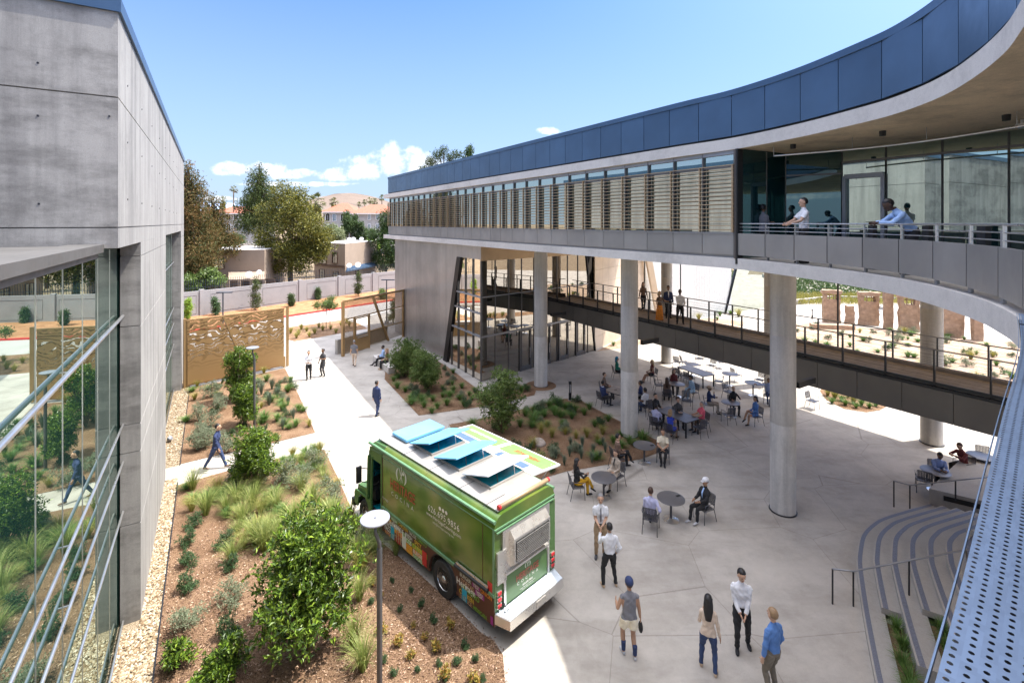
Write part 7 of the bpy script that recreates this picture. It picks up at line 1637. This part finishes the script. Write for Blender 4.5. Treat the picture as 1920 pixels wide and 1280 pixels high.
# palms
def palm(p, h, cr, label, skirt=False, seed=1, group=None):
    t = thing('palm_tree', label, 'palm', (p[0], p[1], 0), 0, group); r = random.Random(seed)
    mb = MB(); mb.tube([(0, 0, -.2), (0, 0, h*.6), (0, 0, h)], [cr*.13, cr*.10, cr*.11], 8); mb.build('trunk', 'bark', t, smooth=True)
    V = []; F = []
    for i in range(46):
        a = r.uniform(0, 6.28); e = r.uniform(-.9, 1.35); L_ = cr*r.uniform(.8, 1.1); d = Vector((math.cos(a)*math.cos(e), math.sin(a)*math.cos(e), math.sin(e))); s = Vector((-math.sin(a), math.cos(a), 0)); p0 = Vector((0, 0, h))
        mid = p0+d*L_*.55
        for k in range(9):
            b = (k-4)/4*.9; dd_ = (d*math.cos(b)+s*math.sin(b)).normalized(); tip = mid+dd_*L_*.5-Vector((0, 0, 1))*L_*.22*abs(r.gauss(.6, .4)); w_ = dd_.cross(Vector((0, 0, 1))).normalized()*cr*.035
            o = len(V); V += [mid-w_*.4, mid+dd_*L_*.25+w_, tip, mid+dd_*L_*.25-w_]; F.append((o, o+1, o+2, o+3))
        o = len(V); w_ = s*cr*.012; V += [p0-w_, p0+w_, mid+w_, mid-w_]; F.append((o, o+1, o+2, o+3))
    me = np_mesh('fronds', [tuple(v) for v in V], F, ['palm_leaf']); o = bpy.data.objects.new('fronds', me); col.objects.link(o); o.parent = t
    if skirt:
        g = np.random.default_rng(seed); n = 900; th = g.random(n)*6.28; zz = h-cr*(.3+1.1*g.random(n)); rad = cr*.42*(1-.3*g.random(n)); P = np.stack([np.cos(th)*rad, np.sin(th)*rad, zz], 1)
        Vv, Ff = leaves(P, np.stack([np.cos(th)*.3, np.sin(th)*.3, -np.ones(n)], 1), cr*.3, .2, seed); m2 = np_mesh('dry_skirt', Vv, Ff, ['gold_leaf']); o = bpy.data.objects.new('dry_skirt', m2); col.objects.link(o); o.parent = t
for i, (u, vt, d, crp, l) in enumerate([(418, 374, 140, 9, 'shorter fan palm left of the tall thin palm over the white apartments'), (438, 353, 150, 8, 'tall thin palm over the white apartments'), (592, 378, 96, 19, 'large fan palm with a shaggy skirt right of the big yellowish tree'), (626, 377, 170, 9, 'small palm over the red roofs, just left of the hill top'),
        (673, 381, 190, 5, 'leftmost and smallest of the row of palms on the right skyline'), (684, 377, 190, 6, 'second palm of the row on the right skyline'), (694, 374, 185, 7, 'third palm of the row on the right skyline'), (702, 376, 190, 7, 'fourth palm of the row on the right skyline'), (716, 369, 180, 6, 'palm touching the end of the ring building on the skyline')]):
    h = H+(HY-vt-2)/FPX*d; palm(pos(u, d), h, crp/FPX*d*1.15, l, skirt=(i in (0, 2, 3)), seed=i+80)
# ================================================================ HOUSES
def house_box(t, poly, z0, z1, mat, O, name='walls', cope=.25):
    mb = MB(); mb.prism(poly, z0, z1); bl(mb, name, mat, t, O)
    cx = sum(p[0] for p in poly)/len(poly); cy = sum(p[1] for p in poly)/len(poly)
    mb = MB(); mb.sheet([(cx+(p[0]-cx)*.97, cy+(p[1]-cy)*.97) for p in poly], z1+.02); bl(mb, 'flat_roof', 'flat_roof', t, O)
def window_on(t, A, B, f0, f1, z0, z1, O, fmat='wood_brown', arch=False, deep=.06, glass='house_glass', wname='window'):
    d = (B-A); L_ = d.length; u_ = d.normalized(); n = Vector((u_.y, -u_.x, 0))
    if n.dot(-A) < 0: n = -n
    a, b = A+d*f0, A+d*f1
    mb = MB(); w_ = .09 if fmat == 'wood_brown' else .14
    mb.beam(a+n*deep+Vector((0, 0, z0)), a+n*deep+Vector((0, 0, z1)), w_, w_, up=u_); mb.beam(b+n*deep+Vector((0, 0, z0)), b+n*deep+Vector((0, 0, z1)), w_, w_, up=u_); mb.beam(a+n*deep+Vector((0, 0, z0)), b+n*deep+Vector((0, 0, z0)), w_, w_)
    if arch:
        c = (a+b)/2; rr_ = (b-a).length/2; mb.tube([c+n*deep+u_*(-rr_*math.cos(k*math.pi/10))+Vector((0, 0, z1+rr_*.8*math.sin(k*math.pi/10))) for k in range(11)], w_*.5, 5)
    else: mb.beam(a+n*deep+Vector((0, 0, z1)), b+n*deep+Vector((0, 0, z1)), w_, w_)
    mb.beam((a+b)/2+n*deep+Vector((0, 0, z0)), (a+b)/2+n*deep+Vector((0, 0, z1)), w_*.5, w_*.5, up=u_)
    o = bl(mb, wname, fmat, t, O)
    mb = MB(); zz = z1+((b-a).length*.38 if arch else 0); mb.add([a+n*.03+Vector((0, 0, z0)), b+n*.03+Vector((0, 0, z0)), b+n*.03+Vector((0, 0, z1)), (a+b)/2+n*.03+Vector((0, 0, zz)), a+n*.03+Vector((0, 0, z1))], [(0, 1, 2, 3, 4)]); bl(mb, 'pane', glass, o, O)
def dish(p, label, r_=.45, aim=(.3, -1, .5)):
    T = rot_to(Vector(aim)); t = thing('satellite_dish', label, 'satellite dish', p); mb = MB(); mb.lathe((0, 0, .5), [(.02, -.1), (r_*.6, -.05), (r_, .06), (r_*.98, .07), (r_*.55, -.02), (.02, -.06)], 18, ax=T); mb.build('reflector', 'white_paint', t, smooth=True); mb = MB(); mb.tube([(0, 0, 0), (0, 0, .5)], .03, 6); mb.tube([(0, 0, .45), tuple(Vector((0, 0, .5))+Vector(aim).normalized()*.45)], .02, 5); mb.build('mount', 'iron', t)
hA, hB = pos(383, 66), pos(496, 66.5); O = hA.copy()
h1 = thing('stucco_house', 'low beige stucco house with a brown framed window, left of the big tree', 'house', O)
house_box(h1, [hA, hB, hB+Vector((-2, 11, 0)), hA+Vector((-3, 11, 0))], 0, 6.3, 'stucco', O)
hC = pos(335, 67.5); house_box(h1, [hC, hA+Vector((-.05, 1.0, 0)), hA+Vector((-2, 9, 0)), hC+Vector((0, 8, 0))], 0, 6.0, 'stucco', O)
window_on(h1, hA, hB, .15, .33, 3.75, 5.05, O); window_on(h1, hA, hB, .26, .42, .9, 2.2, O); window_on(h1, hA, hB, .86, .97, .8, 2.3, O)
mb = MB(); e0, e1 = pos(344, 63.5), pos(398, 64.0); mb.add([e0+Vector((0, 0, 3.05)), e1+Vector((0, 0, 3.05)), hA+Vector((1.0, 0, 3.75)), hC+Vector((0, 0, 3.75))], [(0, 1, 2, 3)]); mb.add([e0+Vector((0, 0, 2.9)), e1+Vector((0, 0, 2.9)), e1+Vector((0, 0, 3.05)), e0+Vector((0, 0, 3.05))], [(0, 1, 2, 3)]); bl(mb, 'porch_roof', 'tile_roof', h1, O)
mb = MB(); e0, e1 = pos(428, 62.5), pos(497, 63.0); mb.add([e0+Vector((0, 0, 2.7)), e1+Vector((0, 0, 2.7)), hB+Vector((0, 0, 3.35)), lerp(hA, hB, .4)+Vector((0, 0, 3.35))], [(0, 1, 2, 3)]); mb.add([e0+Vector((0, 0, 2.5)), e1+Vector((0, 0, 2.5)), e1+Vector((0, 0, 2.7)), e0+Vector((0, 0, 2.7))], [(0, 1, 2, 3)])
for f_ in (0, .3, .62, .98): q = lerp(e0, e1, f_); mb.beam(q, q+Vector((0, 0, 2.5)), .35, .2)
bl(mb, 'porch', 'stucco', h1, O)
mb = MB(); q = lerp(e0, e1, .5)+Vector((0, 3.2, 0)); mb.box(q+Vector((0, 0, 1.2)), (4.2, .1, 2.4)); bl(mb, 'porch_shadow_wall', 'wood_brown', h1, O)
dish(pos(467, 63)+Vector((0, 0, 2.75)), 'white satellite dish on the porch roof of the left stucco house'); dish(pos(486, 64)+Vector((0, 0, 3.0)), 'smaller satellite dish at the right end of the left house porch', .3)
K = pos(647, 78); Rr = pos(706, 90); Lf = pos(590, 82.5); O = K.copy()
h2 = thing('stucco_house', 'beige stucco house with a white flat roof beside the ring building', 'house', O)
house_box(h2, [K, Rr, Rr+(Lf-K), Lf], 0, 6.65, 'stucco', O)
window_on(h2, Lf, K, .60, .76, 3.4, 5.2, O); window_on(h2, Lf, K, .14, .40, 3.2, 5.0, O); window_on(h2, Lf, K, .62, .80, .6, 2.0, O); window_on(h2, Lf, K, .18, .34, .6, 2.2, O); window_on(h2, K, Rr, .30, .40, .8, 2.0, O)
mb = MB(); mb.beam(Lf+Vector((.0, -.06, 2.95)), K+Vector((0, -.06, 2.95)), .12, .28); bl(mb, 'trim_band', 'wood_brown', h2, O)
mb = MB(); a, b = K+Vector((.6, -1.5, 0)), lerp(K, Rr, .95)+Vector((1.0, -1.6, 0)); mb.add([a+Vector((0, 0, 2.4)), b+Vector((0, 0, 2.4)), b+Vector((-.9, 1.8, 2.9)), a+Vector((-.3, 1.8, 2.9))], [(0, 1, 2, 3)]); mb.add([a+Vector((0, 0, 2.2)), b+Vector((0, 0, 2.2)), b+Vector((0, 0, 2.4)), a+Vector((0, 0, 2.4))], [(0, 1, 2, 3)]); bl(mb, 'carport_roof', 'blue_metal', h2, O)
dish(K+Vector((1.0, -1, 2.7)), 'satellite dish on the right stucco house, left one', .4); dish(K+Vector((2.4, -1, 2.8)), 'satellite dish on the right stucco house, right one', .45)
for i, u in enumerate((655, 663, 678)): dish(pos(u, 84+i)+Vector((0, 0, 6.65)), ['dark satellite dish on the white flat roof, leftmost', 'dark satellite dish on the white flat roof, middle', 'dark satellite dish on the white flat roof, rightmost'][i], .35)
mb = MB(); e0 = pos(528, 70); 
for k in range(9): mb.box(e0+Vector((-.28*k, .1*k, .3+.3*k)), (.32, 1.3, .06))
mb.beam(e0+Vector((.1, -.6, .1)), e0+Vector((-2.4, .2, 2.8)), .05, .25); mb.beam(e0+Vector((.1, .6, .1)), e0+Vector((-2.4, 1.4, 2.8)), .05, .25)
tag(mb.build('outdoor_stairs', 'stucco'), 'pale outdoor stair flight under the big yellowish tree', 'stairs')
def apartments(u0, u1, d, z_e, z_r, label, wins, seed, dd_=12, rot=0):
    A, B = pos(u0, d), pos(u1, d+rot); O = A.copy(); t = thing('apartment_house', label, 'apartment building', O)
    u_ = (B-A).normalized(); n = Vector((-u_.y, u_.x, 0)); D_ = n*dd_
    mb = MB(); mb.prism([A, B, B+D_, A+D_], 0, z_e); bl(mb, 'walls', 'pale_stucco', t, O)
    ov = .8; a, b, c, e = A-u_*ov-n*ov, B+u_*ov-n*ov, B+u_*ov+D_+n*ov, A-u_*ov+D_+n*ov; r0, r1 = (a+e)/2+u_*dd_*.42, (b+c)/2-u_*dd_*.42
    V = [a+Vector((0, 0, z_e)), b+Vector((0, 0, z_e)), c+Vector((0, 0, z_e)), e+Vector((0, 0, z_e)), r0+Vector((0, 0, z_r)), r1+Vector((0, 0, z_r))]
    mb = MB(); mb.add(V, [(0, 1, 5, 4), (1, 2, 5), (2, 3, 4, 5), (3, 0, 4), (3, 2, 1, 0)]); bl(mb, 'roof', 'tile_roof', t, O)
    mb = MB(); mb.prism([a, b, b+n*.3, a+n*.3], z_e-.35, z_e-.02); bl(mb, 'eaves', 'white_paint', t, O)
    for (f0, f1, z0, z1, ar, dk) in wins: window_on(t, A, B, f0, f1, z0, z1, O, 'white_paint', ar, .10, 'black' if dk else 'house_glass', 'window' if not dk else 'balcony_opening')
    return t
z = lambda v, d: H+(HY-v)/FPX*d
W1 = []
for v0, v1 in ((413, 402), (434, 422)):
    for f0, f1, dk in ((.20, .30, 0), (.40, .49, 1), (.55, .64, 1), (.72, .82, 0), (.90, .98, 0), (.04, .12, 0)): W1.append((f0, f1, z(v0, 150), z(v1+1, 150), True, dk))
apartments(388, 480, 150, z(400, 150), z(387, 156), 'white apartment house with red tiled roof and arched balconies, left of the pines', W1, 1)
W2 = [(f0, f1, z(v0, 165), z(v1, 165), True, dk) for v0, v1 in ((415, 403), (434, 424)) for f0, f1, dk in ((.08, .22, 1), (.30, .42, 0), (.56, .68, 1), (.80, .90, 0))]
apartments(606, 664, 165, z(397, 165), z(381, 172), 'red roofed apartment house behind the large fan palm', W2, 2)
apartments(660, 735, 160, z(400, 160), z(384, 168), 'red roofed apartment house nearest the ring building', [(f0, f1, z(v0, 160), z(v1, 160), False, dk) for v0, v1 in ((412, 402), (430, 420)) for f0, f1, dk in ((.06, .16, 1), (.40, .47, 0), (.60, .68, 0), (.85, .95, 0))], 3)
apartments(300, 352, 152, z(400, 152), z(389, 158), 'red roofed apartment house left of the white one, behind the conifer', [(.2, .3, z(415, 152), z(404, 152), True, 0), (.6, .7, z(415, 152), z(404, 152), True, 0)], 4)
# hills
def ridge(pts, d, depth, mat, name='hills', seed=3):
    P = catmull([Vector(((u-CX)/FPX*d, d, H+(HY-v)/FPX*d)) for u, v in pts], 10); V = []; F = []; n = len(P); K_ = 12
    for j in range(K_+1):
        for i, p in enumerate(P):
            t = j/K_; z_ = -2+(p.z+2)*(1-(1-t)**1.5); q = Vector((p.x, p.y-depth*(1-t), z_)); q.z += noise.noise(Vector((q.x*.006, q.y*.006, seed)))*p.z*.22*t*(1-t)*4; V.append(tuple(q))
    for j in range(K_):
        for i in range(n-1): F.append((j*n+i, j*n+i+1, (j+1)*n+i+1, (j+1)*n+i))
    me = np_mesh(name, V, F, [mat]); me.polygons.foreach_set('use_smooth', [True]*len(me.polygons)); o = bpy.data.objects.new(name, me); col.objects.link(o); tag(o, kind='structure')
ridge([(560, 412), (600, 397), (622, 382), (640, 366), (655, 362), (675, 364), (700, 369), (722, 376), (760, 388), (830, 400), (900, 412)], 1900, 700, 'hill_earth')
simple('haze_blue', (.36, .46, .66), 1.0, var=.05, scale=.001)  # blue of distant haze painted into the ridge colour
ridge([(300, 400), (360, 388), (420, 380), (470, 386), (560, 382), (620, 392), (700, 400), (900, 406), (1100, 412)], 9000, 2500, 'haze_blue')
# ================================================================ FAR COURT
def pillar(u0, u1, vt, vb, label, holes=True, cap=True, lean=0.0, seed=1, name='adobe_pillar'):
    d = 9070/(vb-HY); x0, x1 = (u0-CX)/FPX*d, (u1-CX)/FPX*d; h = H-(vt-HY)/FPX*d; c = Vector(((x0+x1)/2, d+.4, 0)); t = thing(name, label, 'sculpture', c, R(-18)); w_ = (x1-x0)*.78; r = random.Random(seed)
    def rough(mb_, nm):
        o = mb_.build(nm, 'adobe', t); b = bmesh.new(); b.from_mesh(o.data); bmesh.ops.subdivide_edges(b, edges=b.edges, cuts=5, use_grid_fill=True)
        for v_ in b.verts: q = v_.co; v_.co += Vector((noise.noise(q*2.2+Vector((seed, 0, 0))), noise.noise(q*2.0+Vector((0, seed, 0)))*.6, noise.noise(q*2.6)*.5))*.12
        b.to_mesh(o.data); b.free()
    mb = MB(); mb.box((0, 0, h*(.36 if holes else .48)), (w_, .55, h*(.72 if holes else .96))); rough(mb, 'shaft')
    if holes:
        for s in (-1, 1): mb = MB(); mb.box((s*w_*.40, 0, h*.80), (w_*.2, .6, h*.24)); rough(mb, 'jamb')
        for x in (-.12, .12): mb = MB(); mb.box((x*w_, -.1, h*.80), (.07, .07, h*.2)); mb.build('mullion', 'adobe', t)
        mb = MB(); mb.box((0, 0, h*.84), (w_*.7, .06, .06)); mb.build('crossbar', 'adobe', t)
    if cap: mb = MB(); mb.box((0, 0, h*.95), (w_*1.12, .75, h*.11)); rough(mb, 'capstone')
pillar(1546, 1581, 545, 606, 'leftmost adobe pillar with a broken stepped top', True, True, seed=1); pillar(1590, 1607, 573, 610, 'short tilted adobe slab between the first two pillars', False, False, seed=2, name='adobe_slab')
pillar(1615, 1654, 549, 611, 'adobe pillar with a thick overhanging capstone and window opening', True, True, seed=3); pillar(1663, 1680, 540, 618, 'narrow plain adobe post between two windowed pillars', False, False, seed=4, name='adobe_post')
pillar(1691, 1730, 552, 623, 'adobe pillar with a window opening, left of the walkway column', True, True, seed=5); pillar(1776, 1814, 560, 634, 'adobe pillar with window opening, right of the walkway column', True, True, seed=6); pillar(1831, 1850, 560, 640, 'rightmost plain adobe post in the far court', False, False, seed=7, name='adobe_post')
mb = MB(); p = G(1560, 616); mb.box((0, 0, .2), (3.6, .8, .4)); o = mb.build('adobe_ledge', 'adobe', loc=p); o.rotation_euler = (0, 0, -.2); tag(o, 'low rough adobe ledge at the foot of the leftmost pillar', 'ledge')
mb = MB(); a, b, c = G(1480, 572), G(1560, 563), G(2000, 575); 
for p, q in ((a, b), (b, c)): mb.beam(p+Vector((0, 0, .3)), q+Vector((0, 0, .3)), .4, .6)
tag(mb.build('garden_wall', 'step_concrete'), 'low pale garden wall behind the adobe pillars', 'wall')
V_, F_ = [], []
g = np.random.default_rng(5); n = 26000; P = np.stack([g.uniform(24, 100, n), g.uniform(66, 86, n), np.zeros(n)], 1); P[:, 2] = np.abs(g.normal(size=n))*.2+(P[:, 1]-64)*.16*g.random(n)+.2*np.sin(P[:, 0]*1.3)
Vv, Ff = leaves(P, g.normal(size=(n, 3))+np.array([0, 0, .8]), .5, .4, 5); me = np_mesh('hedge', Vv, Ff, ['far_leaf']); o = bpy.data.objects.new('hedge_bank', me); col.objects.link(o); tag(o, 'dense green bank of hedge and grass behind the far court', 'hedge', kind='stuff')
n = 9000; P = np.stack([g.uniform(24, 60, n), g.uniform(59, 66, n), np.zeros(n)], 1); Vv, Ff = leaves(P, g.normal(size=(n, 3))*.35+np.array([0, 0, 1]), .75, .12, 6, .05); me = np_mesh('tall_grass', Vv, Ff, ['gold_leaf']); o = bpy.data.objects.new('tall_grass', me); col.objects.link(o); tag(o, 'tall yellow green grass in front of the hedge bank', 'grass', kind='stuff')
for i, (u, v) in enumerate([(1693, 598), (1648, 590), (1745, 610)]): chair(G(u, v), 40+i*60, ['far armchair behind the windowed pillar', 'far armchair behind the capstone pillar', 'far armchair behind the walkway column'][i])
